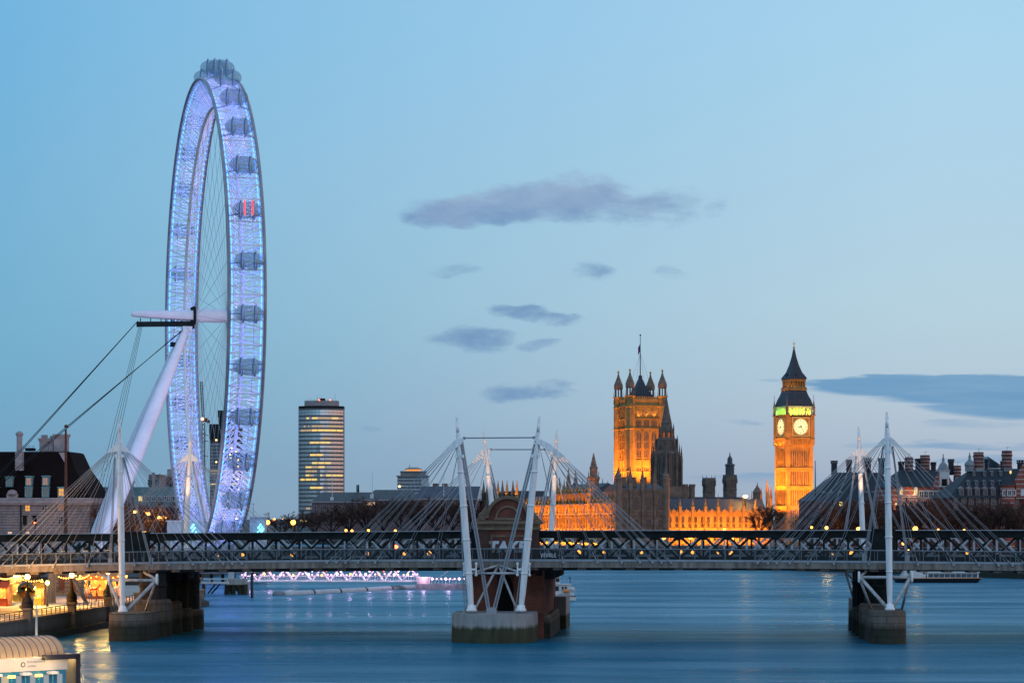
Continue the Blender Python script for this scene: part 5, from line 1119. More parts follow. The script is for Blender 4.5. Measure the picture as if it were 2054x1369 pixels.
for px_, py, me in ((55.5, 1024, w1l), (89.5, 1022, w1), (122, 1022, winmesh(1.2, 1.45, 3, 2, m_portp, glow('lit_window_dim_orange', (1, .35, .06), .3))), (20, 1050, w2), (-12, 1050, w2), (58, 1050, w2), (90, 1050, w2), (122, 1050, w2d), (20, 1074, w3l), (55, 1074, w3l), (90, 1074, w2), (122, 1074, w2), (150, 1050, w2), (20, 1095, w2), (55, 1095, w2), (90, 1095, w2)):
    u_ = H.u(px_, 0); inst('window', me, ch, (u_, -.03, H.z(py, u_, 0)))
MB().tube((H.u(42, -.3), -.35, 0), (H.u(42, -.3), -.35, zc), .2, n=8).build('drainpipe', m_dark, ch)
light('SPOT', (H.u(110), -26, 2), 6000, (1, .70, .62), ch, (H.u(110), 0, 14), spot_size=radians(90), spot_blend=.9, shadow_soft_size=1)
# flagpole before it
P_ = Fr(132, 560, GZ); fpz = lambda y: P_.z(y)
f = P_.root('flagpole', 'tall rust brown flagpole with round cap in front of the pale stone building', 'flagpole')
MB().lathe(0, 0, [(.42, 0), (.38, fpz(1000)), (.24, fpz(860))], 12).build('pole', m_rust, f); MB().lathe(.1, 0, [(.25, fpz(858)), (.48, fpz(856)), (.48, fpz(853)), (.2, fpz(851))], 12).build('cap', m_rust, f)
# traffic signals on the railway approach
for px_ in (50, 70):
    T = Fr(px_, 345, 13.4); s = T.root('railway_signal', 'black railway signal post by the left county windows, ' + ('left' if px_ == 50 else 'right') + ' one of two', 'signal', 'railway signals')
    MB().box(-.28, .28, -.15, .15, T.z(1052), T.z(1034)).box(-.5, .5, -.3, .16, T.z(1035), T.z(1033)).tube((0, .1, -3), (0, .1, T.z(1052)), .07, n=6).build('head', m_black, s)
    for i in range(3): MB().lathe(0, 0, [(.13, -.02), (.13, .02)], 10).xf(lambda a, b, c, i=i: (a, -.17+c, T.z(1038+i*5)+b)).build('lens', m_lampr if (i == 2 and px_ == 70) else m_dark, s)
# --- green roofed blocks behind
G = Fr(260, 690, GZ); gr = G.root('office_block', 'long stone block with blue green copper roof between the wheel leg and the tower block', 'building')
MB().box(G.u(180), G.u(372), 0, 14, 0, G.z(1012)).build('wall', m_portp, gr)
MB().slab([(G.u(180), G.z(1012)), (G.u(372), G.z(1012)), (G.u(366), G.z(985)), (G.u(345), G.z(976)), (G.u(186), G.z(976))], 1, 13).build('roof', m_teal, gr)
MB().box(G.u(248), G.u(265), -.6, 3, G.z(1012), G.z(968)).box(G.u(246), G.u(267), -1, 3.4, G.z(968), G.z(964)).build('lantern_turret', m_portp, gr)
MB().slab([(G.u(258), G.z(964)), (G.u(266), G.z(964)), (G.u(262), G.z(955))], -.5, 2).build('turret_roof', m_teal, gr)
gw = winmesh(1.2, 1.6, 1, 1, m_portp, m_lith); gwd = winmesh(1.2, 1.8, 2, 2, m_portp, m_glassd)
for i in range(14): px_ = 190+i*13; inst('window', gwd, gr, (G.u(px_), -.03, G.z(1030))); inst('dormer', winmesh(1.0, 1.3, 2, 1, m_boat, m_lith if i in (0, 7) else m_glassd, name='dormer'), gr, (G.u(px_), .7, G.z(1004)))
for a, b_, y0, D_, nm, lab in ((298, 322, 951, 760, 'tower_block', 'square grey tower block with pinkish lit edge left of the wheel rim'), (322, 346, 955, 790, 'tower_block', 'brown brick tower block close behind the left rim of the wheel')):
    T = Fr(a, D_, GZ); t = T.root(nm, lab, 'building', 'tower blocks beside the wheel'); x1 = T.u(b_); zt_ = T.z(y0)
    MB().box(0, x1, 0, 12, 0, zt_).build('wall', m_pinkst if a == 298 else m_redb, t)
    if a == 298: MB().box(x1*.3, x1*.55, -.4, -.003, 0, zt_+.6).box(x1*.9, x1, -.4, -.003, 0, zt_+.3).build('stair_panel', m_portp, t)
    else: MB().box(x1*.45, x1, 3, 9, zt_, T.z(940)).build('plant_room', m_greyp, t)
    wm = winmesh(1.3, 1.5, 2, 1, m_greyp, m_glassd)
    for r in range(6):
        for c in range(2): inst('window', wm, t, (x1*(.15 if c == 0 else .72), -.03, zt_-3.2-r*3.2))
# --- unfinished high-rise and its crane seen through the wheel
S = Fr(450, 1900, GZ); sk = S.root('highrise', 'unfinished dark high-rise with lit floors standing behind the lower wheel', 'building')
z_ = S.z
MB().box(S.u(421), S.u(480), 0, 22, 0, z_(852)).build('frame', mat('bare_concrete', (.05, .055, .065), (.03, .033, .04), scale=.2, rough=.9), sk)
MB().box(S.u(437), S.u(458), 4, 16, z_(852), z_(836)).box(S.u(436), S.u(462), 3, 17, z_(836), z_(822)).build('core', m_dark, sk)
MB().box(S.u(420), S.u(447), -1, 10, z_(880), z_(850)).build('climbing_screen', m_dark, sk)
fb_ = MB().box(S.u(421.5), S.u(479.5), -.5, 0, -1.0, 1.0).mesh('floor_slab', m_greyp)
for i in range(26): inst('floor_slab', fb_, sk, (0, 0, 4+i*3.3*(z_(884)-4)/(26*3.3)))
for y in (947, 969, 1033): MB().box(S.u(422.5), S.u(478.5), -.35, -.02, z_(y)-.9, z_(y)+1.6).build('lit_floor', m_lith, sk)
bl_ = MB().box(-.5, .5, -.7, -.2, -.4, .4); ble = bl_.mesh('site_light', m_lampw)
for i in range(26):
    px_, py = [(448, 900), (448, 905), (448, 912), (448, 918), (465, 898), (465, 905), (462, 912), (463, 918), (474, 905), (478, 922), (478, 935), (478, 952), (478, 960), (478, 981), (478, 987), (478, 999), (478, 1010), (478, 1021), (434, 882), (434, 926), (430, 1013), (436, 1013), (452, 1010), (466, 1010), (424, 1040), (474, 1040)][i]
    inst('site_light', ble, sk, (S.u(px_), 0, z_(py)))
K = Fr(408, 1870, GZ); k = K.root('tower_crane', 'slender tower crane with raised jib beside the unfinished high-rise', 'crane')
def lattice_bar(mb, p, q_, w, nb, r):
    p = Vector(p); q_ = Vector(q_); d = (q_-p).normalized(); a = d.cross(Vector((0, 1, 0))).normalized()*w; b_ = Vector((0, w, 0))
    cs = [a+b_, a-b_, -a-b_, -a+b_]
    for c in cs: mb.tube(p+c, q_+c, r, n=4)
    for i in range(nb):
        s0 = p+(q_-p)*i/nb; s1 = p+(q_-p)*(i+1)/nb
        for j in range(4): mb.tube(s0+cs[j], s1+cs[(j+1) % 4], r*.7, n=3, cap=False)
lattice_bar(m1 := MB(), (0, 0, 0), (0, 0, K.z(848)), 1.1, 26, .28); m1.build('mast', m_dark, k)
lattice_bar(m2 := MB(), (0, 0, K.z(840)), (K.u(403.5), 0, K.z(765)), .8, 14, .22); m2.build('jib', m_dark, k)
MB().box(-1.6, 3.2, -1.5, 1.5, K.z(846), K.z(838)).box(2.6, 5.0, -1.2, 1.2, K.z(848), K.z(842)).build('cab', m_rust, k); MB().ball((-.6, -1.8, K.z(840)), 1.1, 8).build('work_lamp', m_lampw, k)
for y in (871, 883, 913): MB().tube((0, 0, K.z(y)), (S.u(421)+S.X-K.X, 20, K.z(y)), .3, n=4).build('tie_bar', m_dark, k)
# --- dark glass office tower with lit floors
Mk = Fr(644, 2120, GZ); mt = Mk.root('office_tower', 'tall slab tower of dark glass with scattered rows of yellow lit windows', 'building')
z_ = Mk.z; hwid = (689-599)/2*2120/F_
def plan(k=1.0, d=0.0): # gently bowed front with slanting flanks
    pts = []
    for i in range(13):
        t = -1+2*i/12; pts.append((hwid*k*t, -8.5*(1-t*t)-d))
    return pts+[(hwid*k, 14), (hwid*k*.8, 24), (-hwid*k*.8, 24), (-hwid*k, 14)]
MB().prism(plan(), 0, z_(815)).build('tower_wall', m_tower, mt)
MB().prism(plan(1.003, .12), z_(819), z_(815)+.4).build('parapet_band', m_dark, mt)
MB().prism([(x*.76, y*.6+4) for x, y in plan()], z_(815)+.41, z_(803)).build('plant_storey', m_portp, mt)
an = MB()
for i in range(22): x = -hwid*.68+i*hwid*1.36/21; an.tube((x, 2, z_(803)), (x, 2, z_(803)+random.uniform(1.0, 3.0)+(3 if i in (8, 11, 20) else 0)), .12, n=4)
an.box(-2, 3, 4, 9, z_(803), z_(803)+2.2); an.build('antennas', m_dark, mt)
MB().ball((hwid*-.08, 1, z_(801.5)), .55, 6).build('beacon', m_lampr, mt); MB().ball((hwid*.4, 1, z_(801.5)), .55, 6).build('beacon', m_lampr, mt)
m_mglass = mat('tower_glass', (.5, .5, .5), rough=.14, bump=.02, scale=.4)
m_mglass.node_tree.nodes['Principled BSDF'].inputs['Metallic'].default_value = 1.0
m_mglass.node_tree.nodes['Principled BSDF'].inputs['Base Color'].default_value = (.72, .73, .76, 1)
def face_strip(t0, t1, z0, z1, d, n=1):
    mb = MB()
    for i in range(n):
        a, b_ = t0+(t1-t0)*i/n, t0+(t1-t0)*(i+1)/n; ya, yb = -8.5*(1-a*a)-d, -8.5*(1-b_*b_)-d
        mb.hexa([(hwid*a, ya, z0), (hwid*b_, yb, z0), (hwid*b_, yb+d-.003, z0), (hwid*a, ya+d-.003, z0), (hwid*a, ya, z1), (hwid*b_, yb, z1), (hwid*b_, yb+d-.003, z1), (hwid*a, ya+d-.003, z1)])
    return mb
zy = lambda zoomy: z_(790+zoomy/4.889)
tx = lambda zoomx: (590+zoomx/4.889-644)/45.0
bme = face_strip(-.99, .99, -1.0, 1.0, .1, 12).mesh('window_band', m_mglass)
FY = [170, 197, 239, 279, 318, 358, 397, 437, 478, 518, 558, 598, 638, 677, 717, 757, 797, 838, 878, 918, 958, 998, 1040, 1080, 1120, 1160, 1200, 1240]
for y in FY: inst('window_band', bme, mt, (0, 0, zy(y)))
fin = MB()
for i in range(49): t = -1+2*i/48; fin.box(hwid*t-.1, hwid*t+.1, -8.5*(1-t*t)-.42, -8.5*(1-t*t), 6, z_(819))
fin.build('mullion', m_tower, mt)
m_litb = glow('lit_office_bright', (1, .66, .16), 1.3); m_litw = glow('lit_office_dim', (1, .68, .38), .6)
for y, rngs, m_ in ((239, ((125, 155), (180, 440)), m_lith), (318, ((100, 118), (145, 160), (178, 300), (335, 475)), m_litw), (358, ((65, 478),), m_litb), (437, ((280, 360),), m_litw), (478, ((160, 365),), m_lith), (598, ((162, 292),), m_litb), (677, ((180, 370),), m_lith), (717, ((117, 310),), m_lith), (757, ((117, 235),), m_litw), (797, ((117, 204), (266, 288), (318, 478)), m_lith), (838, ((65, 110), (117, 236)), m_litb), (918, ((162, 292),), m_litb), (1120, ((122, 168),), m_litw), (1240, ((65, 148),), m_lith)):
    for a, b_ in rngs:
        n = max(1, int(round((b_-a)/58)))
        for i in range(n):
            p0 = a+(b_-a)*i/n; p1 = a+(b_-a)*(i+1)/n-5; face_strip(tx(p0), tx(p1), zy(y)-.85, zy(y)+.85, .24, 2).build('lit_window', m_ if random.random() > .2 else m_litw, mt)
# --- hospital-like hipped roofs in front of it
def hipped(pxa, pxb, D, ye, yr, name, label, mr, mw, hip0=12, hip1=12, winrow=True, depth=26, group=None):
    T = Fr((pxa+pxb)/2, D, GZ); t = T.root(name, label, 'building', group); a, b_ = T.u(pxa), T.u(pxb); ze, zr_ = T.z(ye), T.z(yr); s = D/F_
    MB().box(a, b_, 0, depth, 0, ze-.8).build('wall', mw, t); MB().box(a-.8, b_+.8, -.8, depth+.8, ze-.8, ze).build('eaves_cornice', m_portp, t)
    MB().add([(a-.5, -.5, ze), (b_+.5, -.5, ze), (b_+.5, depth+.5, ze), (a-.5, depth+.5, ze), (a+hip0*s, depth/2, zr_), (b_-hip1*s, depth/2, zr_)], [(0, 1, 5, 4), (1, 2, 5), (2, 3, 4, 5), (3, 0, 4)]).build('roof', mr, t)
    if winrow:
        wm = winmesh(1.2, 3.6, 1, 2, m_portp, m_glassd, .25); n = int((b_-a)/3.4)
        for i in range(min(n, 28)): inst('window', wm, t, (a+(i+.5)*(b_-a)/n, -.03, ze-6.4)); 
    return t, T
h1, T = hipped(626, 765, 1380, 1005, 986, 'hospital_block', 'pink brick block with hipped grey green roof in front of the dark glass tower', m_roofg, m_pinkst, 17, 12)
MB().tube((T.u(666), 2, T.z(1000)), (T.u(666), 2, T.z(950)), .22, .1, 6).box(T.u(662), T.u(669), 1, 3.5, T.z(1003), T.z(996)).build('flagpole', m_boat, h1)
MB().add([(T.u(706), -.9, T.z(1003)), (T.u(732), -.9, T.z(1003)), (T.u(716), -.9+6, T.z(983)), (T.u(714), 13, T.z(986))], [(0, 1, 2), (1, 3, 2), (0, 2, 3)]).build('cross_gable', m_roofg, h1)
for x in (714, 717): MB().tube((T.u(x), 10, T.z(990)), (T.u(x), 10, T.z(971)), .45, .38, 8).build('flue', m_dark, h1)
h2, T = hipped(728, 842, 1330, 1001, 981, 'hospital_block', 'longer grey roofed block with white flagpole left of the lit dome building', m_roofg, m_pinkst, 22, 20)
MB().tube((T.u(746.5), 2, T.z(1000)), (T.u(746.5), 2, T.z(945)), .22, .1, 6).box(T.u(742), T.u(749), 1, 3.5, T.z(1000), T.z(990)).build('flagpole', m_boat, h2)
wl_ = winmesh(1.2, 1.8, 1, 1, m_portp, m_litp)
for x in (737, 741, 744, 750): inst('window', wl_, h2, (T.u(x), -.35, T.z(1013)))
h3, T = hipped(836, 962, 1300, 999, 974, 'hall_block', 'dark blue slate roofed hall with white gable end left of the brick arch', m_slate, m_pinkst, 8, 0, False)
MB().slab([(T.u(957), T.z(1003)), (T.u(966), T.z(1003)), (T.u(966), T.z(984)), (T.u(963.5), T.z(975)), (T.u(961), T.z(984))], -.6, 20).build('gable_end', m_boat, h3)
MB().tube((T.u(890), 2, T.z(996)), (T.u(890), 2, T.z(951)), .22, .1, 6).build('flagpole', m_boat, h3)
for x0, x1 in ((866, 878), (885, 896)): MB().box(T.u(x0), T.u(x1), 14, 20, T.z(985), T.z(968)).build('chimney', m_stoneg, h3)
# --- block with the glowing drum on its roof
Tm = Fr(827, 1750, GZ); tm = Tm.root('office_building', 'glass office building crowned by a drum glowing orange', 'building'); z_ = Tm.z
MB().box(Tm.u(797), Tm.u(858), 0, 24, 0, z_(955)).build('wall', m_glassb, tm)
MB().box(Tm.u(795), Tm.u(860), -1.5, 26, z_(955), z_(953)).box(Tm.u(803), Tm.u(853), 2, 22, z_(953), z_(946)).box(Tm.u(802), Tm.u(855), 1, 23, z_(946), z_(944)).build('upper_storey', m_tower, tm)
MB().box(Tm.u(845), Tm.u(858.5), -.8, 24.5, 0, z_(958)).build('stone_end', m_pale, tm)
MB().lathe(Tm.u(828), 10, [(5.4, z_(946)), (5.4, z_(940.5))], 24).build('glowing_drum', glow('drum_glow', (1, .36, .07), .95), tm)
MB().lathe(Tm.u(828), 10, [(6.2, z_(940.4)), (6.2, z_(939)), (3, z_(936))], 24).box(Tm.u(820)-.2, Tm.u(820)+.2, 9.8, 10.2, z_(939), z_(931)).build('drum_roof', m_tower, tm)
for i in range(7): MB().box(Tm.u(797)+.0, Tm.u(845)-.1, -.3, -.003, z_(960+i*7)-.5, z_(960+i*7)+.3).build('floor_band', m_pale, tm)
MB().ball((Tm.u(801.5), -.6, z_(975)), .7, 6).build('wall_lamp', m_lampw, tm)
# ================================================================ right bank: brick mansions with striped chimneys
m_stripc = bandmat('striped_chimney_brick', (.14, .04, .028), (.34, .28, .26), 1.15, .26)
m_chim = mat('sooty_chimney', (.035, .035, .045), (.02, .02, .028), scale=1, rough=.9)
m_sroof = mat('blue_slate', (.016, .024, .031), (.009, .014, .019), scale=1.4, rough=.65, stretch=(1, 1, 3))
m_lead = mat('pale_lead', (.22, .23, .25), (.15, .16, .18), scale=.7, rough=.6)
def stack(root, T, x0, x1, y0, y1, v, striped):
    a, b_ = T.u(x0, v), T.u(x1, v); z0, z1 = T.z(y1, a, v), T.z(y0, a, v); w = b_-a; d = min(w, 3.4); hh = z1-z0
    if striped:
        c = (a+b_)/2; mb = MB().lathe(c, v+d/2, [(w/2*.98, z0), (w/2*.95, z1-1.7), (w/2*1.07, z1-1.5), (w/2*1.07, z1-1.1), (w/2*.98, z1-1.0), (w/2*.98, z1)], 12, sy=d/w)
        for k in range(int(hh/1.15)): mb.lathe(c, v+d/2, [(w/2*1.04, z0+k*1.15+.0), (w/2*1.04, z0+k*1.15+.22)], 12, sy=d/w)
        o = mb.build('chimney', m_stripc, root); MB().box(a+w*.1, b_-w*.1, v+.1, v+d-.1, z0-3.4, z0-.01).build('chimney_base', m_lead, o)
        MB().tube((c, v+d/2, z1), (c+.2, v+d/2, z1+1.2), .05, n=4).tube((c-.5, v+d/2, z1+1.0), (c+1.1, v+d/2, z1+1.2), .04, n=4).build('aerial', m_dark, o)
    else:
        mb = MB().box(a+w*.08, b_-w*.08, v, v+d, z0, z1-1.1).box(a-.1, b_+.1, v-.1, v+d+.1, z1-1.1, z1-.85)
        for x in (a, (a+b_)/2-.15, b_-.3): mb.box(x, x+.3, v, v+.3, z1-.85, z1-.3).box(x, x+.3, v+d-.3, v+d, z1-.85, z1-.3)
        mb.box(a-.1, b_+.1, v-.1, v+d+.1, z1-.3, z1); mb.build('chimney', m_chim, root)
def dormers(root, T, pxs, y0, y1, v, w, m, glass=m_glassd):
    for px_ in pxs:
        u_ = T.u(px_, v); zb_, zt_ = T.z(y1, u_, v), T.z(y0, u_, v); hh = zt_-zb_
        d = MB().box(-w/2, w/2, 0, 2.6, -.2, hh*.78).slab([(-w/2-.2, hh*.78), (w/2+.2, hh*.78), (0, hh*1.02)], -.15, 2.6).build('dormer', m, root); d.location = (u_, v, zb_)
        wm = MB().box(-w*.32, w*.32, -.06, -.003, hh*.08, hh*.66).build('window', glass, d)
# --- left mansion, broad dark roof
A = Fr(1720, 830, GZ, radians(6)); ma = A.root('brick_mansion', 'dark roofed brick mansion right of the clock tower with slender black chimneys', 'mansion', 'brick mansions on the right bank')
a0, a1 = A.u(1634), A.u(1778); ze, zr_ = A.z(1004), A.z(946)
MB().box(a0, a1, 0, 24, 0, ze).build('wall', m_redb, ma)
MB().add([(a0-.6, -.6, ze), (a1+.6, -.6, ze), (a1+.6, 24.6, ze), (a0-.6, 24.6, ze), (A.u(1676, 9), 9, zr_), (A.u(1772, 9), 9, zr_), (A.u(1772, 15), 15, zr_), (A.u(1676, 15), 15, zr_)], [(0, 1, 5, 4), (1, 2, 6, 5), (2, 3, 7, 6), (3, 0, 4, 7), (4, 5, 6, 7)]).build('roof', m_sroof, ma)
for x0, x1, y0, y1 in ((1669, 1680, 923, 952), (1699, 1709, 921, 950), (1736, 1748, 918, 950), (1764, 1775, 918, 950)): stack(ma, A, x0, x1, y0, y1, 10, False)
dormers(ma, A, (1652, 1668, 1686, 1738, 1752, 1766), 984, 997, 2.0, 1.5, m_lead)
MB().add([(A.u(1694, 3), 3.0, A.z(988, 0, 3)), (A.u(1704, 3), 3.0, A.z(988, 0, 3)), (A.u(1708, 5), 5.2, A.z(973, 0, 5)), (A.u(1696, 5), 5.2, A.z(973, 0, 5))], [(0, 1, 2, 3)]).build('skylight', m_glassb, ma)
wb = winmesh(1.3, 2.2, 2, 2, m_portp, m_glassd)
for r, y in enumerate((1018, 1036, 1054)):
    for i in range(9): inst('window', wb, ma, (A.u(1648+i*14.5), -.03, A.z(y)))
for px_, y in ((1686, 1014), (1765, 1006), (1765, 1025)): inst('lit_window', winmesh(1.1, 1.4, 1, 1, m_portp, m_lith, name='lit_window'), ma, (A.u(px_), -.1, A.z(y)))
MB().tube((A.u(1641), 4, A.z(1003)), (A.u(1640.5), 4, A.z(923)), .22, .12, 6).build('flagpole', m_dark, ma)
# --- middle mansion with a white gable and cupola
Bm = Fr(1845, 800, GZ, radians(6)); mm = Bm.root('brick_mansion', 'striped brick mansion with ornate white gable and cupola in the middle of the right bank', 'mansion', 'brick mansions on the right bank')
a0, a1 = Bm.u(1790), Bm.u(1912); ze, zr_ = Bm.z(976), Bm.z(940)
MB().box(a0, a1, 0, 24, 0, ze).build('wall', m_bandb, mm)
MB().add([(a0-.5, -.5, ze), (a1+.5, -.5, ze), (a1+.5, 24, ze), (a0-.5, 24, ze), (Bm.u(1806, 10), 10, zr_), (Bm.u(1896, 10), 10, zr_), (Bm.u(1896, 14), 14, zr_), (Bm.u(1806, 14), 14, zr_)], [(0, 1, 5, 4), (1, 2, 6, 5), (2, 3, 7, 6), (3, 0, 4, 7), (4, 5, 6, 7)]).build('roof', m_sroof, mm)
for x0, x1, y0, y1, st_ in ((1804, 1814, 925, 952, False), (1817, 1834, 916, 948, True), (1838, 1848, 919, 948, False), (1848, 1868, 912, 944, True), (1869, 1878, 926, 952, False), (1904, 1914, 920, 952, False), (1915, 1930, 933, 956, True)): stack(mm, Bm, x0, x1, y0, y1, 9 if st_ else 11, st_)
gx0, gx1 = Bm.u(1868), Bm.u(1914); gc = Bm.u(1893); zg = lambda y: Bm.z(y, gc, -.6)
MB().slab([(gx0, zg(980)), (gx1, zg(980)), (Bm.u(1905), zg(962)), (Bm.u(1903), zg(952)), (Bm.u(1882), zg(952)), (Bm.u(1880), zg(962))], -.6, 3).build('gable', m_bandb, mm)
g2 = MB(); w2_ = Bm.u(1903)-Bm.u(1884)
g2.box(gc-w2_*.5, gc-w2_*.32, -1.0, -.603, zg(974), zg(944)).box(gc+w2_*.32, gc+w2_*.5, -1.0, -.603, zg(974), zg(944)).box(gc-w2_*.32, gc+w2_*.32, -.9, -.604, zg(960), zg(944)).box(gc-w2_*.58, gc+w2_*.58, -1.2, 3.0, zg(944), zg(942.5))
g2.box(gc-w2_*.58, gc+w2_*.58, -1.2, -.603, zg(976), zg(974)); g2.build('stone_aedicule', m_boat, mm)
MB().slab([(gc-w2_*.22, zg(974)), (gc+w2_*.22, zg(974))]+[(gc+w2_*.22*cos(t), zg(963)+w2_*.22*sin(t)) for t in [pi*i/8 for i in range(9)]], -.75, -.61).build('arched_opening', m_black, mm)
def cupola(root, T, px_, yb, ybase, ydome, ytip, v, R):
    u_ = T.u(px_, v); z = lambda y: T.z(y, u_, v); mb = MB(); mb.lathe(u_, v, [(R, z(ybase)), (R, z(yb)), (R*1.15, z(yb)+.1), (R*1.15, z(yb)+.4), (R*1.0, z(yb)+1.0), (R*.75, z(ydome)), (R*.3, z(ydome)+.8), (R*.22, z(ydome)+1.4), (R*.3, z(ydome)+1.7), (R*.12, z(ydome)+2.4), (R*.09, z(ytip))], 12)
    mb.build('cupola', m_lead, root)
cupola(mm, Bm, 1892, 943, 952, 931, 910, 1.2, 1.7)
dormers(mm, Bm, (1807, 1837), 976, 992, -.6, 1.3, m_boat, m_lith)
dormers(mm, Bm, (1822,), 976, 990, 1.2, 1.3, m_lead)
MB().box(Bm.u(1800), Bm.u(1850), -.5, -.003, Bm.z(998), Bm.z(995)).build('balcony', m_portp, mm)
wlow = winmesh(1.2, 1.9, 2, 2, m_boat, m_glassd, .3)
for i in range(7): inst('window', wlow, mm, (Bm.u(1848+i*9.5), -.05, Bm.z(997)))
for r, y in enumerate((1018, 1040)):
    for i in range(8): inst('window', wb, mm, (Bm.u(1800+i*14), -.05, Bm.z(y)))
light('POINT', (Bm.u(1828), -2.6, Bm.z(990)), 500, (1, .62, .28), mm, shadow_soft_size=.4)
light('POINT', (Bm.u(1800), -2.6, Bm.z(1010)), 400, (1, .55, .2), mm, shadow_soft_size=.4)
# --- right mansion, biggest roof
Cm = Fr(1990, 760, GZ, radians(4)); mc = Cm.root('brick_mansion', 'large dark red brick mansion with two tall striped chimneys at the right edge', 'mansion', 'brick mansions on the right bank')
a0, a1 = Cm.u(1906), Cm.u(2110); ze, zr_ = Cm.z(998), Cm.z(938)
MB().box(a0, a1, 0, 26, 0, ze).build('wall', m_redb, mc)
MB().add([(a0-.5, -.5, ze), (a1+.5, -.5, ze), (a1+.5, 26.5, ze), (a0-.5, 26.5, ze), (Cm.u(1948, 9), 9, zr_), (a1, 9, zr_), (a1, 17, zr_), (Cm.u(1948, 17), 17, zr_)], [(0, 1, 5, 4), (1, 2, 6, 5), (2, 3, 7, 6), (3, 0, 4, 7), (4, 5, 6, 7)]).build('roof', m_sroof, mc)
stack(mc, Cm, 1955, 1976, 906, 939, 8, True); stack(mc, Cm, 2012, 2033, 903, 937, 8, True); stack(mc, Cm, 2043, 2056, 922, 945, 12, False); stack(mc, Cm, 1976, 1982, 920, 940, 13, False); stack(mc, Cm, 2008, 2014, 924, 940, 13, False)
MB().slab([(Cm.u(1977, 18), Cm.z(938, 0, 18)), (Cm.u(2010, 18), Cm.z(938, 0, 18)), (Cm.u(2005, 18), Cm.z(931, 0, 18)), (Cm.u(1981, 18), Cm.z(915, 0, 18))], 17.5, 24).build('glass_roof', m_glassb, mc)
cupola(mc, Cm, 1945, 934, 945, 926, 907, 9, 1.5)
dormers(mc, Cm, (1929, 1945.5, 1961, 1977, 1993), 975, 995, .2, 1.25, mat('dormer_pink_stone', (.30, .24, .23), (.22, .17, .165), scale=1, rough=.8))
dormers(mc, Cm, (1943, 1959, 1975, 1991, 2007), 962, 972, 3.2, .9, m_lead)
dormers(mc, Cm, (1954, 1975, 1990, 2008), 943, 953, 6.4, .8, m_lead)
# corner turret
tu, tv = Cm.u(2021, .5), .5; z = lambda y: Cm.z(y, tu, tv); R = (Cm.u(2036)-Cm.u(2007))/2
MB().lathe(tu, tv, [(R, 0), (R, z(975)), (R*1.12, z(974)), (R*1.12, z(972.5))], 16).build('corner_turret', m_bandb, mc); MB().lathe(tu, tv, [(R*1.15, z(972.4)), (R*.62, z(962)), (R*.15, z(954)), (.05, z(951))], 16).build('turret_roof', m_sroof, mc)
for k in (-1, 0, 1): o = inst('window', winmesh(1.0, 1.5, 2, 1, m_boat, m_glassd, .25), mc, (tu+k*R*.62, tv-R*(.82 if k else 1.0), z(993)), 0)
MB().slab([(Cm.u(2036), Cm.z(1000)), (Cm.u(2075), Cm.z(1000)), (Cm.u(2075), Cm.z(930)), (Cm.u(2056), Cm.z(930)), (Cm.u(2037), Cm.z(968))], -.7, 3).build('gable', m_bandb, mc)
MB().box(Cm.u(2046), Cm.u(2075), -.9, -.703, Cm.z(994), Cm.z(981)).build('gable_window', m_boat, mc)
MB().ball((Cm.u(2027, 3), 3, Cm.z(946)), .35, 8, sz=1.6).build('roof_lamp', m_lith, mc)
for r, y in enumerate((1012, 1030)):
    for i in range(9): inst('window', wb, mc, (Cm.u(1918+i*15), -.05, Cm.z(y)))
# ================================================================ trees
for i, (px_, top, lab) in enumerate(((1640, 1018, 'low bare tree at the foot of the clock tower, right side'), (1672, 1006, 'bare brown tree in front of the dark roofed mansion, nearest the clock tower'), (1705, 1000, 'bare brown tree left of the rear right mast'), (1742, 1004, 'bare brown tree between the two right masts'),
        (1780, 1000, 'bare brown tree right behind the front right mast'), (1818, 1008, 'bare brown tree under the yellow lit dormers'), (1856, 1004, 'bare brown tree below the white ornate gable'), (1896, 1002, 'bare brown tree between the two striped mansions'),
        (1934, 1006, 'bare brown tree below the five white dormers, left one'), (1972, 1003, 'bare brown tree below the five white dormers, right one'), (2010, 1008, 'bare brown tree in front of the round corner turret'), (2046, 1005, 'bare brown tree cut by the right edge of the photo'))):
    D_ = 742-(px_-1640)*.19+14; tree(px_, D_+random.uniform(0, 10), top-1, lab, 'bare trees along the right embankment', wide=1.25)
for i, (px_, top, D_, lab) in enumerate(((1523, 1026, 1085, 'small bare tree against the orange palace wing'), (1545, 1016, 1080, 'bare tree in front of the orange clock tower base, left side'))):
    tree(px_, D_, top, lab, 'bare trees by the clock tower', wide=1.0)
for i, (px_, top, lab) in enumerate(((566, 1036, 'lowest bare tree right of the orange street lamps'), (596, 1034, 'bare tree at the foot of the dark glass tower'), (630, 1030, 'bare tree in front of the pink brick block, left end'), (664, 1022, 'bare tree in front of the pink brick block, below its flagpole'),
        (700, 1012, 'bare tree covering the right end of the pink brick block'), (735, 1006, 'tall dark bare tree below the second white flagpole'), (770, 1003, 'tall dark bare tree below the lit dome building, left side'), (804, 1000, 'tall dark bare tree below the lit dome building, right side'),
        (840, 1004, 'dark bare tree left of the leaning middle mast cables'), (874, 1002, 'dark bare tree in front of the blue slate roofed hall'), (908, 1004, 'dark bare tree behind the left leaning mast'), (942, 1008, 'dark bare tree right beside the brick arch'))):
    tree(px_, 1150+random.uniform(-15, 25), top-2, lab, 'bare trees before the hospital blocks', wide=1.35)
for i, (px_, top, lab) in enumerate(((212, 1024, 'bare tree just right of the wheel leg foot'), (243, 1012, 'brown bare tree behind the front left mast'), (276, 1008, 'brown bare tree between the front left mast and the wheel'), (308, 1012, 'brown bare tree below the tower blocks'), (342, 1014, 'brown bare tree beside the left wheel rim'))):
    tree(px_, 650+random.uniform(-8, 14), top-2, lab, 'bare trees in the garden by the wheel', wide=1.3)
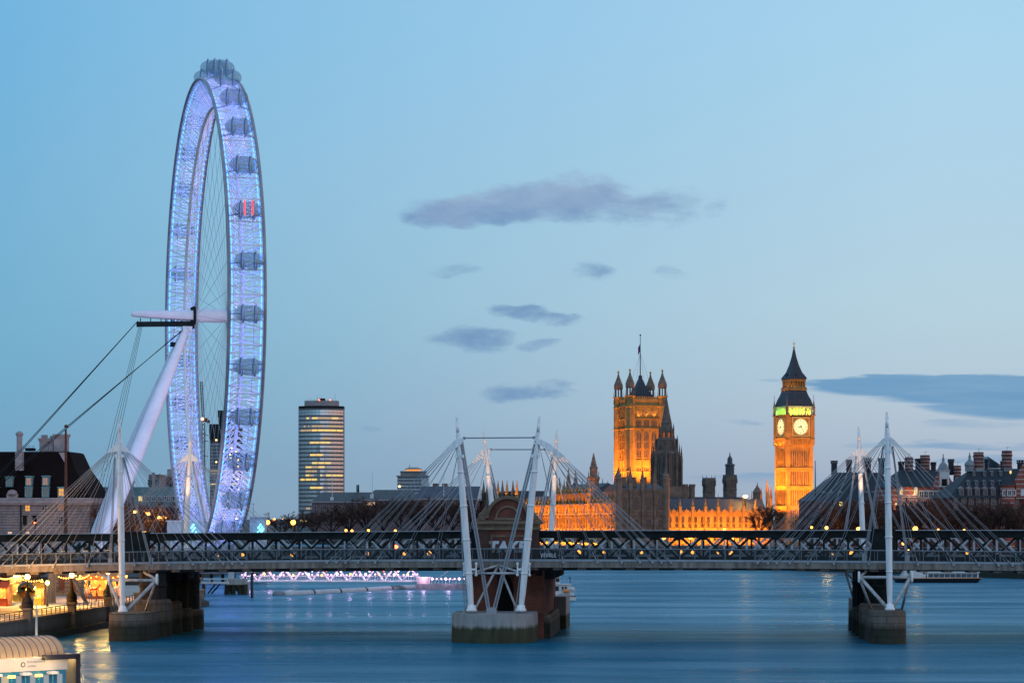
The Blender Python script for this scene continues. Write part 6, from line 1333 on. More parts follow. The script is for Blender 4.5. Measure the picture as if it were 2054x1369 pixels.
# ================================================================ near left bank: walk, wall, lights
NW = MB(); wall_along([(x+.02, y) for x, y in EL[:6]], -1.5, GL-.05, 1.0, NW, 1)
m_wall = tidemat('river_wall_stone', (.15, .13, .11), (.030, .034, .016), 1.2, 1.2)
nw = thing('river_wall', 'stone river wall with dark iron railing below the lamps on the near left bank', 'wall', (0, 0, 0))
NW.build('wall', m_wall, nw)
def edge_at(y):
    for (x0, y0), (x1, y1) in zip(EL, EL[1:]):
        if y0 <= y <= y1: return x0+(x1-x0)*(y-y0)/(y1-y0)
cp = MB(); wall_along([(x+.18, y) for x, y in EL[:6]], GL-.05, GL+.18, 1.3, cp, 1); cp.build('coping', m_trimst, nw)
pil = MB().box(-.2, .75, -.75, .75, -1.5, GL+1.2).box(-.35, .9, -.9, .9, GL+1.2, GL+1.45).mesh('pilaster', m_wall)
YS = [284+i*22.0 for i in range(8)]; YS = [282, 304, 327, 349, 372, 396, 420]
for y in YS: inst('pilaster', pil, nw, (edge_at(y)-.2, y, 0))
m_rail = mat('railing_panel', (.42, .36, .28), (.34, .29, .22), scale=1, rough=.6); m_railp = mat('railing_post', (.05, .045, .04), rough=.6)
for ya, yb in zip(YS, YS[1:]):
    ya += .9; yb -= .9; n = 9; pb = MB(); ps = MB()
    for i in range(n):
        y0, y1 = ya+(yb-ya)*i/n, ya+(yb-ya)*(i+1)/n; x0, x1 = edge_at(y0)-.2, edge_at(y1)-.2
        ps.tube((x0+.05, y0, GL+.19), (x0+.05, y0, GL+1.12), .06, n=5)
    ps.tube((edge_at(ya)-.15, ya, GL+1.1), (edge_at(yb)-.15, yb, GL+1.1), .06, n=5)
    [ps.tube((edge_at(ya)-.15, ya, GL+z), (edge_at(yb)-.15, yb, GL+z), .03, n=4) for z in (.35, .6, .85)]; ps.build('railing', m_railp, nw)
led = MB(); wall_along([(x+.9, y) for x, y in EL[1:6]], -1.5, .8, 1.2, led, 1); led.build('footing', m_tide2, nw)
def globe_lamp(y, label, ht=3.6, warm=m_lampw, pw=2600):
    x = edge_at(y)+.05; t = thing('street_lamp', label, 'street lamp', (x, y, GL+1.45), 0, 'iron lamps along the river wall')
    MB().lathe(0, 0, [(.75, 0), (.7, .25), (.5, .5), (.55, .8), (.42, 1.1), (.3, 1.5), (.2, 1.9), (.13, 2.4), (.1, ht-.5), (.2, ht-.45), (.2, ht-.35)], 12).build('post', m_black, t)
    for s in (-1, 1): MB().path([(s*.55, 0, .3), (s*.5, .1, .9), (s*.25, 0, 1.4)], [.2, .15, .06], 6).build('scroll', m_black, t)
    MB().ball((0, 0, ht), .36, 12).build('globe', warm, t)
    light('POINT', (0, 0, ht+.8), pw, (1, .46, .10), t, shadow_soft_size=.4); return t
globe_lamp(304, 'iron globe lamp on the river wall in front of the dark ball', 3.9)
globe_lamp(327, 'iron globe lamp on the river wall left of the carousel')
globe_lamp(349, 'iron globe lamp on the river wall before the carousel, beside the bridge mast')
# carousel
CR = Fr(207, 388, GL); cr = CR.root('carousel', 'glowing orange and gold carousel under the footbridge on the left bank', 'carousel')
R = 3.4
MB().lathe(0, 0, [(R, 0), (R, .45), (R*.97, .5)], 28).build('platform', m_rust, cr)
MB().lathe(0, 0, [(1.9, .5), (2.0, 1.2), (1.75, 1.8), (2.1, 3.1)], 12).build('centre_drum', glow('drum_orange_glow', (1, .30, .03), 1.5), cr)  # drum made to glow by itself for the carousel's orange light
MB().lathe(0, 0, [(R*1.03, 3.0), (R*1.06, 3.7), (R*1.0, 3.75), (.5, 5.0), (.1, 5.5)], 28).build('canopy', mat('canopy_red', (.45, .08, .03), (.5, .3, .06), scale=1.4, rough=.6), cr)
bm = MB().ball((0, 0, 0), .12, 6).mesh('bulb', m_lampy)
for i in range(26):
    a = 2*pi*i/26; inst('bulb', bm, cr, (R*1.1*cos(a), R*1.1*sin(a), 3.4+.2*(i % 2)))
pm_ = MB().tube((0, 0, .5), (0, 0, 3.05), .05, n=6).mesh('pole', m_gold)
hb = MB()      # carousel horse: barrel, neck, head, bent legs, tail
hb.path([(-.62, 0, 1.28), (-.3, 0, 1.3), (.25, 0, 1.3), (.5, 0, 1.38)], [.18, .25, .24, .2], 8).path([(.45, 0, 1.4), (.7, 0, 1.72), (.82, 0, 1.95)], [.19, .13, .1], 7).path([(.76, 0, 1.95), (1.0, 0, 1.8), (1.12, 0, 1.7)], [.11, .09, .06], 7)
for x, dx1, dx2 in ((.42, .25, .1), (.36, -.05, .1), (-.52, -.2, -.05), (-.46, .1, -.2)):
    for s in (.12,) if dx1 > 0 else (-.12,): hb.path([(x, s, 1.2), (x+dx1, s, .9), (x+dx1+dx2-.15, s, .62)], [.1, .065, .05], 6)
hb.path([(-.64, 0, 1.35), (-.85, 0, 1.2), (-.92, 0, .85)], [.06, .08, .02], 6)
hm = [hb.mesh('horse', mat('horse_'+n, c, rough=.4)) for n, c in (('cream', (.7, .6, .42)), ('red', (.5, .06, .03)), ('gold', (.6, .36, .08)))]
for i in range(10):
    a = 2*pi*i/10; p = (R*.82*cos(a), R*.82*sin(a), 0); po = inst('pole', pm_, cr, p); inst('horse', hm[i % 3], cr, (p[0], p[1], .1+.25*(i % 2)), a+pi/2)
for i in range(6): a = 2*pi*i/6; light('POINT', (2.9*cos(a), 2.9*sin(a), 2.8), 900, (1, .34, .05), cr, shadow_soft_size=.3)
# stone abutment and column behind
A_ = Fr(136, 402, GL); ab = A_.root('stone_building', 'warm lit stone building with horizontal courses left of the carousel', 'building')
MB().box(A_.u(108), A_.u(163), 0, 8, 0, 6.5).build('wall', brickmat('ashlar', (.30, .24, .17), (.24, .19, .13), (.10, .08, .06), 1, 1.6, .7, .05), ab)
for i in range(2): MB().box(A_.u(118+i*22), A_.u(130+i*22), -.12, -.003, .9, 3.4).build('window_recess', m_rust, ab)
K_ = Fr(104, 366, GL); kc = K_.root('bridge_column', 'round grey concrete column under the bridge beside the bright yellow star lamp', 'column'); MB().lathe(0, 0, [(.62, 0), (.6, 5.9)], 18).lathe(0, 0, [(.85, 5.9), (.95, 6.4)], 18).build('shaft', m_conc, kc)
# fence of low box, kiosks, lit sign
def kiosk(px0, px1, D, zt, label, col, awn, grp='market stalls on the left bank'):
    T = Fr((px0+px1)/2, D, GL); t = T.root('market_stall', label, 'stall', grp); a, b_ = T.u(px0), T.u(px1)
    MB().box(a, b_, .8, 3, 0, zt).build('back_wall', m_rust, t); MB().box(a, b_, 0, .5, 0, 1.05).box(a-.1, b_+.1, -.15, .6, 1.05, 1.13).build('counter', awn, t)
    aw = MB(); n = max(4, int((b_-a)/.4))
    aw.add([(a-.2, -.9, zt-.5), (b_+.2, -.9, zt-.5), (b_+.2, 1.2, zt+.3), (a-.2, 1.2, zt+.3), (a-.2, -.9, zt-.42), (b_+.2, -.9, zt-.42), (b_+.2, 1.2, zt+.38), (a-.2, 1.2, zt+.38)], [(0, 3, 2, 1), (4, 5, 6, 7), (0, 1, 5, 4), (1, 2, 6, 5), (2, 3, 7, 6), (3, 0, 4, 7)])
    for i in range(n): x0 = a-.2+(b_-a+.4)*i/n; x1 = a-.2+(b_-a+.4)*(i+1)/n; aw.slab([(x0, zt-.5), ((x0+x1)/2, zt-.75), (x1, zt-.5)], -.9, -.86)
    aw.build('awning', awn, t)
    for x in (a, b_): MB().tube((x, -.7, 0), (x, -.7, zt-.45), .05, n=6).build('post', m_dark, t)
    MB().box(a+.2, b_-.2, .4, .5, zt-.55, zt-.4).build('light_tube', glow('tube_'+label[:6].strip(), col, 6), t)
    for i in range(4): MB().box(a+.3+i*(b_-a-.6)/4, a+.3+(i+.7)*(b_-a-.6)/4, .1, .4, 1.14, 1.3+.15*((i*7) % 3)).build('goods', [m_orange, m_boat, m_gold, m_teal][i % 4], t)
    light('POINT', ((a+b_)/2, -.2, zt-.8), 1300, col, t, shadow_soft_size=.4); return t
m_awn1 = mat('awning_yellow', (.55, .38, .06), (.45, .28, .04), scale=1, rough=.8); m_awn2 = mat('awning_red', (.4, .07, .03), (.3, .05, .02), scale=1, rough=.8)
kiosk(-14, 16, 352, 3.2, 'red awning market stall lit orange, cut by the left edge', (1, .5, .1), m_awn2)
kiosk(22, 42, 372, 3.4, 'yellow awning market stall with orange light left of the dark ball', (1, .6, .14), m_awn1)
kiosk(68, 86, 356, 3.0, 'small yellow awning market stall right of the dark ball', (1, .75, .2), m_awn1)
T = Fr(37, 376, GL); t = T.root('lit_sign', 'blazing white square light box high above the market stalls', 'sign'); p0, p1 = T.u(27), T.u(47)
MB().box(p0, p1, -.2, .2, T.z(1170), T.z(1153)).build('light_box', glow('light_box', (1, .72, .28), 5), t); MB().box(p0-.1, p1+.1, .2, .35, T.z(1171), T.z(1152)).tube(((p0+p1)/2, .3, 0), ((p0+p1)/2, .3, T.z(1170)), .12, n=8).build('frame', m_dark, t)
light('POINT', (0, -1.5, 4.6), 5000, (1, .58, .18), t, shadow_soft_size=.6)
T = Fr(52.5, 344, GL); t = T.root('ball_sculpture', 'big dark polished ball on a plinth among the yellow lights behind the first lamp', 'sculpture')
r = 18.5*344/F_; zc = T.z(1184); MB().ball((0, 0, zc), r, 28).build('ball', mat('polished_bronze', (.20, .12, .05), rough=.12, metal=1.0), t, smooth=True); MB().lathe(0, 0, [(1.0, 0), (1.0, .4), (.6, .5), (.5, zc-r*.92)], 18).build('plinth', m_trimst, t)
T = Fr(95, 350, GL); t = T.root('street_lamp', 'very bright yellow star like lamp in front of the round concrete column', 'street lamp', 'iron lamps along the river wall')
MB().tube((0, 0, 0), (0, 0, T.z(1170)), .07, .05, 8).lathe(0, 0, [(.22, 0), (.14, .5)], 10).build('post', m_dark, t); MB().ball((0, 0, T.z(1168)), .3, 10).build('globe', glow('star_lamp', (1, .68, .12), 25), t); light('POINT', (0, -.6, T.z(1168)), 2500, (1, .85, .25), t, shadow_soft_size=.3)
T = Fr(84, 362, GL); t = T.root('street_lamp', 'smaller bright yellow lamp just left of the star like lamp', 'street lamp', 'iron lamps along the river wall'); MB().tube((0, 0, 0), (0, 0, T.z(1168)), .07, .05, 8).build('post', m_dark, t); MB().ball((0, 0, T.z(1166)), .24, 10).build('globe', m_lampy, t)
# string of bulbs over the stalls
sb = thing('string_lights', 'string of small warm bulbs sagging above the market stalls', 'string lights', (0, 0, 0)); FS = Fr(20, 360, 0); wires = MB()
for (xa, ya, xb, yb, n, sag) in ((-12, 1153, 24, 1158, 13, 5), (-12, 1172, 30, 1166, 12, 4), (118, 1156, 152, 1154, 8, 4), (150, 1160, 178, 1153, 8, 3), (42, 1160, 84, 1162, 9, 4)):
    pv = None
    for i in range(n):
        f = i/(n-1); p = FS.p(xa+(xb-xa)*f, ya+(yb-ya)*f+sag*4*f*(1-f)); p = (p[0]+FS.X, FS.Y, p[2]); inst('bulb', bm, sb, p)
        if pv: wires.tube(pv, p, .015, n=3, cap=False)
        pv = p
wires.build('wire', m_dark, sb)
for px_, D_, top, lab in ((8, 366, 1128, 'small lit bare tree behind the market stalls at the left edge'), (62, 372, 1134, 'small lit bare tree between the market stalls and the star like lamp')):
    tree(px_, D_, top, lab, 'small trees on the left bank', z=GL, wide=.8)
# a few people strolling on the walk
def person(px_, D, label, coat, trousers, rz, h=1.72):
    T = Fr(px_, D, GL); t = T.root('person', label, 'person', 'people on the riverside walk'); k = h/1.75; t.rotation_euler = (0, 0, rz)
    me = bpy.data.meshes.new('body'); V = [(0, 0, .95), (0, 0, 1.15), (0, 0, 1.38), (0, 0, 1.5), (0, -.02, 1.62), (0, -.02, 1.74), (.19, 0, 1.42), (.25, .03, 1.15), (.24, -.06, .9), (.24, -.1, .8), (-.19, 0, 1.42), (-.25, -.04, 1.15), (-.23, -.12, .92), (-.23, -.15, .82),
        (.1, 0, .88), (.11, -.1, .48), (.11, .02, .08), (.11, -.14, .04), (-.1, 0, .88), (-.1, .1, .48), (-.1, .26, .1), (-.1, .14, .04)]
    E_ = [(0, 1), (1, 2), (2, 3), (3, 4), (4, 5), (2, 6), (6, 7), (7, 8), (8, 9), (2, 10), (10, 11), (11, 12), (12, 13), (0, 14), (14, 15), (15, 16), (16, 17), (0, 18), (18, 19), (19, 20), (20, 21)]
    RR = [.15, .15, .17, .06, .085, .06, .075, .05, .04, .035, .075, .05, .04, .035, .1, .065, .045, .035, .1, .065, .045, .035]
    me.from_pydata([tuple(c*k for c in v) for v in V], E_, []); o = inst('body', me, t); o.modifiers.new('skin', 'SKIN'); o.modifiers.new('smooth', 'SUBSURF').levels = 1; me.materials.append(coat)
    for i, r_ in enumerate(RR): me.skin_vertices[0].data[i].radius = (r_*k, r_*k)
    me.skin_vertices[0].data[0].use_root = True
    MB().ball((0, -.02*k, 1.70*k), .105*k, 8).build('hair', trousers, t); return t
m_coat1 = mat('coat_grey', (.10, .11, .13), rough=.9); m_coat2 = mat('coat_red', (.25, .04, .03), rough=.9); m_hair = mat('dark_hair', (.02, .014, .01), rough=.8)
person(182, 366, 'person in a grey coat walking right of the river wall lamp before the carousel', m_coat1, m_hair, .6)
person(194, 372, 'person in a dark red coat standing in front of the carousel', m_coat2, m_hair, 2.2)
# ---------------------------------------------------------------- landing stage in the bottom left corner
SHA = radians(45); S_ = Fr(134, 200, 0, SHA); sh_ = S_.root('pier_shelter', 'floating pier shelter with ribbed translucent barrel roof and blue doors in the bottom left corner', 'pier shelter')
Ls = -16.0; z_e = S_.z(1313); 
m_trans = mat('translucent_roof', (.62, .52, .38), (.52, .43, .31), scale=.8, rough=.35); bt = m_trans.node_tree.nodes['Principled BSDF']; bt.inputs['Transmission Weight'].default_value = .25; bt.inputs['Transmission Weight'].default_value = 0
_t = m_trans.node_tree; _tr = _t.nodes.new('ShaderNodeBsdfTranslucent'); _tr.inputs[0].default_value = (.75, .62, .42, 1); _mx = _t.nodes.new('ShaderNodeMixShader'); _mx.inputs[0].default_value = .5
_t.links.new(bt.outputs[0], _mx.inputs[1]); _t.links.new(_tr.outputs[0], _mx.inputs[2]); _t.links.new(_mx.outputs[0], _t.nodes['Material Output'].inputs[0])
Wd, RH = 4.6, 1.55
arc = [(Wd/2-Wd/2*cos(t), z_e+RH*sin(t)) for t in [pi*i/16 for i in range(17)]]
sk_ = MB()
for i in range(16): sk_.slabx([arc[i], arc[i+1], (arc[i+1][0], arc[i+1][1]-.05), (arc[i][0], arc[i][1]-.05)], Ls, -.2)
sk_.build('roof', m_trans, sh_, smooth=False)
ribm = MB()
for i in range(16): 
    (y0, z0), (y1, z1) = arc[i], arc[i+1]; ribm.tube((0, y0, z0+.02), (0, y1, z1+.02), .045, n=5)
rme_ = ribm.mesh('rib', m_greyp)
for i in range(26): inst('rib', rme_, sh_, (-.25-i*.62, 0, 0))
m_fas = mat('fascia_white', (.62, .60, .56), (.54, .52, .48), scale=.7, rough=.5); m_blue = mat('blue_door', (.02, .24, .42), (.015, .18, .34), scale=.8, rough=.35)
MB().box(Ls, -.0, -.12, .1, z_e-1.15, z_e-.08).build('fascia', m_fas, sh_)
MB().box(-2.5, 1.0, -.5, -.125, z_e-.3, z_e+.12).box(.55, 1.0, -.5, 4.4, -1, z_e+.11).build('portal_frame', m_hull, sh_)
MB().box(Ls, -.0, .11, Wd, .35, .7).box(Ls, 2.5, -1.2, Wd+.5, -.5, .34).build('pontoon_deck', m_greyp, sh_)
lg = MB(); lg.lathe(0, 0, [(.21, -.01), (.21, .01)], 20).xf(lambda a, b, c: (a, c, b)); lo = lg.build('logo', m_black, sh_); lo.location = (-4.35, -.135, z_e-.6)
MB().lathe(0, 0, [(.135, -.012), (.135, .012)], 20).xf(lambda a, b, c: (a, c-.006, b)).build('logo_ring', m_fas, lo)
for i, (x0, n_, z_o) in enumerate(((-3.95, 14, .12), (-3.9, 7, -.22))):      # two lines of lettering too small to read in the photograph
    mk = MB(); rr3 = random.Random(3+i)
    for k in range(n_): x = x0+k*.125; mk.box(x, x+rr3.uniform(.05, .09), -.132, -.123, z_e-.6+z_o, z_e-.6+z_o+rr3.uniform(.10, .20))
    mk.build('lettering', m_greyp, sh_)
dme = MB().box(-.62, .62, -.06, .04, .72, z_e-1.16).mesh('door', m_blue); pme = MB().box(-.25, .25, -.09, -.062, 1.1, z_e-1.5).mesh('door_pane', glow('frosted_pane', (.75, .85, .9), .35)); pmw = MB().box(-.34, .34, -.09, -.062, 1.1, z_e-1.5).mesh('door_pane', glow('frosted_pane_warm', (1, .85, .55), .5))
for i in range(11):
    d = inst('door', dme, sh_, (-.75-i*1.32, 0, 0)); inst('door_pane', pmw if i > 3 else pme, d)
for x in (-1.6, -4.2, -7.0): MB().lathe(x, -.3, [(.0, z_e-1.5), (.55, z_e-1.45), (.5, z_e-1.25), (.0, z_e-1.2)], 12).build('canopy_light', m_boat, sh_)
for x in (-3.0, -5.6): MB().box(x-.3, x+.3, -.5, -.3, z_e-1.62, z_e-1.42).build('wall_lamp', m_lampy, sh_)
for i in range(7): light('POINT', (-1.6-i*2.1, Wd/2, z_e+.1), 1500, (1, .60, .20), sh_, shadow_soft_size=.3)
for i in range(4): light('POINT', (-2-i*2.6, -1.6, z_e-.4), 110, (1, .66, .32), sh_, shadow_soft_size=.3)
hr = MB(); 
for i in range(6): hr.tube((.9+i*.8, -.9, .34), (.9+i*.8, -.9, 1.4), .045, n=5)
hr.tube((.9, -.9, 1.4), (4.9, -.9, 1.4), .06, n=6).tube((.9, -.9, .9), (4.9, -.9, .9), .03, n=5); hr.build('handrail', m_white, sh_)
MB().box(.6, 5.4, -1.2, 1.4, -.5, .33).build('ramp_deck', m_greyp, sh_)
T = Fr(73, 207, 0); t = T.root('mooring_mast', 'thin white mast standing behind the ribbed pier roof', 'mast'); MB().lathe(0, 0, [(.13, -1), (.13, 3), (.10, T.z(1250)), (.06, T.z(1209))], 10).build('pole', m_boat, t)
for px_, lab in ((102, 'left'), (112, 'right')):
    T = Fr(px_, 262, 0); t = T.root('mooring_post', 'short dark mooring post in the water behind the pier roof, %s one of a pair' % lab, 'mooring post', 'mooring posts off the left bank'); MB().lathe(0, 0, [(.3, -1), (.3, 1.5), (.36, 1.55), (.36, 1.75), (.2, 1.9)], 12).build('post', m_hull, t)

# ---------------------------------------------------------------- the pink lit gangway and landing stage by the wheel
GW = Fr(655, 541, 0, radians(-.5)); gw_ = GW.root('gangway', 'white truss gangway strung with pink lights reaching out to the landing stage', 'gangway')
a, b_ = GW.u(478), GW.u(842); zl, zh = GW.z(1165.5), GW.z(1140); n = 10
for v in (0, 3.0):
    MB().tube((a, v, zl), (b_, v, zl), .22, n=8).build('bottom_chord', m_white, gw_); MB().tube((a+2, v, zh), (b_-2, v, zh), .16, n=8).build('top_chord', m_white, gw_)
    d = MB(); 
    for i in range(n):
        x0, x1 = a+(b_-a)*i/n, a+(b_-a)*(i+1)/n; xm = (x0+x1)/2; d.tube((x0, v, zl), (xm, v, zh), .12, n=6, cap=False).tube((xm, v, zh), (x1, v, zl), .12, n=6, cap=False)
    for i in range(70): x = a+(b_-a)*(i+.5)/70; d.tube((x, v+.3, zl+.1), (x, v+.3, zl+1.2), .03, n=4, cap=False)
    d.tube((a, v+.3, zl+1.2), (b_, v+.3, zl+1.2), .05, n=5, cap=False); d.build('truss_web', m_white, gw_)
MB().box(a, b_, .1, 2.9, zl+.05, zl+.2).build('walkway', m_pale, gw_)
MB().lathe(a-.3, 0, [(.6, zl-.7), (.6, zl+.5)], 12).build('bearing', m_pale, gw_)
pb_ = MB().ball((0, 0, 0), .2, 8).mesh('light_bulb', m_lampp); pb2 = MB().ball((0, 0, 0), .27, 8).mesh('light_bulb', glow('white_pink_lamp', (1, .62, .82), 5)); pb3 = MB().ball((0, 0, 0), .22, 8).mesh('light_bulb', m_lampy); pb4 = MB().ball((0, 0, 0), .2, 8).mesh('light_bulb', m_lampr)
for i in range(38):
    f = (i+.5)/38; inst('light_bulb', [pb_, pb_, pb2, pb_, pb_, pb3][i % 6], gw_, (a+(b_-a)*f, -.25 if i % 2 else 2.6, zl+1.55+random.uniform(-.15, .15)))
    if i % 3 == 0: inst('light_bulb', [pb_, pb2, pb4, pb2][(i//3) % 4], gw_, (a+(b_-a)*f, -.2, zh-.45))
for i in range(9): light('POINT', (a+(b_-a)*(i+.5)/9, 1.5, zl+2.0), 330, (1, .5, .85), gw_, shadow_soft_size=.3)
PN = Fr(880, 539, 0); pn = PN.root('landing_stage', 'grey floating landing stage with a row of pink bulbs left of the middle masts', 'landing stage')
a, b_ = PN.u(833), PN.u(1000)
MB().prism([(a, 0), (b_, 0), (b_, 6), (a, 6)], -.6, PN.z(1170), 0, 1.0).build('hull', m_greyp, pn)
MB().box(PN.u(836), PN.u(862), .5, 3.5, PN.z(1170), PN.z(1158)).box(PN.u(834), PN.u(864), .2, 3.8, PN.z(1158), PN.z(1156.5)).build('hut', m_boat, pn)
for i in range(12): MB().tube((PN.u(838+i*2.1), .4, PN.z(1170)), (PN.u(838+i*2.1), .4, PN.z(1159)), .06, n=4).build('picket', m_boat, pn)
rl = MB(); rl.tube((PN.u(864), .1, PN.z(1160.5)), (b_, .1, PN.z(1160.5)), .05, n=5)
for i in range(18): x = PN.u(866+i*7); rl.tube((x, .1, PN.z(1170)), (x, .1, PN.z(1160)), .05, n=4)
rl.build('rail', m_boat, pn)
for i in range(13): inst('light_bulb', pb2 if i % 3 == 0 else pb_, pn, (PN.u(867+i*9), -.05, PN.z(1160)))
MB().tube((PN.u(1000), 2, 0), (PN.u(1000), 2, 6), .3, n=8).tube((PN.u(864), 3, PN.z(1170)), (PN.u(905), 3, PN.z(1140)), .06, n=4).build('davit', m_boat, pn)
for x in (850, 900): light('POINT', (PN.u(x), -1.2, PN.z(1158)), 260, (1, .5, .8), pn, shadow_soft_size=.3)
BO = thing('floating_boom', 'line of pale floating boom cylinders curving in front of the pink gangway', 'floating boom', (0, 0, 0))
pts = [(567, 1193), (627, 1190), (680, 1187.3), (732, 1184.4), (784, 1181.6), (836, 1179)]
W_ = lambda px_, py: ((px_-CX)*(15*F_/(py-HZ))/F_, 15*F_/(py-HZ))
for i in range(5):
    (x0, y0), (x1, y1) = W_(*pts[i]), W_(*pts[i+1]); p = Vector((x0, y0, .18)); q_ = Vector((x1, y1, .18)); d = (q_-p).normalized()
    m1 = MB().path([p+d*.1, p+d*.4, q_-d*.4, q_-d*.1], [.4, .66, .66, .4], 12); m1.build('float', m_pale, BO, smooth=False)
    MB().tube(q_-d*.12, q_+d*.12, .7, n=12).build('coupling', m_dark, BO)
p = Vector((*W_(*pts[0]), .1)); MB().lathe(p.x-.8, p.y, [(1.35, -.5), (1.35, .3), (1.1, .75), (.4, .95)], 14, sy=.7).build('end_float', m_greyp, BO)
DP = Fr(472, 505, 0); dp = DP.root('mooring_dolphin', 'weedy concrete mooring block on splayed legs at the left end of the pink gangway', 'mooring block')
a, b_ = DP.u(452), DP.u(493); MB().box(a, b_, -1, 3, DP.z(1172), DP.z(1160)).build('block', m_tide, dp)
for x0, x1 in ((458, 454), (470, 466), (478, 484), (490, 492)): MB().path([DP.p(x0, 1171), DP.p(x1, 1196)], [.75, .55], 8).build('splayed_leg', m_tide2, dp)
MB().box(DP.u(458), DP.u(470), -.3, 0, DP.z(1160), DP.z(1143)).build('screen', m_pale, dp); MB().box(DP.u(488), DP.u(496), 3.2, 4.4, -1, DP.z(1168)).build('fender_pile', m_pale, dp)
JT = Fr(428, 500, 0); jt = JT.root('jetty', 'white railed jetty between the bridge pier and the mooring block', 'jetty'); a, b_ = JT.u(396), JT.u(457)
MB().box(a, b_, 0, 2.4, JT.z(1170), JT.z(1167)).build('deck', m_boat, jt)
r_ = MB().tube((a, 0, JT.z(1160.5)), (b_, 0, JT.z(1160.5)), .12, n=6)
for x in (404, 421, 456): r_.tube((JT.u(x), 0, JT.z(1168)), (JT.u(x), 0, JT.z(1160)), .12, n=6)
r_.build('rail', m_boat, jt); MB().box(JT.u(405), JT.u(411), .3, 1.2, -1, JT.z(1170)).build('pile', m_hull, jt)
for x0, x1 in ((432, 417), (442, 424)): MB().tube(JT.p(x0, 1170, 1), JT.p(x1, 1190, 1), .16, n=6).build('brace', m_dark, jt)
T = Fr(505.5, 482, 0); t = T.root('mooring_pile', 'single thin dark pile standing in the water before the pink gangway', 'pile'); MB().lathe(0, 0, [(.3, -1), (.28, T.z(1151)), (.4, T.z(1150)), (.4, T.z(1147))], 10).build('post', m_hull, t)
# ---------------------------------------------------------------- boats
TB = Fr(1140, 466, 0, 0); tb = TB.root('tender_boat', 'white service boat with orange raft half hidden behind the brick pier', 'boat')
z = TB.z; x1 = TB.u(1155); x0 = x1-15
hp = [(x1, 0), (x1, 4.0), (x0+4, 4.2), (x0, 2.1), (x0+4, 0)]
MB().prism(hp[::1], -.4, z(1194.5), 0, 1.0).build('hull', m_boat, tb); MB().prism([(x, y-.06 if y < 2 else y+.06) for x, y in hp], z(1195.5), z(1194), 0, 1.0).build('rubbing_strake', m_hull, tb)
MB().box(x0+4.5, TB.u(1152), .2, 3.8, z(1194.4), z(1189.5)).build('bulwark', m_boat, tb)
MB().box(x0+5.5, TB.u(1146), .7, 3.4, z(1189.5), z(1172)).box(x0+5.2, TB.u(1147), .4, 3.6, z(1172), z(1170.5)).build('cabin', m_boat, tb)
MB().box(TB.u(1112), TB.u(1124), .9, 3.2, z(1170.4), z(1156)).box(TB.u(1110), TB.u(1125.5), .6, 3.5, z(1156), z(1154.6)).build('wheelhouse', m_boat, tb)
for px0, px1, ya, yb in ((1115, 1122, 1166, 1159), (1114, 1121, 1184, 1175), (1127, 1131, 1183, 1176), (1133, 1137, 1183, 1176)): MB().box(TB.u(px0), TB.u(px1), .62, .69, z(ya), z(yb)).build('window', m_glassd, tb)
MB().lathe(0, 0, [(.12, -.55), (.36, -.5), (.36, .5), (.12, .55)], 12).xf(lambda a_, b2, c: (TB.u(1135.5)+c, .3+a_, z(1184.5)+b2)).build('life_raft', m_orange, tb)
rr_ = MB(); 
for i in range(9): x = TB.u(1126+i*3.4); rr_.tube((x, .1, z(1189.5)), (x, .1, z(1181)), .035, n=4)
rr_.tube((TB.u(1126), .1, z(1181)), (TB.u(1154), .1, z(1181)), .04, n=4).tube((TB.u(1126), .1, z(1185)), (TB.u(1154), .1, z(1185)), .03, n=4); rr_.build('guard_rail', m_boat, tb)
MB().tube((TB.u(1144.5), 2, z(1171)), (TB.u(1143.5), 2, z(1156)), .07, n=5).box(TB.u(1142), TB.u(1145), 1.9, 2.1, z(1160), z(1157)).build('mast', m_hull, tb)
MB().ball((TB.u(1148.5), .5, z(1181)), .45, 10).build('fender', m_boat, tb)
BG = Fr(1890, 602, 0, radians(2)); bg_ = BG.root('moored_barge', 'long white passenger barge with dark hull moored by the right embankment', 'boat'); z = BG.z; a, b_ = BG.u(1806), BG.u(1971)
MB().add([(a, .5, -.3), (b_-1.5, .5, -.3), (b_-1.5, 4.5, -.3), (a, 4.5, -.3), (a-1.2, 0, z(1160)), (b_, 0, z(1158)), (b_, 5, z(1158)), (a-1.2, 5, z(1160))], [(0, 3, 2, 1), (4, 5, 6, 7), (0, 1, 5, 4), (1, 2, 6, 5), (2, 3, 7, 6), (3, 0, 4, 7)]).build('hull', m_hull, bg_)
MB().box(BG.u(1812), BG.u(1858), .5, 4.4, z(1160), z(1151)).box(BG.u(1815), BG.u(1852), .8, 4.2, z(1151), z(1140)).build('wheelhouse', m_boat, bg_)
MB().box(BG.u(1860), BG.u(1964), .5, 4.5, z(1159), z(1148.5)).box(BG.u(1857), BG.u(1966), .3, 4.7, z(1148.5), z(1146.5)).build('saloon', m_boat, bg_)
wm = MB().box(-.6, .6, -.05, 0, 0, .85).mesh('window', m_glassb)
for i in range(9): inst('window', wm, bg_, (BG.u(1868+i*11), .49, z(1157)))
MB().tube((BG.u(1920), 2, z(1146)), (BG.u(1920), 2, z(1130)), .07, n=5).build('mast', m_hull, bg_)
MB().box(a-1, b_, -.1, -.003, z(1159.5), z(1158.5)).build('rubbing_strake', m_orange, bg_)
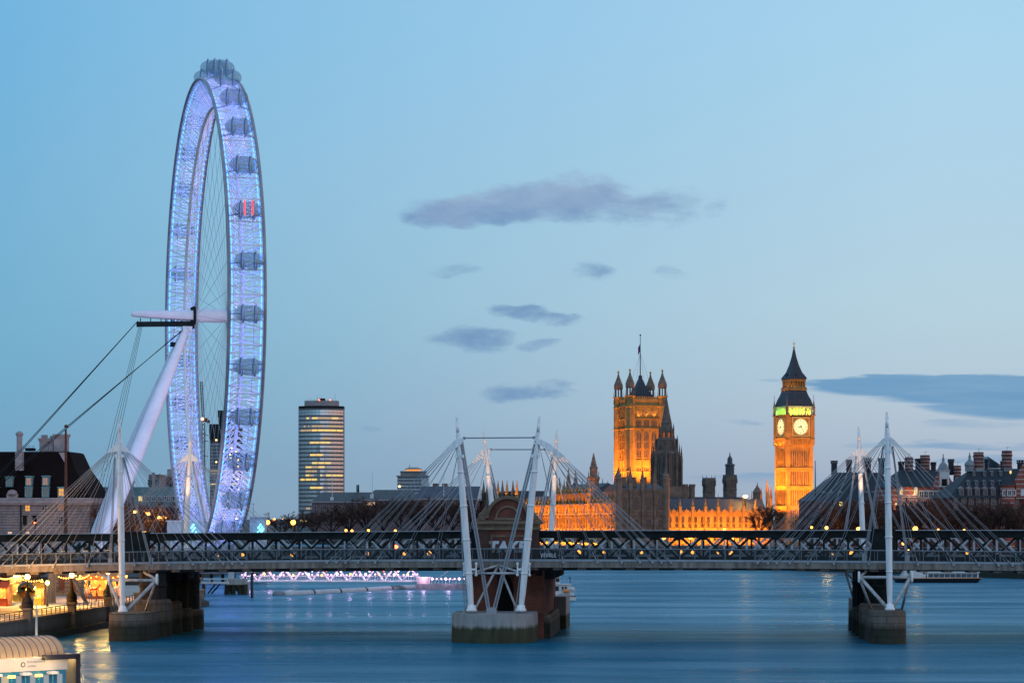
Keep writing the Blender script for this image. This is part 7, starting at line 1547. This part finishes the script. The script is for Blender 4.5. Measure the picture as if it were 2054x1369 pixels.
# ---------------------------------------------------------------- the road bridge farther upstream, seen through the truss
WB = Fr(940, 880, 0, radians(-3)); wb_ = WB.root('road_bridge', 'low grey green arched road bridge seen far through the railway truss', 'road bridge'); a, b_ = -92, 82; zt_ = 5.6; n = 7; sp = (b_-a)/n
for i in range(n):
    x0, x1 = a+sp*i+1.4, a+sp*(i+1)-1.4; pts = [(x0-1.4, zt_-.9), (x0-1.4, 1), (x0, 1)]+[(x0+(x1-x0)*k/12, 1+3.0*sin(pi*k/12)) for k in range(1, 12)]+[(x1, 3), (x1+1.4, 3), (x1+1.4, zt_-.9)]
    for k in range(len(pts)-1): pass
    mb = MB()
    for k in range(12):
        xa, xb = x0+(x1-x0)*k/12, x0+(x1-x0)*(k+1)/12; mb.slab([(xa, 1+3.0*sin(pi*k/12)), (xb, 1+3.0*sin(pi*(k+1)/12)), (xb, zt_-.9), (xa, zt_-.9)], 0, 20)
    mb.build('arch_span', mat('bridge_green', (.13, .16, .15), (.09, .11, .11), scale=.6, rough=.7) if i == 0 else bpy.data.materials['bridge_green'], wb_); MB().box(x0-2.8, x0, -1.5, 21, -1.5, zt_-.9).build('pier', m_stoneg, wb_)
MB().box(a-40, b_+30, -.4, 20.4, zt_-.9, zt_-.2).build('deck', m_greyp, wb_); MB().box(a-40, b_+30, -.3, 0, zt_-.2, zt_+.7).build('parapet', m_stoneg, wb_)

for x, y_, z_, p_ in ((-66, 300, 7, 4200), (-64, 325, 7, 4200), (-63, 350, 6.6, 4200), (-68, 340, 6.5, 3400), (-64, 375, 6, 3000)): light('POINT', (x, y_, z_), p_, (1, .44, .09), sb, shadow_soft_size=.5)  # fill lamps without fixtures, added to lift the glow on the promenade
# ================================================================ street lamps and small lights
def lamp(px_, py, D, label, group, m=m_lamp, r=.5, zb=GZ, name='street_lamp', col=(1, .5, .12), pw=0):
    T = Fr(px_, D, zb); t = T.root(name, label, 'street lamp' if name == 'street_lamp' else 'lamp', group); z = T.z(py)
    MB().lathe(0, 0, [(r*.5, 0), (r*.3, z*.15), (r*.2, z-r)], 8).build('post', m_dark, t); MB().ball((0, 0, z), r, 10).build('globe', m, t)
    if pw: light('POINT', (0, -r*2, z), pw, col, t, shadow_soft_size=r)
    return t
G1 = 'orange street lamps along the far bank'
lamp(537, 1047, 900, 'bright orange street lamp right of the white boarding platform', G1, r=.85, pw=2500)
lamp(588, 1047, 900, 'bright orange street lamp just left of the dark glass tower', G1, r=.95, pw=2500)
lamp(550, 1041, 1200, 'faint orange lamp between the two bright orange street lamps', G1, r=.6)
lamp(568, 1040, 2000, 'tiny orange light on the horizon left of the dark glass tower', G1, r=.7)
for i, (x, y) in enumerate(((694, 1063), (706, 1064), (739, 1063), (793, 1064))): lamp(x, y, 1120, 'small orange lamp before the hospital trees, %s from the glass tower' % ORD[i], G1, r=.6)
for i, (x, y, D_, r) in enumerate(((1241, 1075, 1060, .6), (1331, 1076, 1065, 1.25), (1385, 1076, 1068, 1.15), (1453, 1062, 1085, .75), (1468, 1080, 1070, .9), (1507, 1080, 1070, .5))): lamp(x, y, D_, ['small lamp glimpsed through the truss below the dark corner block', 'brightest orange lamp in front of the palace wing, through the truss', 'second bright orange lamp through the truss below the palace wing', 'orange lamp on top of the truss line before the palace wing', 'orange lamp through the truss below the roof floodlight', 'small orange lamp through the truss near the clock tower tree'][i], G1, r=r, pw=2500 if r > 1 else 0)
for i, (x, y, r) in enumerate(((1628, 1057, .55), (1658, 1058, .75), (1721, 1060, .7), (1725, 1058, .5), (1836, 1060, 1.05), (1882, 1062, .5), (1934, 1063, .5))): lamp(x, y, 742-(x-1640)*.235+4, ['orange lamp at the right foot of the clock tower', 'orange lamp left of the rear right mast, under the first mansion', 'orange lamp beside the rear right mast foot', 'dimmer orange lamp touching the rear right mast foot', 'largest orange lamp right of the front right mast', 'small orange lamp below the white ornate gable', 'small orange lamp below the five white dormers'][i], G1, r=r*.72, zb=5.0, pw=1800 if r > .6 else 0)
T = Fr(1495, 1128, GZ); t = T.root('roof_floodlight', 'blazing floodlight on the roof of the orange palace wing', 'floodlight'); MB().tube((0, 0, 15), (0, 0, T.z(998)), .3, n=6).box(-2.2, 2.2, -.3, .3, T.z(998), T.z(997)).build('bracket', m_dark, t); MB().ball((0, 0, T.z(995)), 1.0, 12, sz=.6).build('lens', glow('roof_flood', (1, .55, .12), 40), t); light('POINT', (0, -3, T.z(993)), 9000, (1, .42, .06), t, shadow_soft_size=1)
for i, (x, y) in enumerate(((227, 1010), (272, 1026), (297, 1030), (320, 1037), (330, 1037), (218, 1038), (203, 1062), (289, 1068))):
    T = Fr(x, 640, GZ); t = T.root('garden_lamp', ('small warm lamp among the garden trees by the wheel, %s from the wheel leg' % ORD[i]) if i < 5 else ['small warm lamp low beside the wheel leg, upper one', 'small warm lamp low beside the wheel leg, lower one', 'small warm lamp low under the far left mast cables'][i-5], 'lamp', 'warm lamps in the garden by the wheel'); z = T.z(y)
    MB().tube((0, 0, 0), (0, 0, z), .08, n=6).build('post', m_dark, t); MB().box(-.5, .5, -.3, .3, z-.3, z+.35).build('lantern', m_lampy if i % 2 else m_lamp, t); light('POINT', (0, -1.2, z), 700, (1, .5, .15), t, shadow_soft_size=.4)
# lamps low on the bridges
def bridge_lamp(x, y, label, m=m_lampy, r=.2, v=38.6, grp='small lamps along the bridge walkway'):
    p = B.p(x, y, v); c, s = cos(BA), sin(BA); t = thing('walkway_lamp', label, 'lamp', (p[0]*c-p[1]*s, 306+p[0]*s+p[1]*c, p[2]-1.6), BA, grp)
    MB().tube((0, 0, -.4), (0, 0, 1.45), .05, n=6).build('post', m_dark, t); MB().box(-.2, .2, .05, .2, 1.4, 1.75).build('housing', m_dark, t); MB().ball((0, -.1, 1.6), r, 8).build('lens', m, t)
LX = [(436, 1113), (487, 1112), (587, 1112), (636, 1110), (658, 1078), (736, 1110), (811, 1110), (836, 1109), (861, 1109)]
for i, (x, y) in enumerate(LX[::-1]): bridge_lamp(x, y, '%s small yellow walkway lamp counting left from the brick pier' % ORD[i], r=.24 if i % 3 else .34)
RX = [(1161, 1107), (1212, 1107), (1287, 1107), (1365, 1107), (1389, 1107), (1441, 1107), (1466, 1108), (1621, 1104), (1670, 1109), (1708, 1109), (1812, 1089), (1821, 1104), (1941, 1107), (2005, 1108)]
for i, (x, y) in enumerate(RX): bridge_lamp(x, y, '%s small yellow walkway lamp counting right from the brick pier' % ORD[i], r=.24 if i % 3 else .34)
bridge_lamp(1329, 1107, 'single green signal lamp on the walkway right of the brick pier', m_lampg, .16)
for k, x in enumerate((793, 798)): bridge_lamp(x, 1096, 'red signal lamp behind the truss left of the brick pier, %s of a close pair' % ('left' if k == 0 else 'right'), m_lampr, .3, 36)
random.seed(21)
